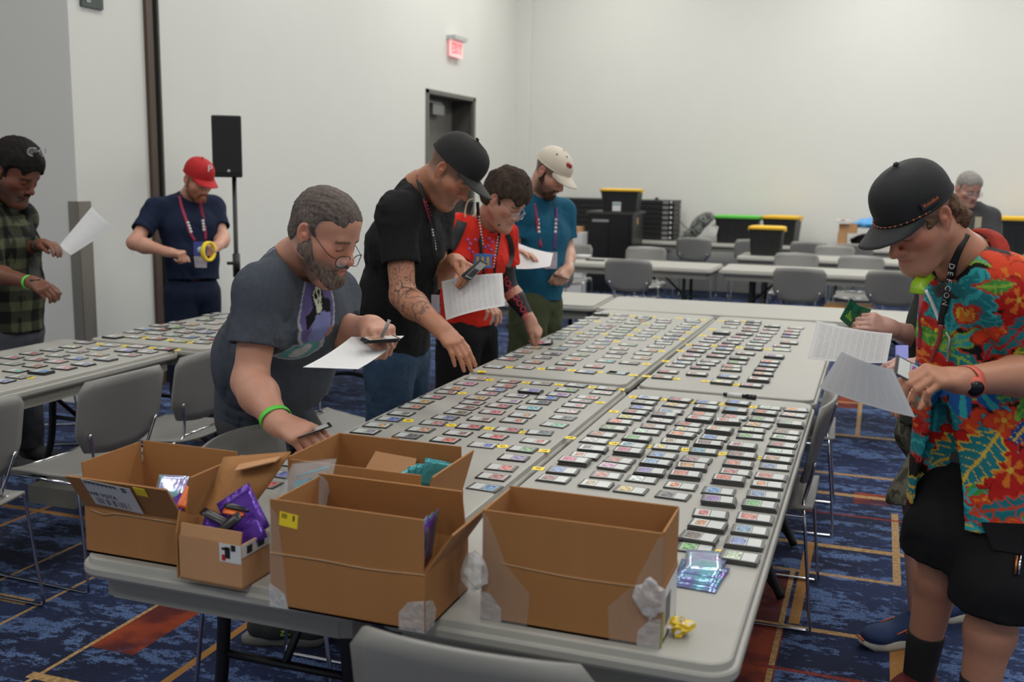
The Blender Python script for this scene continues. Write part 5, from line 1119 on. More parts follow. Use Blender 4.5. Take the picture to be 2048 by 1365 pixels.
# ------------------------------------------------------------------ people
from mathutils.bvhtree import BVHTree
RH = V(math.cos(YAW), -math.sin(YAW), 0); FH = V(math.sin(YAW), math.cos(YAW), 0)
def fdir(phi, side=1): return side*RH*math.cos(R_(phi))-FH*math.sin(R_(phi))
class Person:
    def __init__(s, label, foot, skin, h=.0042):
        s.root = thing('person', label, 'person', (foot[0], foot[1], 0)); s.inv = Matrix.Translation(-Vector((foot[0], foot[1], 0)))
        s.skin = np.array(skin); s.h = h; s.S = Sdf(); s.S2 = Sdf(); s.bvh = []
    def put(s, o): o.matrix_parent_inverse = s.inv; o.parent = s.root; o.matrix_parent_inverse = s.inv; return o
    def mesh(s, name, S, h, m, disp=None, colors=None, rel=1, solid=True, parent=None, dmax=.0):
        v, f = polygonize(S, h, disp, dmax=dmax); v = relax(v, f, rel) if rel else v
        if S is s.S and s.S2.ops:
            v2, f2 = polygonize(s.S2, .007); v2 = relax(v2, f2, 1); f = np.concatenate([f, f2+len(v)]); v = np.concatenate([v, v2])
        if colors is not None: colors = colors(v, f)
        o = np_mesh(name, v, f, m, None, colors)
        if parent is None: s.put(o)
        else: o.parent = parent
        if solid: s.bvh.append(BVHTree.FromPolygons(v.tolist(), f.tolist()))
        return o
    def build(s, name, mb, parent=None):
        o = mb.build(name)
        if parent is None: s.put(o)
        else: o.parent = parent
        return o
    def surf(s, u, v, off=.004, dflt=None):
        d = ray(u, v); d = d/np.linalg.norm(d); best = None
        for b in s.bvh:
            r = b.ray_cast(Vector(CAM), Vector(d))
            if r[0] is not None and (best is None or r[3] < best): best = r[3]
        if best is None: return at(u, v, dflt)
        return CAM+d*(best-off)
    def strap(s, name, pix, w, m, off=.004, th=.002, parent=None, dflt=3.0, smooth=6, pts=None):
        P = [s.surf(u, v, off, dflt) for u, v in pix] if pts is None else pts
        P = spline(P, smooth) if len(P) > 2 else P
        b = MB(); G = []
        for i, p in enumerate(P):
            t_ = nrm(P[min(i+1, len(P)-1)]-P[max(i-1, 0)]); vd = nrm(p-CAM); sd = nrm(np.cross(t_, vd)); G.append([p-sd*w/2, p, p+sd*w/2])
        b.grid(G, m, th, smooth=True); return s.build(name, b, parent)
    def dots(s, name, pix, size, m, off=.008, parent=None, dflt=3.0):
        b = MB()
        for u, v in pix:
            p = s.surf(u, v, off, dflt); b.tube([p, p-nrm(ray(u, v))*.0015], size/2, m, 8)
        return s.build(name, b, parent)
def tee(p, pel, wai, che, nb, sR, sL, eR, eL, hem, sleeve=.62, r=(.130, .125, .125), ratio=1.38, sr=.072, th=.006, belly=None, shR=.055, neck=.072, neckdir=None, slv=None):
    side = nrm(V(*sR)-V(*sL)); g = Sdf(); pel, wai, che, nb = V(*pel), V(*wai), V(*che), V(*nb)
    ax = nrm(che-pel)
    g.cone(hem-ax*.05, wai, r[0], r[1], .05, wide=side, ratio=ratio); g.cone(wai, che, r[1], r[2], .06, wide=side, ratio=ratio); g.cone(che, nb-nrm(nb-che)*.06, r[2], .085, .06, wide=side, ratio=1.45)
    for q in (sR, sL): g.cone(nb-nrm(nb-che)*.028, q, .066, shR, .06); g.cone(nb-nrm(nb-che)*.02, nb+(V(*q)-nb)*.6, .062, .055, .05)
    if belly: g.ell(belly[0], belly[1], None, .08)
    c = Sdf(); c.half(hem, -ax); nd = nrm(neckdir if neckdir is not None else nb-che); c.cyl(nb-nd*.008, nb+nd*.25, neck)
    sh = Shell(th); sh.add(g, c)
    for q, e in ((sR, eR), (sL, eL)):
        q, e = V(*q), V(*e); d = nrm(e-q); L = np.linalg.norm(e-q); sl = sleeve if slv is None else slv[0 if q is sR else 1]
        gs = Sdf(); en = q+d*L*sl; gs.cone(q-d*.0, en+d*.05, sr*1.02, sr*.98, .02); gs.cone(che+(q-che)*.55, q, .075, sr, .05)
        cs = Sdf(); cs.cyl(en, en+d*.16, .14); sh.add(gs, cs)
    return sh
def pants(pel, side, kR, kL, aR, aL, hem=1.0, r=(.135, .092, .075, .062), w=.085, top=.05, th=.006, ratio=1.3, kh=None):
    pel = V(*pel); S = Shell(th); S.k = .03; g = Sdf(); g.cone(pel+V(0, 0, top), pel-V(0, 0, .02), r[0]*.95, r[0], .05, wide=side, ratio=ratio)
    c = Sdf(); c.half(pel+V(0, 0, top+.02), (0, 0, 1)); S.add(g, c)
    for sg, k, a in ((1, kR, aR), (-1, kL, aL)):
        k, a = V(*k), V(*a); hp = pel+side*w*sg-V(0, 0, .04); gl = Sdf(); gl.cone(hp, k, r[1]*1.05, r[2], .05)
        L = a-k; cl = Sdf()
        if hem > 0: e = k+L*hem; gl.cone(k, e, r[2], r[3], .03); cl.cyl(e-nrm(L)*.005, e+nrm(L)*.2, .16)
        else:
            d = nrm(k-hp); e = k+d*.0+d*np.linalg.norm(k-hp)*hem; cl.cyl(e, e+d*.35, .19)
        S.add(gl, cl)
    return S
def cap(p, H, mc, mb_, brim=.075, droop=.020, tilt=-.12, tall=.0, under=None, bw=62, back=.028, front=.048, flat=.0):
    t_ = Sdf(); b = MB(); n = 36; G = []; f_ = lambda a: (1+math.cos(a))/2     # a=0 front
    def ring(a, s):
        zb = back+(front-back)*f_(a); zt = .146+tall*.5; rr = max(0.0, 1-s**(2.5+tall*20))**(1/2.1)
        fx = .0885*math.sin(a)*rr; fy = -.012+(.118 if math.cos(a) > 0 else .110)*math.cos(a)*rr+tall*.10*f_(a)*(s*(1-s))*4*.25
        return (fx, fy, zb+(zt-zb)*s+tall*f_(a)**2*math.sin(math.pi*min(1, s*.75))*.6)
    for s in np.linspace(0, 1, 13): G.append([H.w(ring(2*math.pi*i/n, s)) for i in range(n+1)])
    b.grid(G, mc, .0); cr = p.build('cap', b); p.bvh.append(BVHTree.FromPolygons(cr.data.vertices and [tuple(q.co) for q in cr.data.vertices], [tuple(q.vertices) for q in cr.data.polygons]))
    b = MB(); G = []
    for rr in np.linspace(0, 1, 7):
        row = []
        for a in np.linspace(-R_(bw), R_(bw), 21):
            x, y, z = ring(a, .0); q = a/R_(bw); ln = brim*max(0, 1-abs(q)**2.6)**.5+.004
            row.append(H.w((x*(1-.06*rr), y+ln*rr, z+.002+ln*rr*tilt-droop*((x/.08)**2)*(.25+.75*rr)*(1-flat))))
        G.append(row)
    b.grid(G, mb_, .0035); br = p.build('brim', b, None)
    b = MB(); tp = H.w(ring(0, 1)); b.tube([tp-H.dirw((0, 0, .003)), tp+H.dirw((0, 0, .004))], [.009, .006], mc, 10); p.build('cap_button', b)
    sd = [H.w(np.array(ring(2*math.pi*i/n, 0))*1.0+np.array((0, 0, .004))) for i in range(n)]
    b = MB(); b.tube(sd, .0022, mc, 6, closed=True); p.build('cap_seam', b)
    return cr, br, ring
def hair_sdf(H, t=.012, front=.088, side=.0, nape=-.045, ear=True, vol=0.0):
    S = Sdf(); e = H.ell; e(S, (0, -.014, .045+vol*.5), (.075+t, .098+t, .088+t+vol), .01); e(S, (0, .022, .055), (.066+t, .060+t, .062+t+vol), .03); e(S, (0, -.055, -.015), (.058+t*.7, .046+t*.7, .060), .03)
    e(S, (0, .125, front-.105), (.080, .082, .088), .008, True)
    for x in (-1, 1):
        e(S, (x*.09, .075, .012+side), (.045, .062, .050), .008, True)
        if ear: e(S, (x*.092, -.010, -.012), (.030, .030, .046), .006, True)
    S.half(H.w((0, -.06, nape)), H.dirw((0, .35, -1)), .01); S.half(H.w((0, .045, -.010)), H.dirw((0, .75, -.75)), .01)
    return S
def hair(p, H, cols, h=.0035, seed=1, amp=.004, f=90, rough=.75, name='hair', **kw):
    S = hair_sdf(H, **kw); dz = lambda P: amp*noise3(H.l(P)*np.array((1, .40, .5)), f*1.3, seed)+amp*.8*noise3(H.l(P)*np.array((1, .3, .45)), f*5, seed+3)
    def col(v, f_):
        n = noise3(H.l(v)*np.array((1, .25, .35)), 700, seed+7)*.6+.5; n2 = noise3(v, 40, seed+9)*.5+.5
        w = np.clip(n*.7+n2*.4, 0, 1)[:, None]; return np.array(cols[0])*(1-w)+np.array(cols[1])*w
    return p.mesh(name, S, h, MATS.get('hair_strands') or mat('hair_strands', (1, 1, 1), rough, noise=.55, nscale=300, bump=.6, bscale=350, vcol=True, spec=.15, stretch=(1, 1, .3)), dz, col, 0, solid=False, dmax=amp*2)
def beard(p, H, cols, t=.006, top=.0, h=.0032, seed=4, mouth=True, name='beard', amp=.003, jaw=1.0, fat=0.0, mous=True):
    S = Sdf(); e, c = H.ell, H.cone
    for x in (-1, 1): c(S, (x*.054, .002, -.035), (x*.018, .073, -.097), .020*jaw+t+fat*1.5, .018*jaw+t+fat*1.5, .03); c(S, (x*.062, -.0, -.02), (x*.064, .004, .004), .010+t*.4, .006+t*.3, .01)
    e(S, (0, .078, -.100), (.026*jaw+t, .020+t, .020+t), .02)
    if mous: c(S, (-.022, .092, -.054), (.022, .092, -.054), .0075, .0075, .01); [c(S, (x*.022, .088, -.056), (x*.028, .074, -.082), .008, .009, .012) for x in (-1, 1)]
    e(S, (0, .100, -.0665), (.0205, .020, .0095), .006, True)
    for x in (-1, 1): e(S, (x*.045, .085, -.016+top), (.034, .050, .034), .008, True)
    e(S, (0, .015, -.135), (.060, .060, .045), .01, True)
    dz = lambda P: amp*noise3(P, 130, seed)+amp*.5*noise3(P, 280, seed+1)
    def col(v, f_): w = np.clip(noise3(v, 260, seed+5)*.6+.5+noise3(v, 50, seed+6)*.3, 0, 1)[:, None]; return np.array(cols[0])*(1-w)+np.array(cols[1])*w
    return p.mesh(name, S, h, MATS['hair_strands'], dz, col, 0, solid=False, dmax=amp*2)
def glasses(p, H, m, y=.108, z=-.004, w=.027, hh=.019, r=.0016, lens=True, slip=0.0, arms=True):
    L = []
    for sx in (-1, 1):
        lp = [H.w((sx*.034+w*math.copysign(abs(math.cos(a))**.7, math.cos(a)), y-.010*abs(math.cos(a) if math.cos(a)*sx > 0 else 0), z-slip+hh*math.copysign(abs(math.sin(a))**.8, math.sin(a)))) for a in np.linspace(0, 2*math.pi, 24, endpoint=False)]
        L.append(lp)
    b = MB(); b.tube(L[0], r, m, 6, closed=True); b.tube(L[1], r, m, 6, closed=True); b.tube(spline([H.w((-.009, y+.001, z-slip+.004)), H.w((0, y+.005, z-slip+.007)), H.w((.009, y+.001, z-slip+.004))], 4), r, m, 6)
    if arms:
        for sx in (-1, 1): b.tube(spline([H.w((sx*.060, y-.010, z-slip+.006)), H.w((sx*.076, y-.035, z-slip*.7+.008)), H.w((sx*.080, .01, .018)), H.w((sx*.079, -.018, .026)), H.w((sx*.079, -.034, .008))], 5), r*.9, m, 6)
    fr = p.build('glasses', b)
    if lens:
        mg = MATS.get('lens_glass') or mat('lens_glass', (.85, .9, .92), .03, noise=0, alpha=.16)
        for lp in L: b = MB(); b.add(lp, [tuple(range(len(lp)))], mg); p.build('lens', b, None)
    return fr
def sheet(name, label, c4, m, bend=.0, cat='paper', n=10, bdir=None, group=None):
    """paper with corners c4 (tl,tr,br,bl), bent along its normal"""
    a, b_, c, d = [V(*q) for q in c4]; nn = nrm(np.cross(b_-a, d-a)) if bdir is None else V(*bdir); org = (a+b_+c+d)/4
    me = bpy.data.meshes.new(name); vs = []; uv = []
    for i in range(n+1):
        for j in range(n+1):
            s, t_ = i/n, j/n; q = (a*(1-t_)+b_*t_)*(1-s)+(d*(1-t_)+c*t_)*s; q = q+nn*bend*(4*t_*(1-t_)-.5)*1.0-org; vs.append(q); uv.append((t_, 1-s))
    vs = np.array(vs); vs2 = vs+nn*.0006; N_ = (n+1)**2
    fs = [(i*(n+1)+j, i*(n+1)+j+1, (i+1)*(n+1)+j+1, (i+1)*(n+1)+j) for i in range(n) for j in range(n)]
    fs2 = [tuple(k+N_ for k in f[::-1]) for f in fs]
    me.from_pydata(np.concatenate([vs, vs2]).tolist(), [], fs+fs2); ul = me.uv_layers.new(name='UVMap')
    for lo_ in me.loops: ul.data[lo_.index].uv = uv[lo_.vertex_index % N_]
    me.polygons.foreach_set('use_smooth', [True]*len(me.polygons)); me.materials.append(m); me.update()
    o = link(name, me); o.location = org; tag(o, label, cat, group); return o
def paper_mat(name, rows, cols_, ink=.55, mx=.06, my=.06, text=True):
    m = bpy.data.materials.new(name); m.use_nodes = True; nt = m.node_tree; b = nt.nodes['Principled BSDF']; b.inputs['Roughness'].default_value = .8
    tc = nt.nodes.new('ShaderNodeTexCoord'); sp = nt.nodes.new('ShaderNodeSeparateXYZ'); nt.links.new(tc.outputs['UV'], sp.inputs[0])
    def mth(op, a, c=None, d=None):
        n = nt.nodes.new('ShaderNodeMath'); n.operation = op
        for i, v in enumerate((a, c, d)):
            if v is None: continue
            if isinstance(v, (int, float)): n.inputs[i].default_value = v
            else: nt.links.new(v, n.inputs[i])
        return n.outputs[0]
    X, Y = sp.outputs[0], sp.outputs[1]
    fr = mth('FRACT', mth('MULTIPLY', Y, rows)); band = mth('COMPARE', fr, .5, .26); fc = mth('FRACT', mth('MULTIPLY', X, cols_)); cb = mth('COMPARE', fc, .47, .43)
    mp = nt.nodes.new('ShaderNodeMapping'); mp.inputs['Scale'].default_value = (cols_*5, rows*1.6, 1); nt.links.new(tc.outputs['UV'], mp.inputs[0])
    n = nt.nodes.new('ShaderNodeTexNoise'); n.inputs['Scale'].default_value = 1.7; n.inputs['Detail'].default_value = 2; nt.links.new(mp.outputs[0], n.inputs['Vector'])
    inkm = mth('MULTIPLY', mth('MULTIPLY', band, cb), mth('GREATER_THAN', n.outputs['Fac'], .48))
    inkm = mth('MULTIPLY', inkm, mth('MULTIPLY', mth('COMPARE', X, .5, .5-mx), mth('COMPARE', Y, .5, .5-my)))
    mx_ = nt.nodes.new('ShaderNodeMix'); mx_.data_type = 'RGBA'; nt.links.new(mth('MULTIPLY', inkm, ink), mx_.inputs['Factor']); mx_.inputs['A'].default_value = (.72, .72, .72, 1); mx_.inputs['B'].default_value = (.10, .10, .11, 1)
    nt.links.new(mx_.outputs['Result'], b.inputs['Base Color']); b.inputs['Subsurface Weight'].default_value = 0; MATS[name] = m; return m
M_PAP = paper_mat('printed_list', 34, 12); M_PAP2 = paper_mat('printed_list_faint', 40, 8, .20)
def held_card(p, q, ex, ey, colr, label, n=1, name='trading_card', back=None):
    for i in range(n):
        me = card_mesh(3, i % 3, 0); o = link(name, me); ex_, ey_ = nrm(ex), nrm(ey)
        M = frame(np.array(q)+np.array(ex_)*.004*i, ex_+.06*i*np.array(ey_), ey_); o.matrix_world = M; v = ARTC[colr[i % len(colr)]]; o.color = (*v, 1)
        tag(o, label if n == 1 else label+f', {ORD[i+1]} from the bottom', 'card', None if n == 1 else 'cards held in hand')
        M2 = M @ Matrix.Translation((0, 0, .0034*i)); o.matrix_world = M2
def body_core(p, H, nb, sR, sL, pel, nr=.056, back=.02):
    S = p.S; H_ = H; S.cone(H.w((0, -.022, -.045)), V(*nb), nr*H.k, nr*1.12, .03); S.cone(nb, V(*nb)+nrm(V(*pel)-V(*nb))*.10, nr*1.1, .055, .03)
    for q in (sR, sL): S.cone(V(*nb)-V(0, 0, .03), q, .045, .046, .03)
    S.cone(V(*nb)-V(0, 0, .05), pel, .05, .05, .03)
def wristband(p, wr, el, r, m, w=.016, name='wristband'):
    wr, el = V(*wr), V(*el); d = nrm(el-wr); b = MB(); a = nrm(np.cross(d, V(0, 0, 1))); c = np.cross(d, a); rings = []
    for z, rr in ((0, r), (w, r), (w, r+.002), (0, r+.002), (0, r)): rings.append([wr+d*(z)+(a*math.cos(t_)*1.1+c*math.sin(t_)*.95)*rr for t_ in np.linspace(0, 2*math.pi, 20, endpoint=False)])
    b.loft(rings, m, cap=False); return p.build(name, b)

# ================= man in the grey T-shirt (nearest, left of the boxes)
p = Person('man in a slate grey T-shirt and glasses leaning over the near left table', (-.95, 1.2), (.50, .25, .17), .0036)
F3 = fdir(25); H = Head(at(648, 470, 2.95), F3, 25, 0, 1.01); side3 = np.cross(F3, V(0, 0, 1))
nb = at(594, 524, 3.08); sR = at(527, 585, 2.95); sL = at(664, 590, 3.27); eR = at(500, 765, 2.92); wR = at(560, 850, 2.76); eL = at(674, 668, 3.22); wL = at(744, 653, 2.98)
pel = at(532, 815, 3.58); wai = at(537, 715, 3.42); che = at(586, 618, 3.13); hem = at(530, 838, 3.58)
H.skull(p.S, 1.08, 1.0, .006); body_core(p, H, nb, sR, sL, pel, .064)
arm(p.S, sR, eR, wR, (.058, .048, .052, .031)); arm(p.S, sL, eL, wL, (.056, .047, .050, .030))
hand(p.S, wR, at(612, 872, 2.70)-wR, V(.15, -.5, .75), True, [(52, 50, 28), (55, 58, 34), (60, 62, 36), (62, 64, 38)], (22, 22, 18), 2, 1.08)
hand(p.S, wL, at(785, 672, 2.84)-wL, V(-.25, .1, 1.0), False, [(48, 70, 40), (54, 72, 42), (58, 72, 42), (60, 72, 42)], (6, 22, 18), 1, 1.06)
aR3, aL3 = V(-.965, 1.10, .10), V(-.93, 1.42, .10)
kR3, kL3 = V(-.90, 1.08, .50), V(-.88, 1.38, .50)
for s_, k_, a_ in ((1, kR3, aR3), (-1, kL3, aL3)): leg(p.S2, V(*pel)+side3*.09*s_-V(0, 0, .05), k_, a_, (.07, .055, .060, .040))
def shv(x, y): return np.where(y > .03, .088+.25*(np.abs(x)-.03)*(np.abs(x) > .03), np.where(y > -.005, .02+(y)*1.2, -.03))
col3 = lambda v, f: skin_colors(v, H, p.skin, .6, (.08, .055, .045), ((.125, .085, .07), .85, 1.0), (.17, .13, .115), lambda x, y: np.interp(y, [-.02, .0, .02, .04, .06, .08], [-.04, -.01, .045, .075, .098, .12]))
body3 = p.mesh('body', p.S, p.h, SKIN, None, col3, 1); P3 = p
M3 = cloth_mat('slate_jersey', (.062, .072, .090), .9, .22, 260, .30, 8, vcol=True)
S = tee(p, pel, wai, che, nb, sR, sL, eR, eL, hem, .60, (.160, .162, .152), 1.12, .078, belly=(at(582, 735, 3.25), (.135, .135, .15)), neck=.080, neckdir=H.w((0, -.01, -.06))-V(*nb))
chest_o = at(645, 655, 2.98); cu = nrm(F3+np.cross(V(0, 0, 1), F3)*0); 
def print3(v, f):
    N = vnormals(v, f); n = noise3(v, 300, 2)*.12+1; C = np.array((.062, .072, .090))*n[:, None]
    rr_ = BVHTree.FromPolygons(v.tolist(), f.tolist()).ray_cast(Vector(CAM), Vector(nrm(ray(640, 650)))); c0 = np.array(rr_[0]); ux = nrm(V(*sL)-V(*sR)); X = (v-c0) @ ux; Z = (v-c0) @ nrm(V(*che)-V(*pel)); fr = (N @ nrm(CAM-V(*che)) > -.1) & ((v-V(*che)) @ F3 > -.02)
    def put(m, c): C[m & fr] = c
    e = lambda cx, cz, rx, rz: ((X-cx)/rx)**2+((Z-cz)/rz)**2 < 1
    body = e(0, .02, .062, .075) | e(.018, .085, .035, .045) | e(-.01, -.075, .052, .045)
    put(body, (.30, .33, .36)); put((e(0, .02, .055, .068) | e(.018, .085, .028, .038)), (.11, .09, .22)); put(e(.022, .10, .024, .022), (.06, .20, .21)); put(e(.005, -.005, .034, .040), (.17, .19, .38))
    put(e(-.012, -.075, .044, .036), (.10, .26, .27)); put(e(-.012, -.075, .020, .028), (.40, .42, .42)); put((np.abs(Z-.035-.5*np.abs(X)*-1) < .010) & (np.abs(X) < .042), (.010, .010, .012)); put(e(0, .040, .019, .022), (.01, .01, .01))
    put(e(0, .044, .014, .014) | e(0, .028, .009, .009), (.50, .52, .40)); put(e(-.005, .046, .0042, .0048) | e(.006, .046, .0042, .0048) | e(0, .036, .002, .003), (.01, .01, .01)); put(e(.04, -.03, .010, .014), (.30, .16, .13))
    return C
p_o = at(642, 650, 3.0)
p.mesh('t_shirt', S, .0045, M3, folds(16, .0035, 3), print3, 1, dmax=.004)
b = MB(); 
M_SH3 = cloth_mat('charcoal_shorts', (.055, .055, .058), .9, .1, 200, .4, 7)
S = pants(pel, side3, kR3, kL3, aR3, aL3, .10, (.142, .105, .085, .085), .085, .02, ratio=1.12); p.mesh('shorts', S, .007, M_SH3, folds(14, .002, 5), None, 1, dmax=.004)
hair(p, H, ((.040, .030, .026), (.20, .165, .145)), .0034, 3, .0025, 120, t=.0035, front=.110, side=.020, nape=-.05)
beard(p, H, ((.065, .044, .034), (.23, .18, .15)), .0028, -.005, .0030, 6, jaw=1.08, fat=.006, amp=.0018)
M_GLS = mat('dark_wire', (.012, .010, .010), .35, .4); glasses(p, H, M_GLS, .112, -.010, .026, .018, .0014, True, .016)
M_GRN = mat('green_wristband', (.10, .62, .06), .45); wristband(p, wR+(V(*eR)-V(*wR))*.10, eR, .039, M_GRN)
M_SHO3 = mat('charcoal_knit', (.028, .030, .030), .9, noise=.3, nscale=300); M_SOL3 = mat('grey_sole', (.13, .13, .12), .7)
for a_, nm in ((aR3, 0), (aL3, 1)):
    sh, Pt = shoe(None, a_, a_+RH*.2, M_SHO3, M_SOL3, 'shoe'); p.put(sh)
    if nm == 0: b = MB(); b.tube(spline([Pt(.12, -.046, .060), Pt(.15, -.049, .066), Pt(.135, -.049, .050), Pt(.17, -.049, .054)], 3), .0022, mat('lime_mark', (.35, .5, .04), .5), 5); b.build('side_mark', sh).matrix_parent_inverse = Matrix()
b = MB(); b.tube([at(762, 678, 2.86), at(779, 640, 2.86)], .005, mat('grey_pen', (.22, .22, .22), .35, .3), 10); t = p.build('x', b); t.parent = None; t.matrix_parent_inverse = Matrix(); t.name = 'grey_pen'; tag(t, 'slim grey pen in the fingers of the man in the grey T-shirt', 'pen')
zp = at(750, 690, 2.86)[2]
sheet('printed_sheet', 'printed list held flat by the man in the grey T-shirt', [onz(606, 737, zp-.035), onz(703, 676, zp-.005), onz(808, 674, zp-.0), onz(716, 741, zp-.03)], M_PAP2, .006)
q = onz(757, 683, zp+.012); held_card(None, q, RH+FH*.35, FH-RH*.35, 'ron', 'card held over a list by man in grey', 3)
q = at(628, 862, 2.72); held_card(None, q, RH*.9+V(0, 0, .28)+FH*.3, FH, 'k', 'dark card between the right fingers of the man in the grey T-shirt')

# ================= man in the black cap and T-shirt
p = Person('man in a black cap and black T-shirt with tattooed arms reaching over the table', (-1.02, 1.98), (.42, .185, .105), .0042)
F4 = fdir(18); H = Head(at(902, 344, 3.96), F4, 45, 0, 1.0); side4 = np.cross(F4, V(0, 0, 1))
nb = at(840, 380, 4.09); sR = at(795, 428, 3.92); sL = at(868, 425, 4.28); eR = at(806, 592, 3.88); wR = at(878, 655, 3.74); eL = at(872, 555, 4.22); wL = at(912, 524, 4.02)
pel = at(795, 700, 4.28); wai = at(790, 600, 4.20); che = at(812, 490, 4.12); hem = at(793, 692, 4.28)
H.skull(p.S, 1.06, 1.0, .003); body_core(p, H, nb, sR, sL, pel, .064)
arm(p.S, sR, eR, wR, (.060, .047, .050, .030)); arm(p.S, sL, eL, wL, (.056, .045, .048, .029))
hand(p.S, wR, at(942, 722, 3.66)-wR, V(.45, -.55, .75), True, [(22, 12, 8), (24, 14, 8), (26, 16, 8), (28, 18, 8)], (20, 15, 12), 2, 1.08)
hand(p.S, wL, at(955, 540, 3.90)-wL, V(.1, .45, .9), False, PINCH, (14, 25, 22), 2, 1.05)
def col4(v, f):
    C = skin_colors(v, H, p.skin, .5, (.05, .03, .02), ((.11, .06, .045), .45, .8), (.10, .065, .05), lambda x, y: np.where(y > .06, .3, np.where(y > .015, .005, -.035)))
    for a, b_, lo_, hi_ in ((V(*sR), V(*eR), .55, 1.0), (V(*eR), V(*wR), .0, .72)):
        ba = b_-a; h_ = ((v-a) @ ba)/(ba @ ba); d = np.linalg.norm(v-a-h_[:, None]*ba, axis=1); n = noise3(v, 75, 4); n2 = noise3(v, 150, 8)
        m = (h_ > lo_) & (h_ < hi_) & (d < .075) & ((np.abs(n) < .10) | (np.abs(n2) < .06)); C[m] = C[m]*np.array((.42, .46, .52))
    return C
p.mesh('body', p.S, p.h, SKIN, None, col4, 1); P4 = p
M4 = cloth_mat('black_jersey', (.011, .011, .012), .9, .15, 260, .30, 7, vcol=False)
S = tee(p, pel, wai, che, nb, sR, sL, eR, eL, hem, .62, (.140, .138, .140), 1.22, .076, neck=.078, neckdir=H.w((0, -.01, -.06))-V(*nb)); p.mesh('t_shirt', S, .006, M4, folds(15, .004, 8), None, 1, dmax=.004)
kR, kL = V(pel[0]+.0, pel[1], .5)+side4*.10, V(pel[0], pel[1], .5)-side4*.10; aR, aL = kR-V(.03, 0, .41), kL-V(.03, 0, .41)
M_JEAN = cloth_mat('blue_denim', (.030, .058, .105), .85, .35, 60, .4, 8); S = pants(pel, side4, kR, kL, aR, aL, 1.0, (.124, .105, .082, .075), .08, .03, ratio=1.22); p.mesh('jeans', S, .008, M_JEAN, folds(16, .0025, 2), None, 1, dmax=.004)
for a_ in (aR, aL): sh, _ = shoe(None, a_, a_+V(.2, 0, 0), M_SHO3, M_SOL3); p.put(sh)
M_BCAP = mat('black_twill', (.013, .013, .013), .85, noise=.12, nscale=300, bump=.15, bscale=600); cap(p, H, M_BCAP, mat('black_bill', (.022, .024, .021), .8, noise=.1), .080, .012, -.10, .018)
# lanyard
M_LAN = mat('lanyard_magenta', (.30, .02, .06), .7, noise=.5, nscale=60); M_LANB = mat('lanyard_black', (.012, .012, .014), .7, noise=.2); M_LETW = mat('lanyard_lettering', (.62, .62, .62), .6); M_LETR = mat('lanyard_red_lettering', (.55, .03, .06), .6)
p.strap('lanyard', [(832, 340), (838, 365), (848, 400), (858, 435), (864, 470), (868, 510), (870, 550), (872, 585)], .017, M_LANB, .004, dflt=4.0)
p.strap('lanyard_stripe', [(834, 350), (841, 378), (850, 410), (860, 445)], .006, M_LAN, .008, dflt=4.0)
p.dots('lanyard_lettering', [(850+i*2.2, 398+i*6.5) for i in range(6)], .008, M_LETR, .009, dflt=4.0); p.dots('lanyard_lettering', [(865+i*.9, 460+i*5.5) for i in range(8)], .009, M_LETW, .009, dflt=4.0)
b = MB(); c0 = p.surf(873, 590, .012, 4.0); b.panel([c0+V(0, 0, 0)-RH*.02, c0+RH*.012-V(0, 0, .0), c0+RH*.012-V(0, 0, .07), c0-RH*.02-V(0, 0, .07)], .004, mat('badge_glass', (.45, .42, .48), .12, noise=.4, alpha=.75)); p.build('badge', b)
sheet('printed_sheet', 'printed list held upright beside the man in the black cap', [at(881, 562, 4.02), at(1003, 545, 3.86), at(1008, 611, 3.80), at(890, 640, 3.92)], M_PAP, -.012)
held_card(None, at(946, 540, 3.88), RH*.75+V(0, 0, .66), -RH*.3+V(0, 0, .4)-FH*.9, 'rgk', 'card in left hand of man in black cap', 3)

# ================= man in the red T-shirt with backpack
p = Person('man in a red T-shirt with a black backpack touching a card on the table', (-1.0, 3.0), (.47, .245, .17), .0046)
F5 = fdir(30); H = Head(at(1009, 402, 5.05), F5, 34, 0, 1.03); side5 = np.cross(F5, V(0, 0, 1))
nb = at(963, 455, 5.18); sR = at(918, 462, 5.02); sL = at(1003, 470, 5.34); eR = at(905, 560, 4.98); wR = at(950, 600, 4.9); eL = at(1016, 572, 5.42); wL = at(1060, 640, 5.42)
pel = at(935, 660, 5.32); wai = at(940, 580, 5.27); che = at(957, 510, 5.2); hem = at(935, 640, 5.32)
H.skull(p.S, 1.0, .95, .004); body_core(p, H, nb, sR, sL, pel, .060); arm(p.S, sR, eR, wR); arm(p.S, sL, eL, wL, (.052, .041, .044, .028))
hand(p.S, wL, at(1088, 684, 5.44)-wL, V(.8, -.2, .55), False, [(40, 40, 22), (42, 44, 26), (46, 50, 30), (50, 55, 32)], (10, 18, 15), 1, 1.04); hand(p.S, wR, at(985, 615, 4.85)-wR, V(0, 0, 1), True, RELAX, k=1.0)
p.mesh('body', p.S, p.h, SKIN, None, lambda v, f: skin_colors(v, H, p.skin, .6, (.05, .035, .03), ((.16, .10, .08), .18, .8)), 1)
M5 = cloth_mat('red_jersey', (.56, .022, .012), .85, .10, 200, .3, 8); S = tee(p, pel, wai, che, nb, sR, sL, eR, eL, hem, .60, (.130, .128, .128), 1.25, .078, neck=.074, neckdir=H.w((0, -.01, -.06))-V(*nb)); p.mesh('t_shirt', S, .007, M5, folds(15, .004, 18), None, 1, dmax=.004); P5 = p
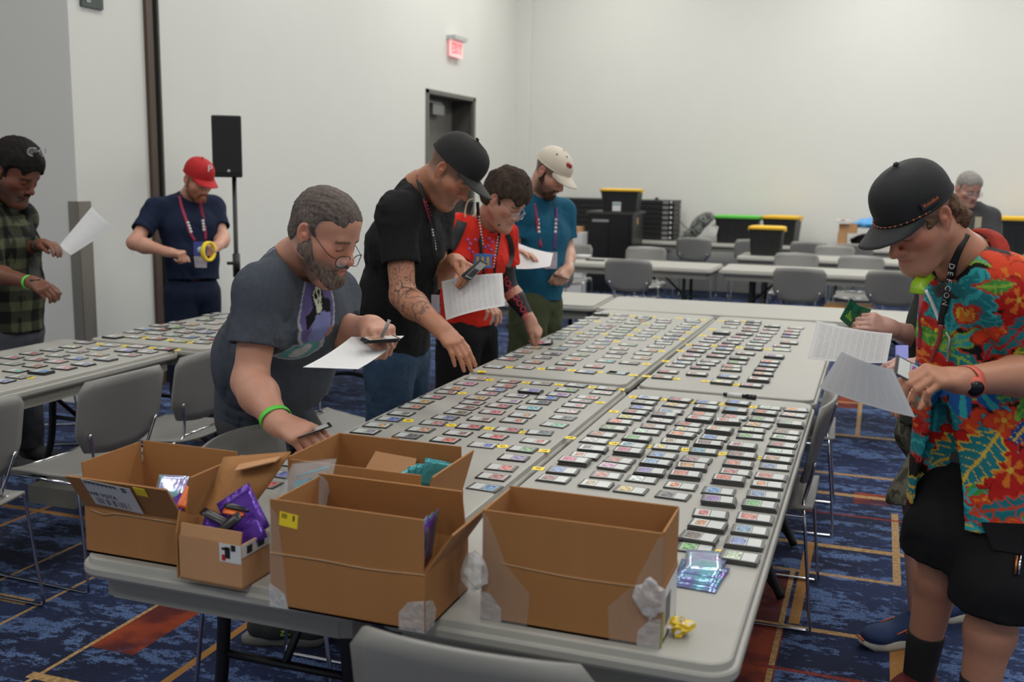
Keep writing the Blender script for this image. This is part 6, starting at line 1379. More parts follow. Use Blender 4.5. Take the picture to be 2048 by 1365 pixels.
# printed arm sleeve
S = Sdf(); a0 = V(*eL)+(V(*sL)-V(*eL))*.42; S.cone(a0, eL, .047, .045, .02); S.cone(eL, V(*eL)+(V(*wL)-V(*eL))*.35, .045, .047, .02); S.cone(V(*eL)+(V(*wL)-V(*eL))*.35, V(*eL)+(V(*wL)-V(*eL))*.97, .047, .031, .02)
p.mesh('arm_sleeve', S, .006, mat('black_lycra', (.014, .014, .018), .6), None, None, 1)
kR, kL = V(pel[0], pel[1], .48)+side5*.10, V(pel[0], pel[1], .48)-side5*.10; aR, aL = kR-V(.02, 0, .40), kL-V(.02, 0, .40)
M_BSH = cloth_mat('black_cotton', (.007, .007, .008), .9, .1, 200, .35, 7); S = pants(pel, side5, kR, kL, aR, aL, .3, (.116, .112, .11, .11), .085, .03); p.mesh('shorts', S, .009, M_BSH, folds(12, .0025, 2), None, 1, dmax=.005)
for k_, a_ in ((kR, aR), (kL, aL)):
    sh, _ = shoe(None, a_, a_+V(.2, 0, 0), M_SHO3, M_SOL3); p.put(sh)
hair(p, H, ((.020, .014, .011), (.075, .050, .038)), .0045, 13, .010, 55, t=.017, front=.075, side=-.004, nape=-.055, vol=.012); M_SIL = mat('silver_wire', (.4, .4, .42), .3, .7); glasses(p, H, M_SIL, .110, -.006, .025, .017, .0014, True, .006)
p.strap('backpack_strap', [(938, 402), (930, 425), (922, 450), (910, 480), (898, 500), (888, 520)], .050, M_LANB, .010, .012, dflt=5.0); p.strap('backpack_strap', [(1012, 472), (1019, 490), (1020, 512), (1012, 535)], .045, M_LANB, .010, .012, dflt=5.1)
p.strap('strap_edge', [(947, 398), (937, 402), (931, 418), (930, 435)], .007, mat('tan_trim', (.42, .28, .16), .7), .026, .004, dflt=4.95)
S = Sdf(); bc = V(*che)-F5*.20; S.ell(bc-V(0, 0, .04), (.14, .14, .22), None, .05); S.ell(bc-F5*.06-V(0, 0, .10), (.11, .11, .13), None, .05); p.mesh('backpack', S, .012, cloth_mat('black_nylon', (.012, .012, .013), .7, .1, 100, .3, 8), None, None, 1, solid=False)
p.strap('lanyard', [(955, 405), (957, 440), (960, 475), (964, 515), (967, 550)], .016, M_LANB, .006, dflt=5.0); p.strap('lanyard', [(998, 450), (998, 475), (993, 505), (990, 535), (988, 560)], .014, M_LANB, .006, dflt=5.1)
p.dots('lanyard_lettering', [(958+i*.8, 434+i*6) for i in range(10)], .011, M_LETW, .010, dflt=5.0); p.dots('lanyard_lettering', [(997-i*.9, 468+i*6) for i in range(12)], .009, M_LETW, .010, dflt=5.1)
b = MB(); c0 = p.surf(965, 522, .014, 5.0); b.panel([c0-RH*.045+V(0, 0, .035), c0-RH*.045-V(0, 0, .035), c0+RH*.045-V(0, 0, .035), c0+RH*.045+V(0, 0, .035)], .005, mat('badge_blue', (.05, .18, .48), .4)); bd = p.build('badge', b)
b = MB()
for i in range(3): c1 = c0-nrm(ray(965, 522))*.007; b.panel([c1+RH*(-.03+.025*i)+V(0, 0, .02), c1+RH*(-.03+.025*i)-V(0, 0, .025), c1+RH*(-.018+.025*i)-V(0, 0, .025), c1+RH*(-.018+.025*i)+V(0, 0, .02)], .002, mat('badge_gold', (.55, .33, .08), .4))
p.build('badge_print', b)
p.dots('shirt_print', [(935, 480), (940, 488), (938, 498), (945, 505), (950, 480), (978, 478), (985, 485), (976, 492), (982, 500), (987, 512), (975, 515), (970, 495)], .016, mat('purple_print', (.30, .12, .45), .6), .005, dflt=5.1)
b = MB()   # lettering SOC GOON along the sleeve
d_ = nrm(V(*wL)-V(*eL)); e0 = p.surf(1022, 580, .006, 5.3); e1 = p.surf(1053, 628, .006, 5.3)
o = link('sleeve_lettering', text_mesh('SOC GOON', .046, M_LETR, .001)); ctr = (e0+e1)/2-nrm(ray(1035, 600))*.010; o.matrix_world = frame(p.surf(1032, 596, .022, 5.3), nrm(at(1054, 634, 5.3)-at(1008, 556, 5.3)), CU); mw = o.matrix_world.copy(); o.parent = p.root; o.matrix_parent_inverse = p.inv
held_card(None, onz(1088, 686, TZ+.012), V(.9, .25, .12), V(-.25, .9, .1), 'm', 'card pinched by the man in the red T-shirt at the table edge')

# ================= man in the teal polo and beige cap
p = Person('bearded man in a teal polo shirt and beige cap looking down at a sheet', (-.95, 3.75), (.50, .28, .20), .005)
F6 = fdir(30); H = Head(at(1101, 346, 5.85), F6, 38, 0, 1.03); side6 = np.cross(F6, V(0, 0, 1))
nb = at(1073, 398, 5.97); sR = at(1036, 420, 5.82); sL = at(1124, 424, 6.10); eR = at(1025, 500, 5.85); wR = at(1018, 505, 5.65); eL = at(1134, 505, 6.12); wL = at(1136, 540, 5.92)
pel = at(1072, 595, 6.03); wai = at(1078, 540, 6.0); che = at(1080, 470, 5.99); hem = at(1070, 598, 6.03)
H.skull(p.S, 1.0, 1.0, 0); body_core(p, H, nb, sR, sL, pel, .058); arm(p.S, sR, eR, wR); arm(p.S, sL, eL, wL, (.05, .043, .045, .029))
hand(p.S, wR, at(1052, 504, 5.6)-wR, V(0, .2, 1), True, [(20, 20, 12)]*4, (10, 15, 10), 1, 1.0); hand(p.S, wL, at(1122, 562, 5.84)-wL, V(.75, .2, .6), False, PINCH, (15, 20, 18), 2, 1.0)
p.mesh('body', p.S, p.h, SKIN, None, lambda v, f: skin_colors(v, H, p.skin, .5, (.06, .035, .025), ((.08, .04, .028), .85, 1.0), (.06, .035, .025), lambda x, y: np.where(y > .05, .3, np.where(y > .01, .0, -.03))), 1)
M6 = cloth_mat('teal_pique', (.007, .078, .140), .85, .10, 260, .25, 8); S = tee(p, pel, wai, che, nb, sR, sL, eR, eL, hem, .68, (.138, .136, .136), 1.25, .074, neck=.070, neckdir=H.w((0, 0, -.06))-V(*nb)); p.mesh('polo_shirt', S, .007, M6, folds(15, .003, 28), None, 1, dmax=.003); P6 = p
nd = nrm(H.w((0, -.01, -.06))-V(*nb)); b = MB(); a1 = nrm(np.cross(nd, F6)); rings = []
for z, rr in ((-.012, .088), (.020, .080), (.040, .078), (.012, .098)): rings.append([V(*nb)+nd*(z+(.0 if math.cos(t_) < .6 else -.03))+(nrm(np.cross(a1, nd))*math.cos(t_)+a1*math.sin(t_))*rr for t_ in np.linspace(.35, 2*math.pi-.35, 24)])
b.loft(rings, M6, cap=False, closed=False); p.build('collar', b)
kR, kL = V(pel[0], pel[1], .50)+side6*.10, V(pel[0], pel[1], .50)-side6*.10; aR, aL = kR-V(.02, 0, .42), kL-V(.02, 0, .42)
M_OLV = cloth_mat('olive_cotton', (.050, .062, .030), .9, .12, 150, .4, 7); S = pants(pel, side6, kR, kL, aR, aL, .12, (.122, .115, .108, .11), .085, .03); p.mesh('cargo_shorts', S, .009, M_OLV, folds(12, .003, 12), None, 1, dmax=.006)
for a_ in (aR, aL): sh, _ = shoe(None, a_, a_+V(.2, 0, 0), M_SHO3, M_SOL3); p.put(sh)
beard(p, H, ((.035, .018, .012), (.085, .045, .03)), .005, -.002, .0045, 16)
M_BEI = mat('beige_twill', (.56, .51, .42), .85, noise=.05, bump=.1, bscale=400); cr_, br_, ring_ = cap(p, H, M_BEI, M_BEI, .072, .026, -.25, .0)
p.dots('cap_patch', [(1136, 330), (1140, 333)], .026, mat('cap_red', (.30, .02, .02), .7), .004, dflt=5.7); p.dots('cap_eyelet', [(1114, 309), (1134, 314)], .010, M_BKF, .003, dflt=5.7)
p.strap('lanyard', [(1068, 408), (1072, 430), (1076, 460), (1082, 495)], .018, M_LAN, .006, dflt=5.8); p.strap('lanyard', [(1112, 415), (1113, 440), (1111, 470), (1108, 500)], .018, mat('lanyard_purple', (.10, .04, .16), .7, noise=.4, nscale=50), .006, dflt=5.8)
p.dots('lanyard_lettering', [(1076+i*.7, 440+i*8) for i in range(4)], .018, M_LETW, .010, dflt=5.8); p.dots('lanyard_lettering', [(1112-i*.4, 440+i*8) for i in range(4)], .018, M_LETW, .010, dflt=5.8)
b = MB(); c0 = p.surf(1102, 522, .03, 5.7); b.panel([c0-RH*.035+V(0, 0, .05), c0-RH*.035-V(0, 0, .045), c0+RH*.035-V(0, 0, .045), c0+RH*.035+V(0, 0, .05)], .008, MATS['badge_glass']); p.build('badge', b)
sheet('printed_sheet', 'pale sheet of paper held by the man in the teal polo', [at(1034, 487, 5.62), at(1106, 508, 5.62), at(1100, 534, 5.55), at(1032, 539, 5.52)], M_PAP2, .01)
wristband(p, wL+(V(*eL)-V(*wL))*.08, eL, .034, M_SIL, .02, 'watch_strap')
held_card(None, at(1122, 553, 5.83), -RH*.9+V(0, 0, .3), FH, 'k', 'dark card in the left hand of the man in the teal polo')

# ================= man in the red cap
p = Person('man in a red cap and navy T-shirt holding a roll of yellow tape', (-3.2, 3.75), (.52, .27, .19), .005)
F2 = fdir(40); H = Head(at(396, 362, 6.55), F2, 26, 0, .99); side2 = np.cross(F2, V(0, 0, 1))
nb = at(378, 398, 6.66); sR = at(312, 420, 6.52); sL = at(426, 415, 6.78); eR = at(268, 486, 6.36); wR = at(338, 505, 6.30); eL = at(446, 478, 6.68); wL = at(436, 492, 6.45)
pel = at(385, 575, 6.66); wai = at(384, 510, 6.64); che = at(380, 455, 6.64); hem = at(385, 560, 6.66)
H.skull(p.S, 1.0, 1.0, 0); body_core(p, H, nb, sR, sL, pel, .058); arm(p.S, sR, eR, wR); arm(p.S, sL, eL, wL)
hand(p.S, wR, at(366, 508, 6.28)-wR, V(-.1, -.2, 1), True, FIST, (20, 40, 40), 0, 1.02); hand(p.S, wL, at(418, 500, 6.36)-wL, V(.6, .1, .8), False, PINCH, (15, 25, 20), 1, 1.0)
p.mesh('body', p.S, p.h, SKIN, None, lambda v, f: skin_colors(v, H, p.skin, .5, (.20, .09, .05), ((.22, .075, .035), .8, 1.0), (.22, .10, .06), lambda x, y: np.where(y > .05, .3, np.where(y > .01, .01, -.03))), 1)
M2 = cloth_mat('navy_jersey', (.010, .016, .040), .9, .12, 260, .3, 7); S = tee(p, pel, wai, che, nb, sR, sL, eR, eL, hem, .66, (.140, .130, .135), 1.28, .070, neck=.072, neckdir=H.w((0, -.01, -.06))-V(*nb)); p.mesh('t_shirt', S, .007, M2, folds(14, .004, 38), None, 1, dmax=.004)
kR, kL = V(pel[0], pel[1], .48)+side2*.10, V(pel[0], pel[1], .48)-side2*.10; aR, aL = kR-V(0, 0, .40), kL-V(0, 0, .40)
S = pants(pel, side2, kR, kL, aR, aL, 1.0, (.126, .105, .085, .075), .085, .03); p.mesh('trousers', S, .010, cloth_mat('navy_chino', (.008, .014, .034), .9, .1, 150, .35, 7), folds(13, .0025, 2), None, 1, dmax=.004)
for a_ in (aR, aL): sh, _ = shoe(None, a_, a_+F2*.2, M_SHO3, M_SOL3); p.put(sh)
beard(p, H, ((.14, .045, .02), (.26, .10, .05)), .003, -.004, .0045, 26)
M_REDC = mat('red_twill', (.42, .008, .012), .8, noise=.06, bump=.1, bscale=400); cap(p, H, M_REDC, M_REDC, .068, .016, -.18, .012)
o = link('cap_letter', text_mesh('P', .062, M_LETW, .0015)); c0 = p.surf(420, 338, .014, 6.4); o.matrix_world = frame(c0, nrm(RH*.75-FH*-.5-V(0, 0, .10)), nrm(V(0, 0, 1)-RH*.15)); o.parent = p.root; o.matrix_parent_inverse = p.inv
p.strap('lanyard', [(358, 392), (364, 415), (372, 440), (380, 465), (390, 482)], .018, M_LAN, .006, dflt=6.4); p.strap('lanyard', [(400, 402), (405, 430), (410, 460), (411, 480)], .018, M_LAN, .006, dflt=6.4)
p.dots('lanyard_lettering', [(376+i*2, 446+i*6) for i in range(4)], .020, M_LETW, .010, dflt=6.4); p.dots('lanyard_lettering', [(406+i*.6, 442+i*6) for i in range(4)], .020, M_LETW, .010, dflt=6.4)
b = MB(); c0 = p.surf(401, 500, .02, 6.4); b.panel([c0-RH*.04+V(0, 0, .05), c0-RH*.04-V(0, 0, .035), c0+RH*.04-V(0, 0, .035), c0+RH*.04+V(0, 0, .05)], .006, mat('badge_indigo', (.06, .07, .30), .4, noise=.3)); bd = p.build('badge', b)
b = MB(); b.tube([c0-nrm(ray(401, 500))*.008, c0-nrm(ray(401, 500))*.010], .020, mat('badge_ring', (.35, .5, .55), .4), 16); p.build('badge_print', b)
b = MB(); c1 = c0-V(0, 0, .075); b.panel([c1-RH*.042+V(0, 0, .035), c1-RH*.035-V(0, 0, .035), c1+RH*.035-V(0, 0, .035), c1+RH*.042+V(0, 0, .035)], .006, MATS['badge_glass']); p.build('badge_holder', b)
b = MB(); c2 = at(417, 503, 6.33); rings = []; n2 = nrm(RH*.9-FH*.35); u2 = nrm(np.cross(n2, V(0, 0, 1))); v2 = np.cross(n2, u2)
for z, rr in ((-.012, .048), (.012, .048), (.012, .062), (-.012, .062), (-.012, .048)): rings.append([c2+n2*z+(u2*math.cos(t_)+v2*math.sin(t_))*rr for t_ in np.linspace(0, 2*math.pi, 28, endpoint=False)])
b.loft(rings, M_YEL, cap=False); o = b.build('tape_roll'); tag(o, 'roll of yellow tape in the hand of the man in the red cap', 'tape')

# ================= man in the plaid shirt at the left picture edge
p = Person('man in a dark green plaid shirt at the left picture edge reading a sheet', (-3.5, 2.45), (.145, .052, .028), .005)
F1 = fdir(16); H = Head(at(30, 346, 5.35), F1, 31, 0, 1.22); side1 = np.cross(F1, V(0, 0, 1))
nb = at(-12, 405, 5.45); sR = at(-28, 445, 5.27); sL = at(42, 438, 5.64); eR = at(-22, 545, 5.22); wR = at(66, 566, 5.05); eL = at(22, 508, 5.54); wL = at(86, 489, 5.35)
pel = at(18, 655, 5.52); wai = at(22, 580, 5.50); che = at(12, 490, 5.47); hem = at(18, 662, 5.52)
H.skull(p.S, 1.03, 1.0, .003); body_core(p, H, nb, sR, sL, pel, .060); arm(p.S, sR, eR, wR); arm(p.S, sL, eL, wL)
hand(p.S, wR, at(108, 588, 4.98)-wR, V(.2, -.6, .8), True, [(45, 50, 28), (50, 55, 30), (52, 56, 30), (55, 58, 32)], (18, 20, 18), 1, 1.05); hand(p.S, wL, at(122, 490, 5.24)-wL, V(0, .1, 1), False, [(22, 25, 15)]*4, (10, 14, 10), 1, 1.02)
p.mesh('body', p.S, p.h, SKIN, None, lambda v, f: skin_colors(v, H, p.skin, .4, (.010, .007, .006), ((.02, .012, .01), .55, .8)), 1)
def plaid(v, f):
    N = vnormals(v, f); X = v @ RH; Z = v[:, 2]; Y = v @ FH; X = np.where(np.abs(N @ RH) > .75, Y, X)
    base = np.array((.020, .022, .016)); C = np.tile(base, (len(v), 1)); a = (np.sin(X*2*math.pi/.11) > .1); b_ = (np.sin(Z*2*math.pi/.11) > .1)
    C[a | b_] = (.030, .034, .022); C[a & b_] = (.075, .082, .045); C[(~a) & (~b_)] = (.007, .007, .007); return C
M1 = cloth_mat('green_plaid', (1, 1, 1), .9, .1, 200, .35, 7, vcol=True)
S = tee(p, pel, wai, che, nb, sR, sL, eR, eL, hem, .98, (.165, .155, .150), 1.15, .078, neck=.076, neckdir=H.w((0, -.01, -.06))-V(*nb)); p.mesh('plaid_shirt', S, .007, M1, folds(13, .005, 48), plaid, 1, dmax=.005)
p.strap('shirt_placket', [(40, 402), (52, 430), (60, 470), (66, 520), (70, 560)], .05, mat('black_inner_tee', (.007, .007, .008), .9), .004, dflt=5.3)
kR, kL = V(pel[0], pel[1], .48)+side1*.10, V(pel[0], pel[1], .48)-side1*.10; aR, aL = kR-V(0, 0, .40), kL-V(0, 0, .40)
S = pants(pel, side1, kR, kL, aR, aL, 1.0, (.148, .11, .085, .075), .09, .04); p.mesh('trousers', S, .010, cloth_mat('grey_chino', (.075, .078, .090), .9, .1, 150, .35, 7), folds(13, .0025, 2), None, 1, dmax=.004)
for a_ in (aR, aL): sh, _ = shoe(None, a_, a_+F1*.2, M_SHO3, M_SOL3); p.put(sh)
hair(p, H, ((.006, .005, .005), (.018, .014, .013)), .005, 23, .006, 60, t=.015, front=.090, side=.002, nape=-.045, vol=.006)
b = MB(); b.ell = None
beard(p, H, ((.008, .006, .005), (.02, .014, .012)), .0015, -.016, .005, 36, amp=.0015)
M_GL1 = mat('clear_frames', (.35, .36, .36), .15, .3); Hg = Head(H.w((0, -.01, .115)), F1, 12, 0, 1.08); glasses(p, Hg, M_GL1, .085, .0, .026, .019, .0025, True, 0, False)
wristband(p, wR+(V(*eR)-V(*wR))*.06, eR, .034, M_GRN); wristband(p, wL+(V(*eL)-V(*wL))*.08, eL, .034, mat('olive_band', (.03, .032, .024), .6), .03, 'watch_strap')
sheet('printed_sheet', 'printed list held out by the man in the plaid shirt', [at(181, 413, 5.22), at(227, 454, 5.18), at(140, 510, 5.18), at(118, 488, 5.24)], M_PAP2, -.02)

# ================= hidden person behind the man in the flowered shirt: shorts, leg, running shoe, hand with cards
p = Person('person in camouflage shorts and blue running shoe, mostly hidden by the flowered shirt', (1.2, 2.0), (.50, .285, .23), .0046)
F8 = fdir(12, -1); H = Head(at(1842, 462, 3.72), F8, 30, 0, .98); side8 = np.cross(F8, V(0, 0, 1))
nb = at(1880, 530, 3.80); sR = at(1885, 560, 4.02); sL = at(1905, 570, 3.66); eR = at(1850, 680, 3.85); wR = at(1775, 655, 3.66); eL = at(1900, 700, 3.6); wL = at(1830, 735, 3.45)
pel = at(1882, 850, 3.82); wai = at(1890, 770, 3.80); che = at(1890, 660, 3.80); hem = at(1865, 850, 3.8)
H.skull(p.S); body_core(p, H, nb, sR, sL, pel); arm(p.S, sR, eR, wR, (.046, .038, .040, .027)); arm(p.S, sL, eL, wL, (.046, .038, .040, .027))
hand(p.S, wR, at(1712, 634, 3.58)-wR, V(.25, -.75, .35), True, [(30, 62, 40), (48, 62, 40), (55, 64, 40), (60, 62, 40)], (30, 20, 15), 3, 1.02); hand(p.S, wL, at(1780, 725, 3.35)-wL, V(0, -.3, 1), False, RELAX)
aL8 = V(1.19, 1.95, .10); kL8 = V(1.165, 2.03, .49); aR8, kR8 = V(1.42, 2.28, .10), V(1.33, 2.25, .49)
for s_, k_, a_ in ((1, kR8, aR8), (-1, kL8, aL8)): leg(p.S2, V(*pel)+side8*.09*s_-V(0, 0, .05), k_, a_, (.07, .055, .056, .038))
p.mesh('body', p.S, p.h, SKIN, None, lambda v, f: skin_colors(v, H, p.skin, .5, (.10, .06, .04)), 1)
S = tee(p, pel, wai, che, nb, sR, sL, eR, eL, hem, .55, (.125, .125, .125), 1.25, .072); p.mesh('t_shirt', S, .009, cloth_mat('dark_green_jersey', (.02, .025, .02), .9), None, None, 1)
M_CAM2 = camo('camouflage_olive', ((.030, .032, .020), (.075, .072, .050), (.130, .125, .090), (.05, .045, .03)), 14)
S = pants(pel, side8, kR8, kL8, aR8, aL8, .02, (.118, .112, .112, .118), .08, .03); p.mesh('camouflage_shorts', S, .008, M_CAM2, folds(12, .003, 12), None, 1, dmax=.006)
hair(p, H, ((.03, .02, .015), (.08, .05, .035)), .006, 33, .004, 60, t=.010)
M_BSHO = mat('blue_mesh', (.012, .035, .11), .8, noise=.3, nscale=200, bump=.3, bscale=400); M_WSOL = mat('white_sole', (.50, .48, .42), .6, noise=.06); M_OACC = mat('orange_stripe', (.60, .12, .02), .5)
for a_ in (aL8, aR8):
    sh, Pt = shoe(None, a_, a_+F8*.2, M_BSHO, M_WSOL, 'running_shoe', 1.04); p.put(sh)
    for sg in (-1, 1):
        b = MB(); b.tube(spline([Pt(.19, sg*.050, .062), Pt(.14, sg*.047, .078), Pt(.155, sg*.049, .062), Pt(.10, sg*.045, .050)], 4), .0026, M_OACC, 6); b.build('side_stripe', sh)
        for i in range(6): b = MB(); b.tube([Pt(.03+.011*i, sg*.0385, .012), Pt(.036+.011*i, sg*.0385, .028)], .0022, M_BSHO, 5); b.build('sole_groove', sh)
    b = MB(); b.tube([Pt(.293, -.02, .035), Pt(.300, 0, .042), Pt(.293, .02, .035)], .004, M_OACC, 6); b.build('toe_trim', sh)
    S = Sdf(); S.cone(Pt(.067, 0, .085), V(*a_)+V(0, 0, .035), .041, .042, .02); S.half(V(*a_)+V(0, 0, .030), (F8[0]*.5, F8[1]*.5, 1)); p.mesh('sock', S, .006, mat('white_sock', (.55, .54, .50), .9), None, None, 1)
M_GRC = mat('green_card_back', (.008, .10, .045), .3, noise=.9, nscale=60); M_LIM = mat('lime_print', (.25, .5, .05), .4)
for i, (u, v, dx) in enumerate(((1703, 632, -.0), (1722, 641, .0))):
    b = MB(); c0 = at(u-4, v-6, 3.625+.025*i); ex = nrm(RH*(.55 if i == 0 else .9)-V(0, 0, .45 if i == 0 else .25)+FH*.2); ey = nrm(V(0, 0, 1)+RH*.45); b.panel([c0-ex*.026-ey*.040, c0+ex*.026-ey*.040, c0+ex*.026+ey*.040, c0-ex*.026+ey*.040], .006, M_GRC)
    for k in range(5): q0 = c0-nrm(np.cross(ex, ey))*-.0068+ex*(-.014+.007*k)-ey*.022; b.panel([q0, q0+ex*.004, q0+ex*.004+ey*(.01+.006*(k*3 % 4)), q0+ey*(.01+.006*(k*3 % 4))], .0008, M_LIM)
    o = b.build('green_card_pack'); tag(o, ('left' if i == 0 else 'right')+' of two dark green packs of cards in the hand behind the flowered shirt', 'card pack', 'green card packs held in hand')
sheet('printed_sheet', 'printed list held upright in front of the far right table', [at(1632, 643, 3.25), at(1783, 669, 3.30), at(1772, 728, 3.22), at(1613, 719, 3.16)], M_PAP, .01)

# ================= man in the flowered shirt and black cap (right)
p = Person('man in a black cap, red flowered shirt and black shorts at the right edge', (1.25, 1.45), (.50, .235, .145), .0036)
F7 = fdir(24, -1); H = Head(at(1836, 438, 2.74), F7, 37, 0, 1.01); side7 = np.cross(F7, V(0, 0, 1))
nb = at(1928, 522, 2.86); sR = at(1912, 560, 3.04); sL = at(2003, 580, 2.76); eR = at(1905, 735, 3.10); wR = at(1842, 770, 2.94); eL = at(2080, 748, 2.80); wL = at(1918, 762, 2.60)
pel = at(1962, 890, 3.04); wai = at(1962, 780, 3.02); che = at(1958, 650, 2.96); hem = at(1972, 1005, 3.04)
H.skull(p.S, 1.05, 1.05, .004); body_core(p, H, nb, sR, sL, pel, .064); arm(p.S, sR, eR, wR); arm(p.S, sL, eL, wL, (.056, .047, .052, .031))
hand(p.S, wL, at(1808, 742, 2.52)-wL, V(-.15, -.55, .75), False, [(40, 45, 25), (46, 50, 28), (52, 54, 30), (56, 56, 30)], (14, 22, 15), 1, 1.10); hand(p.S, wR, at(1800, 775, 2.86)-wR, V(0, 0, 1), True, RELAX)
kR7 = at(1895, 1060, 3.06); aR7 = at(1838, 1338, 3.22); kL7 = at(1998, 1175, 2.90); aL7 = at(1945, 1440, 2.98); aR7[2] = max(aR7[2], .09); aL7[2] = .10
leg(p.S2, V(*pel)+side7*.09-V(0, 0, .05), kR7, aR7, (.075, .060, .064, .042)); leg(p.S2, V(*pel)-side7*.09-V(0, 0, .05), kL7, aL7, (.075, .062, .066, .042))
p.mesh('body', p.S, p.h, SKIN, None, lambda v, f: skin_colors(v, H, p.skin, .45, (.20, .12, .08), ((.30, .17, .12), .25, .8), (.12, .08, .06), lambda x, y: np.where(y > .05, .3, np.where(y > .015, .004, -.02))), 1)
# grey under-shirt
S = tee(p, pel, wai, che, nb, sR, sL, eR, eL, at(1962, 905, 3.04), .3, (.132, .136, .128), 1.15, .062, neck=.078, neckdir=H.w((0, -.01, -.06))-V(*nb)); p.mesh('t_shirt', S, .007, cloth_mat('grey_jersey', (.060, .060, .062), .9, .12, 260, .3, 8), folds(14, .003, 3), None, 1, dmax=.003)
# flowered shirt: open at the front
def flowers(v, f):
    N = vnormals(v, f); U = v @ RH; Z = v[:, 2].copy(); C = np.tile(np.array((.008, .007, .008)), (len(v), 1)); rg = np.random.RandomState(12)
    U = U+.012*noise3(v, 30, 5); Z = Z+.012*noise3(v, 30, 6); uc, zc = U.mean(), Z.mean()
    def leaf(cx, cz, a, L, w, c1, c2):
        ca, sa = math.cos(a), math.sin(a); x = (U-cx)*ca+(Z-cz)*sa; y = -(U-cx)*sa+(Z-cz)*ca; s_ = np.clip(x/L*.5+.5, 0, 1); hw = w*np.sin(math.pi*s_)**.8*(1+.18*np.sin(s_*40))
        m = (np.abs(y) < hw) & (np.abs(x) < L); C[m] = c1; C[m & (np.abs(y) < .0035)] = c2; C[m & (np.abs(np.sin(s_*22+np.abs(y)*60)) < .16)] = c2; C[(np.abs(np.abs(y)-hw) < .003) & (np.abs(x) < L)] = np.array((.45, .03, .02)) if rg.rand() < .6 else c2
    def flower(cx, cz, R, a0, c1, c2):
        dx, dz = U-cx, Z-cz; r = np.hypot(dx, dz); a = np.arctan2(dz, dx)+a0; pr = R*(.55+.45*np.abs(np.cos(a*2.5))**.7); m = r < pr; C[m] = c1; C[m & (r < R*.45) & (np.abs(np.cos(a*2.5)) > .75)] = c2; C[m & (np.abs(r-pr) < .004)] = np.array(c1)*.45; C[r < R*.09] = (.60, .38, .05)
    def fan(cx, cz, R, a0, c1, c2):
        dx, dz = U-cx, Z-cz; r = np.hypot(dx, dz); a = np.arctan2(dz, dx)-a0; a = np.arctan2(np.sin(a), np.cos(a)); pr = R*(.5+.5*np.abs(np.cos(a*5)))*(np.abs(a) < 1.5); m = r < pr; C[m] = c1; C[m & (np.abs(np.cos(a*5)) > .93)] = c2
    RED, RED2, ORG_, TEAL, TEAL2, GRN, GRN2, BLU, YEL = (.42, .012, .010), (.58, .05, .015), (.62, .16, .02), (.012, .17, .20), (.03, .33, .36), (.05, .24, .04), (.22, .40, .05), (.012, .06, .24), (.60, .40, .04)
    u0, u1, z0, z1 = U.min(), U.max(), Z.min(), Z.max(); k = 0
    for j, zz in enumerate(np.arange(z0, z1, .075)):
        for uu in np.arange(u0-.04*(j % 2), u1, .085):
            k += 1; uu2, z2 = uu+rg.uniform(-.03, .03), zz+rg.uniform(-.03, .03)
            leaf(uu2, z2, rg.uniform(0, 6.28), rg.uniform(.05, .085), rg.uniform(.018, .032), (TEAL, TEAL2, BLU, GRN, TEAL)[rg.randint(5)], (TEAL2, GRN2, YEL, TEAL2)[rg.randint(4)])
            if k % 2: flower(uu2+.03, z2+.03, rg.uniform(.042, .070), rg.uniform(0, 6), RED if rg.rand() < .6 else RED2, ORG_)
    q = lambda u, v_: (lambda P: (P @ RH, P[2]))(p.surf(u, v_, 0, 2.7))
    for (u, v_, R, c) in ((2010, 560, .075, RED2), (1995, 930, .10, RED), (2030, 600, .07, RED), (1900, 880, .05, RED)): cx, cz = q(u, v_); flower(cx, cz, R, .6, c, ORG_)
    cx, cz = q(1998, 775); fan(cx, cz, .14, -1.5, (.012, .085, .30), TEAL2); cx, cz = q(1935, 900); leaf(cx, cz, 1.0, .09, .05, TEAL, YEL); cx, cz = q(1925, 600); leaf(cx, cz, 1.5, .09, .035, TEAL, TEAL2); cx, cz = q(1985, 570); leaf(cx, cz, .2, .045, .02, GRN, GRN2)
    cx, cz = q(2000, 1000); leaf(cx, cz, .3, .10, .03, TEAL, RED2); cx, cz = q(2020, 660); leaf(cx, cz, 1.2, .10, .03, TEAL, RED); cx, cz = q(1920, 625); leaf(cx, cz, 1.57, .03, .010, YEL, ORG_)
    return C
M7 = cloth_mat('flowered_cotton', (1, 1, 1), .75, .06, 200, .30, 7, vcol=True)
S = tee(p, pel, wai, che, nb, sR, sL, eR, eL, hem, .66, (.226, .178, .150), 1.06, .090, neck=.086, shR=.064, neckdir=H.w((0, -.02, -.06))-V(*nb))
# front opening wedge
g0, c0 = S.g[0]; c0.cone(hem-V(0, 0, .1)+F7*.262, V(*nb)+F7*.20, .130, .105)
p.mesh('flowered_shirt', S, .0046, M7, folds(11, .005, 5, (1, 1, .6)), flowers, 1, dmax=.007)
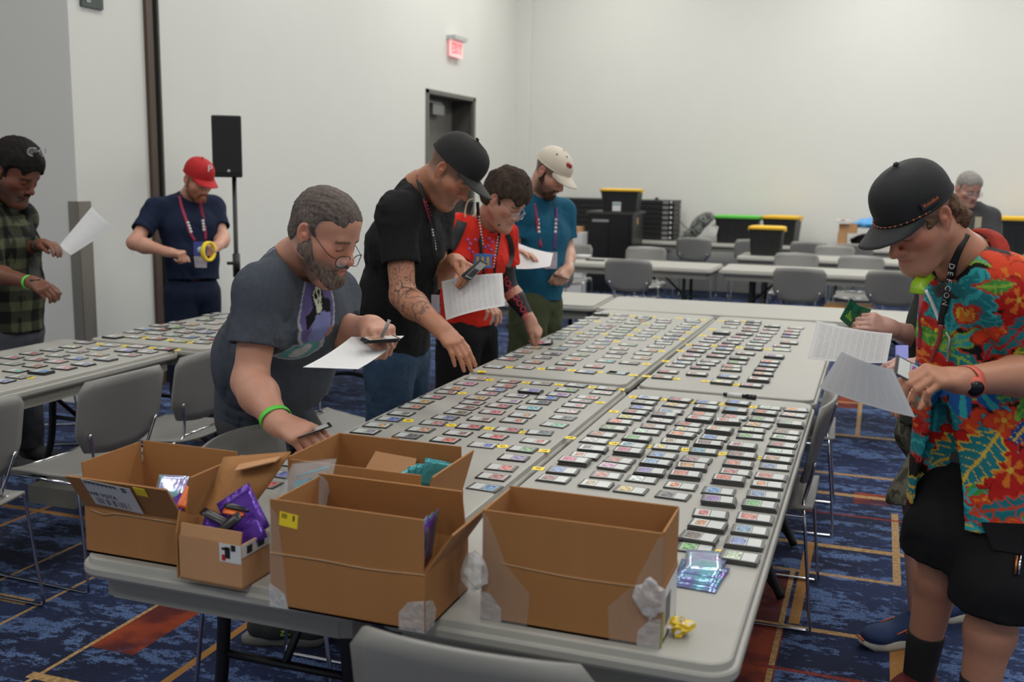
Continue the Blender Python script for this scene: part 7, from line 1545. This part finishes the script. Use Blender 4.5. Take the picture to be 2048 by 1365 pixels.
# collar
nd = nrm(H.w((0, -.02, -.06))-V(*nb)); b = MB(); a1 = nrm(np.cross(nd, F7)); f1 = nrm(np.cross(a1, nd)); rings = []
if np.dot(f1, F7) < 0: f1 = -f1
for z, rr in ((-.022, .096), (.014, .083), (.018, .086), (-.028, .116)): rings.append([V(*nb)+nd*(z-.045*max(0, math.cos(t_)))+(f1*math.cos(t_)+a1*math.sin(t_))*rr for t_ in np.linspace(.75, 2*math.pi-.75, 26)])
b.loft(rings, cloth_mat('collar_print', (.30, .03, .02), .8, .9, 22), cap=False, closed=False); p.build('collar', b)
S = pants(pel, side7, kR7, kL7, aR7, aL7, .16, (.130, .116, .120, .128), .08, .02, ratio=1.1); M_BS7 = cloth_mat('black_cargo', (.0075, .0078, .009), .85, .1, 200, .4, 6); p.mesh('cargo_shorts', S, .007, M_BS7, folds(11, .0028, 9), None, 1, dmax=.006); P7 = p
b = MB(); q = [p.surf(u, v, .006, 2.8) for u, v in ((1962, 1045), (2040, 1048), (2046, 1110), (1985, 1100))]; b.panel(q[::-1], .004, M_BS7); p.build('pocket_flap', b)
for u, m_ in ((2034, mat('copper_pen', (.35, .13, .05), .3, .8)), (2041, M_CHR)): b = MB(); b.tube([p.surf(u, 1112, .006, 2.8), p.surf(u-4, 1150, .006, 2.8)], .004, m_, 6); p.build('pen_clip', b)
S_ = mat('black_sock', (.020, .020, .020), .95, noise=.3, nscale=200, bump=.3, bscale=300); M_RSH = mat('dark_red_suede', (.14, .012, .012), .8, noise=.2)
for a_, k_ in ((aR7, kR7), (aL7, kL7)):
    S = Sdf(); d_ = nrm(V(*k_)-V(*a_)); S.cone(V(*a_)-V(0, 0, .03), V(*a_)+d_*.13, .046, .056, .02); S.half(V(*a_)+d_*.135, d_); p.mesh('sock', S, .006, S_, None, None, 1)
    sh, _ = shoe(None, V(a_[0], a_[1], .1), V(a_[0], a_[1], 0)+F7*.2, M_RSH, M_SOL3, 'shoe', 1.05); p.put(sh)
# cap with patch and cord, hair
M_CAP7 = mat('black_cap_cloth', (.014, .015, .016), .8, noise=.15, nscale=200, bump=.2, bscale=500); cr_, br_, ring_ = cap(p, H, M_CAP7, mat('black_cap_bill', (.017, .019, .020), .75, noise=.1), .078, .020, -.10, .022)
b = MB(); b.tube([H.w(np.array(ring_(a, 0))*1.01+np.array((0, .004, .006))) for a in np.linspace(-1.3, 1.3, 24)], .0026, M_BKF, 6); p.build('bill_cord', b)
b = MB(); [b.tube([H.w(np.array(ring_(a, 0))*1.01+np.array((0, .0045, .0065))), H.w(np.array(ring_(a+.03, 0))*1.01+np.array((0, .0045, .0065)))], .0030, M_OACC, 6) for a in np.linspace(-1.2, 1.2, 17)]; p.build('cord_flecks', b)
aa = -1.30; cpt = np.array(ring_(aa, .20)); c1 = np.array(ring_(aa+.1, .20)); cen = H.w(cpt*1.02+np.array((0, -.014, 0))*0); ex = nrm(H.w(ring_(-1.75, .2))-H.w(ring_(-1.05, .2)))
nn_ = nrm(H.dirw((-1, .25, .25))); ey = np.cross(nn_, ex); cen = H.w(ring_(-1.35, .22))+nn_*.004
if np.dot(ey, H.M[2]) < 0: ey = -ey
b = MB(); b.hexa([cen-ex*.030-ey*.010, cen+ex*.030-ey*.010, cen+ex*.030+ey*.010, cen-ex*.030+ey*.010]+[q_+nn_*.003 for q_ in (cen-ex*.030-ey*.010, cen+ex*.030-ey*.010, cen+ex*.030+ey*.010, cen-ex*.030+ey*.010)], M_BKF); pt = p.build('cap_patch', b)
o = link('patch_lettering', text_mesh('KnowBe4', .012, M_OACC, .0006)); o.matrix_world = frame(cen+nn_*.0034, ex, ey); o.parent = p.root; o.matrix_parent_inverse = p.inv
S = Sdf(); H.ell(S, (0, -.072, -.010), (.066, .044, .045), .02); H.ell(S, (0, -.080, -.050), (.052, .036, .040), .03); H.ell(S, (-.015, -.098, -.068), (.042, .032, .036), .03); H.ell(S, (.01, -.105, -.045), (.036, .028, .030), .02)
for x in (-1, 1): H.ell(S, (x*.070, .020, .015), (.008, .024, .022), .01)
def chr7(v, f): n = noise3(H.l(v)*np.array((.35, .6, 1)), 620, 7)*.6+.5; n = np.clip(n, 0, 1)[:, None]; return np.array((.045, .026, .016))*(1-n)+np.array((.24, .145, .085))*n
p.mesh('hair', S, .0036, MATS['hair_strands'], lambda P: .007*noise3(H.l(P)*np.array((.7, .8, 1.2)), 110, 3)+.003*noise3(H.l(P)*np.array((.4, .6, 1.2)), 420, 5), chr7, 0, solid=False, dmax=.01)
# lanyards, whistle clip, watch
p.strap('lanyard', [(1934, 468), (1920, 495), (1908, 525), (1900, 560), (1893, 595), (1886, 625), (1882, 650)], .020, M_LANB, .007, dflt=2.75)
for i, ch in enumerate('DEFCON'):
    u, v = 1903-i*2.6, 533+i*14.5; c0 = p.surf(u, v, .014, 2.7); o = link('lanyard_lettering', text_mesh(ch, .022, M_LETW, .0006)); o.matrix_world = frame(c0, nrm(-CU*.95-CR*.22), nrm(CR)); o.parent = p.root; o.matrix_parent_inverse = p.inv
p.strap('lanyard', [(1852, 580), (1862, 600), (1872, 625), (1882, 652)], .010, M_LETW, .007, dflt=2.75); p.strap('lanyard', [(1845, 585), (1842, 620), (1842, 660), (1840, 700)], .014, M_LAN, .007, dflt=2.8)
p.strap('lanyard', [(1882, 652), (1878, 680), (1868, 705), (1862, 725)], .012, mat('paracord_red', (.35, .05, .05), .7, noise=.5, nscale=150), .008, dflt=2.75)
b = MB(); q0 = p.surf(1870, 660, .014, 2.7); b.panel([q0+CR*(-.0)-CU*.007, q0+CR*.04-CU*.004, q0+CR*.04+CU*.007, q0+CU*.004], .006, M_YEL); p.build('yellow_clip', b)
b = MB(); b.tube(spline([p.surf(1893, 665, .012, 2.7), p.surf(1900, 680, .012, 2.7), p.surf(1897, 700, .012, 2.7), p.surf(1896, 725, .012, 2.7)], 5), .004, M_CHR, 8); p.build('keychain', b)
p.strap('neck_light', None, .036, mat('lime_plastic', (.28, .48, .02), .4), .010, .014, pts=[at(1862, 545, 2.80), at(1849, 556, 2.75), at(1837, 571, 2.72), at(1833, 588, 2.72)])
b = MB(); q0 = at(1802, 705, 2.62); b.panel([q0-CR*.014-CU*.018, q0+CR*.014-CU*.018, q0+CR*.014+CU*.018, q0-CR*.014+CU*.018], .012, mat('lit_badge', (.5, .5, .9), .1, emit=(.35, .4, 1), estr=.22, alpha=.55)); p.build('lit_badge', b)
M_COR = mat('coral_strap', (.62, .12, .075), .5); wv = V(*wL)+(V(*eL)-V(*wL))*.06; wristband(p, wv, eL, .038, M_COR, .024, 'watch_strap')
wq = V(*wL)+(V(*eL)-V(*wL))*.10; wn = nrm(-CF*.8+CU*-.35); b = MB(); b.tube([wq+wn*.030, wq+wn*.050], .026, M_COR, 20); wt = p.build('watch', b); b = MB(); b.tube([wq+wn*.050, wq+wn*.052], .021, M_BKF, 20); p.build('watch_face', b)
sheet('printed_sheet', 'lower printed sheet held by the man in the flowered shirt', [at(1683, 706, 2.48), at(1786, 741, 2.46), at(1831, 838, 2.49), at(1638, 778, 2.53)], M_PAP2, -.014)
held_card(None, at(1822, 746, 2.585), RH*-.85+V(0, 0, .42), V(0, 0, -1)-FH*.9, 'p', 'purple card pinched by the man in the flowered shirt')

# ================= man in the background
p = Person('grey-haired man in a grey T-shirt in the far background', (1.62, 7.2), (.48, .26, .19), .007)
F9 = fdir(80); H = Head(at(1936, 380, 8.0), F9, 20, 0, 1.04); side9 = np.cross(F9, V(0, 0, 1))
nb = at(1938, 412, 8.1); sR = at(1898, 432, 8.08); sL = at(1978, 436, 8.05); eR = at(1885, 505, 8.0); wR = at(1905, 555, 7.8); eL = at(1984, 505, 7.95); wL = at(1960, 555, 7.75)
pel = at(1940, 560, 8.1); wai = at(1940, 510, 8.1); che = at(1938, 460, 8.1); hem = at(1940, 560, 8.1)
H.skull(p.S); body_core(p, H, nb, sR, sL, pel); arm(p.S, sR, eR, wR); arm(p.S, sL, eL, wL); hand(p.S, wR, V(0, -.3, -.9), V(0, -.9, .3), True, RELAX); hand(p.S, wL, V(0, -.3, -.9), V(0, -.9, .3), False, RELAX)
p.mesh('body', p.S, p.h, SKIN, None, lambda v, f: skin_colors(v, H, p.skin, .5, (.2, .17, .15)), 1)
S = tee(p, pel, wai, che, nb, sR, sL, eR, eL, hem, .6, (.135, .135, .135), 1.35, .078); p.mesh('t_shirt', S, .010, cloth_mat('charcoal_jersey', (.055, .056, .060), .9), folds(14, .003, 3), None, 1, dmax=.003)
k9, k9b = V(pel[0], pel[1], .48)+side9*.1, V(pel[0], pel[1], .48)-side9*.1; a9, a9b = k9-V(0, 0, .4), k9b-V(0, 0, .4); S = pants(pel, side9, k9, k9b, a9, a9b, 1.0); p.mesh('trousers', S, .012, M_BSH, None, None, 1)
for a_ in (a9, a9b): sh, _ = shoe(None, a_, a_+F9*.2, M_SHO3, M_SOL3); p.put(sh)
hair(p, H, ((.16, .15, .135), (.38, .36, .33)), .006, 43, .003, 80, t=.006, front=.100, side=.010); glasses(p, H, M_SIL, .108, -.004, .026, .018, .0018)
b = MB(); c0 = p.surf(1957, 447, .01, 8.0); b.panel([c0-RH*.03+V(0, 0, .05), c0-RH*.03-V(0, 0, .05), c0+RH*.02-V(0, 0, .05), c0+RH*.02+V(0, 0, .05)], .004, mat('pale_badge', (.5, .45, .3), .4)); p.build('badge', b)
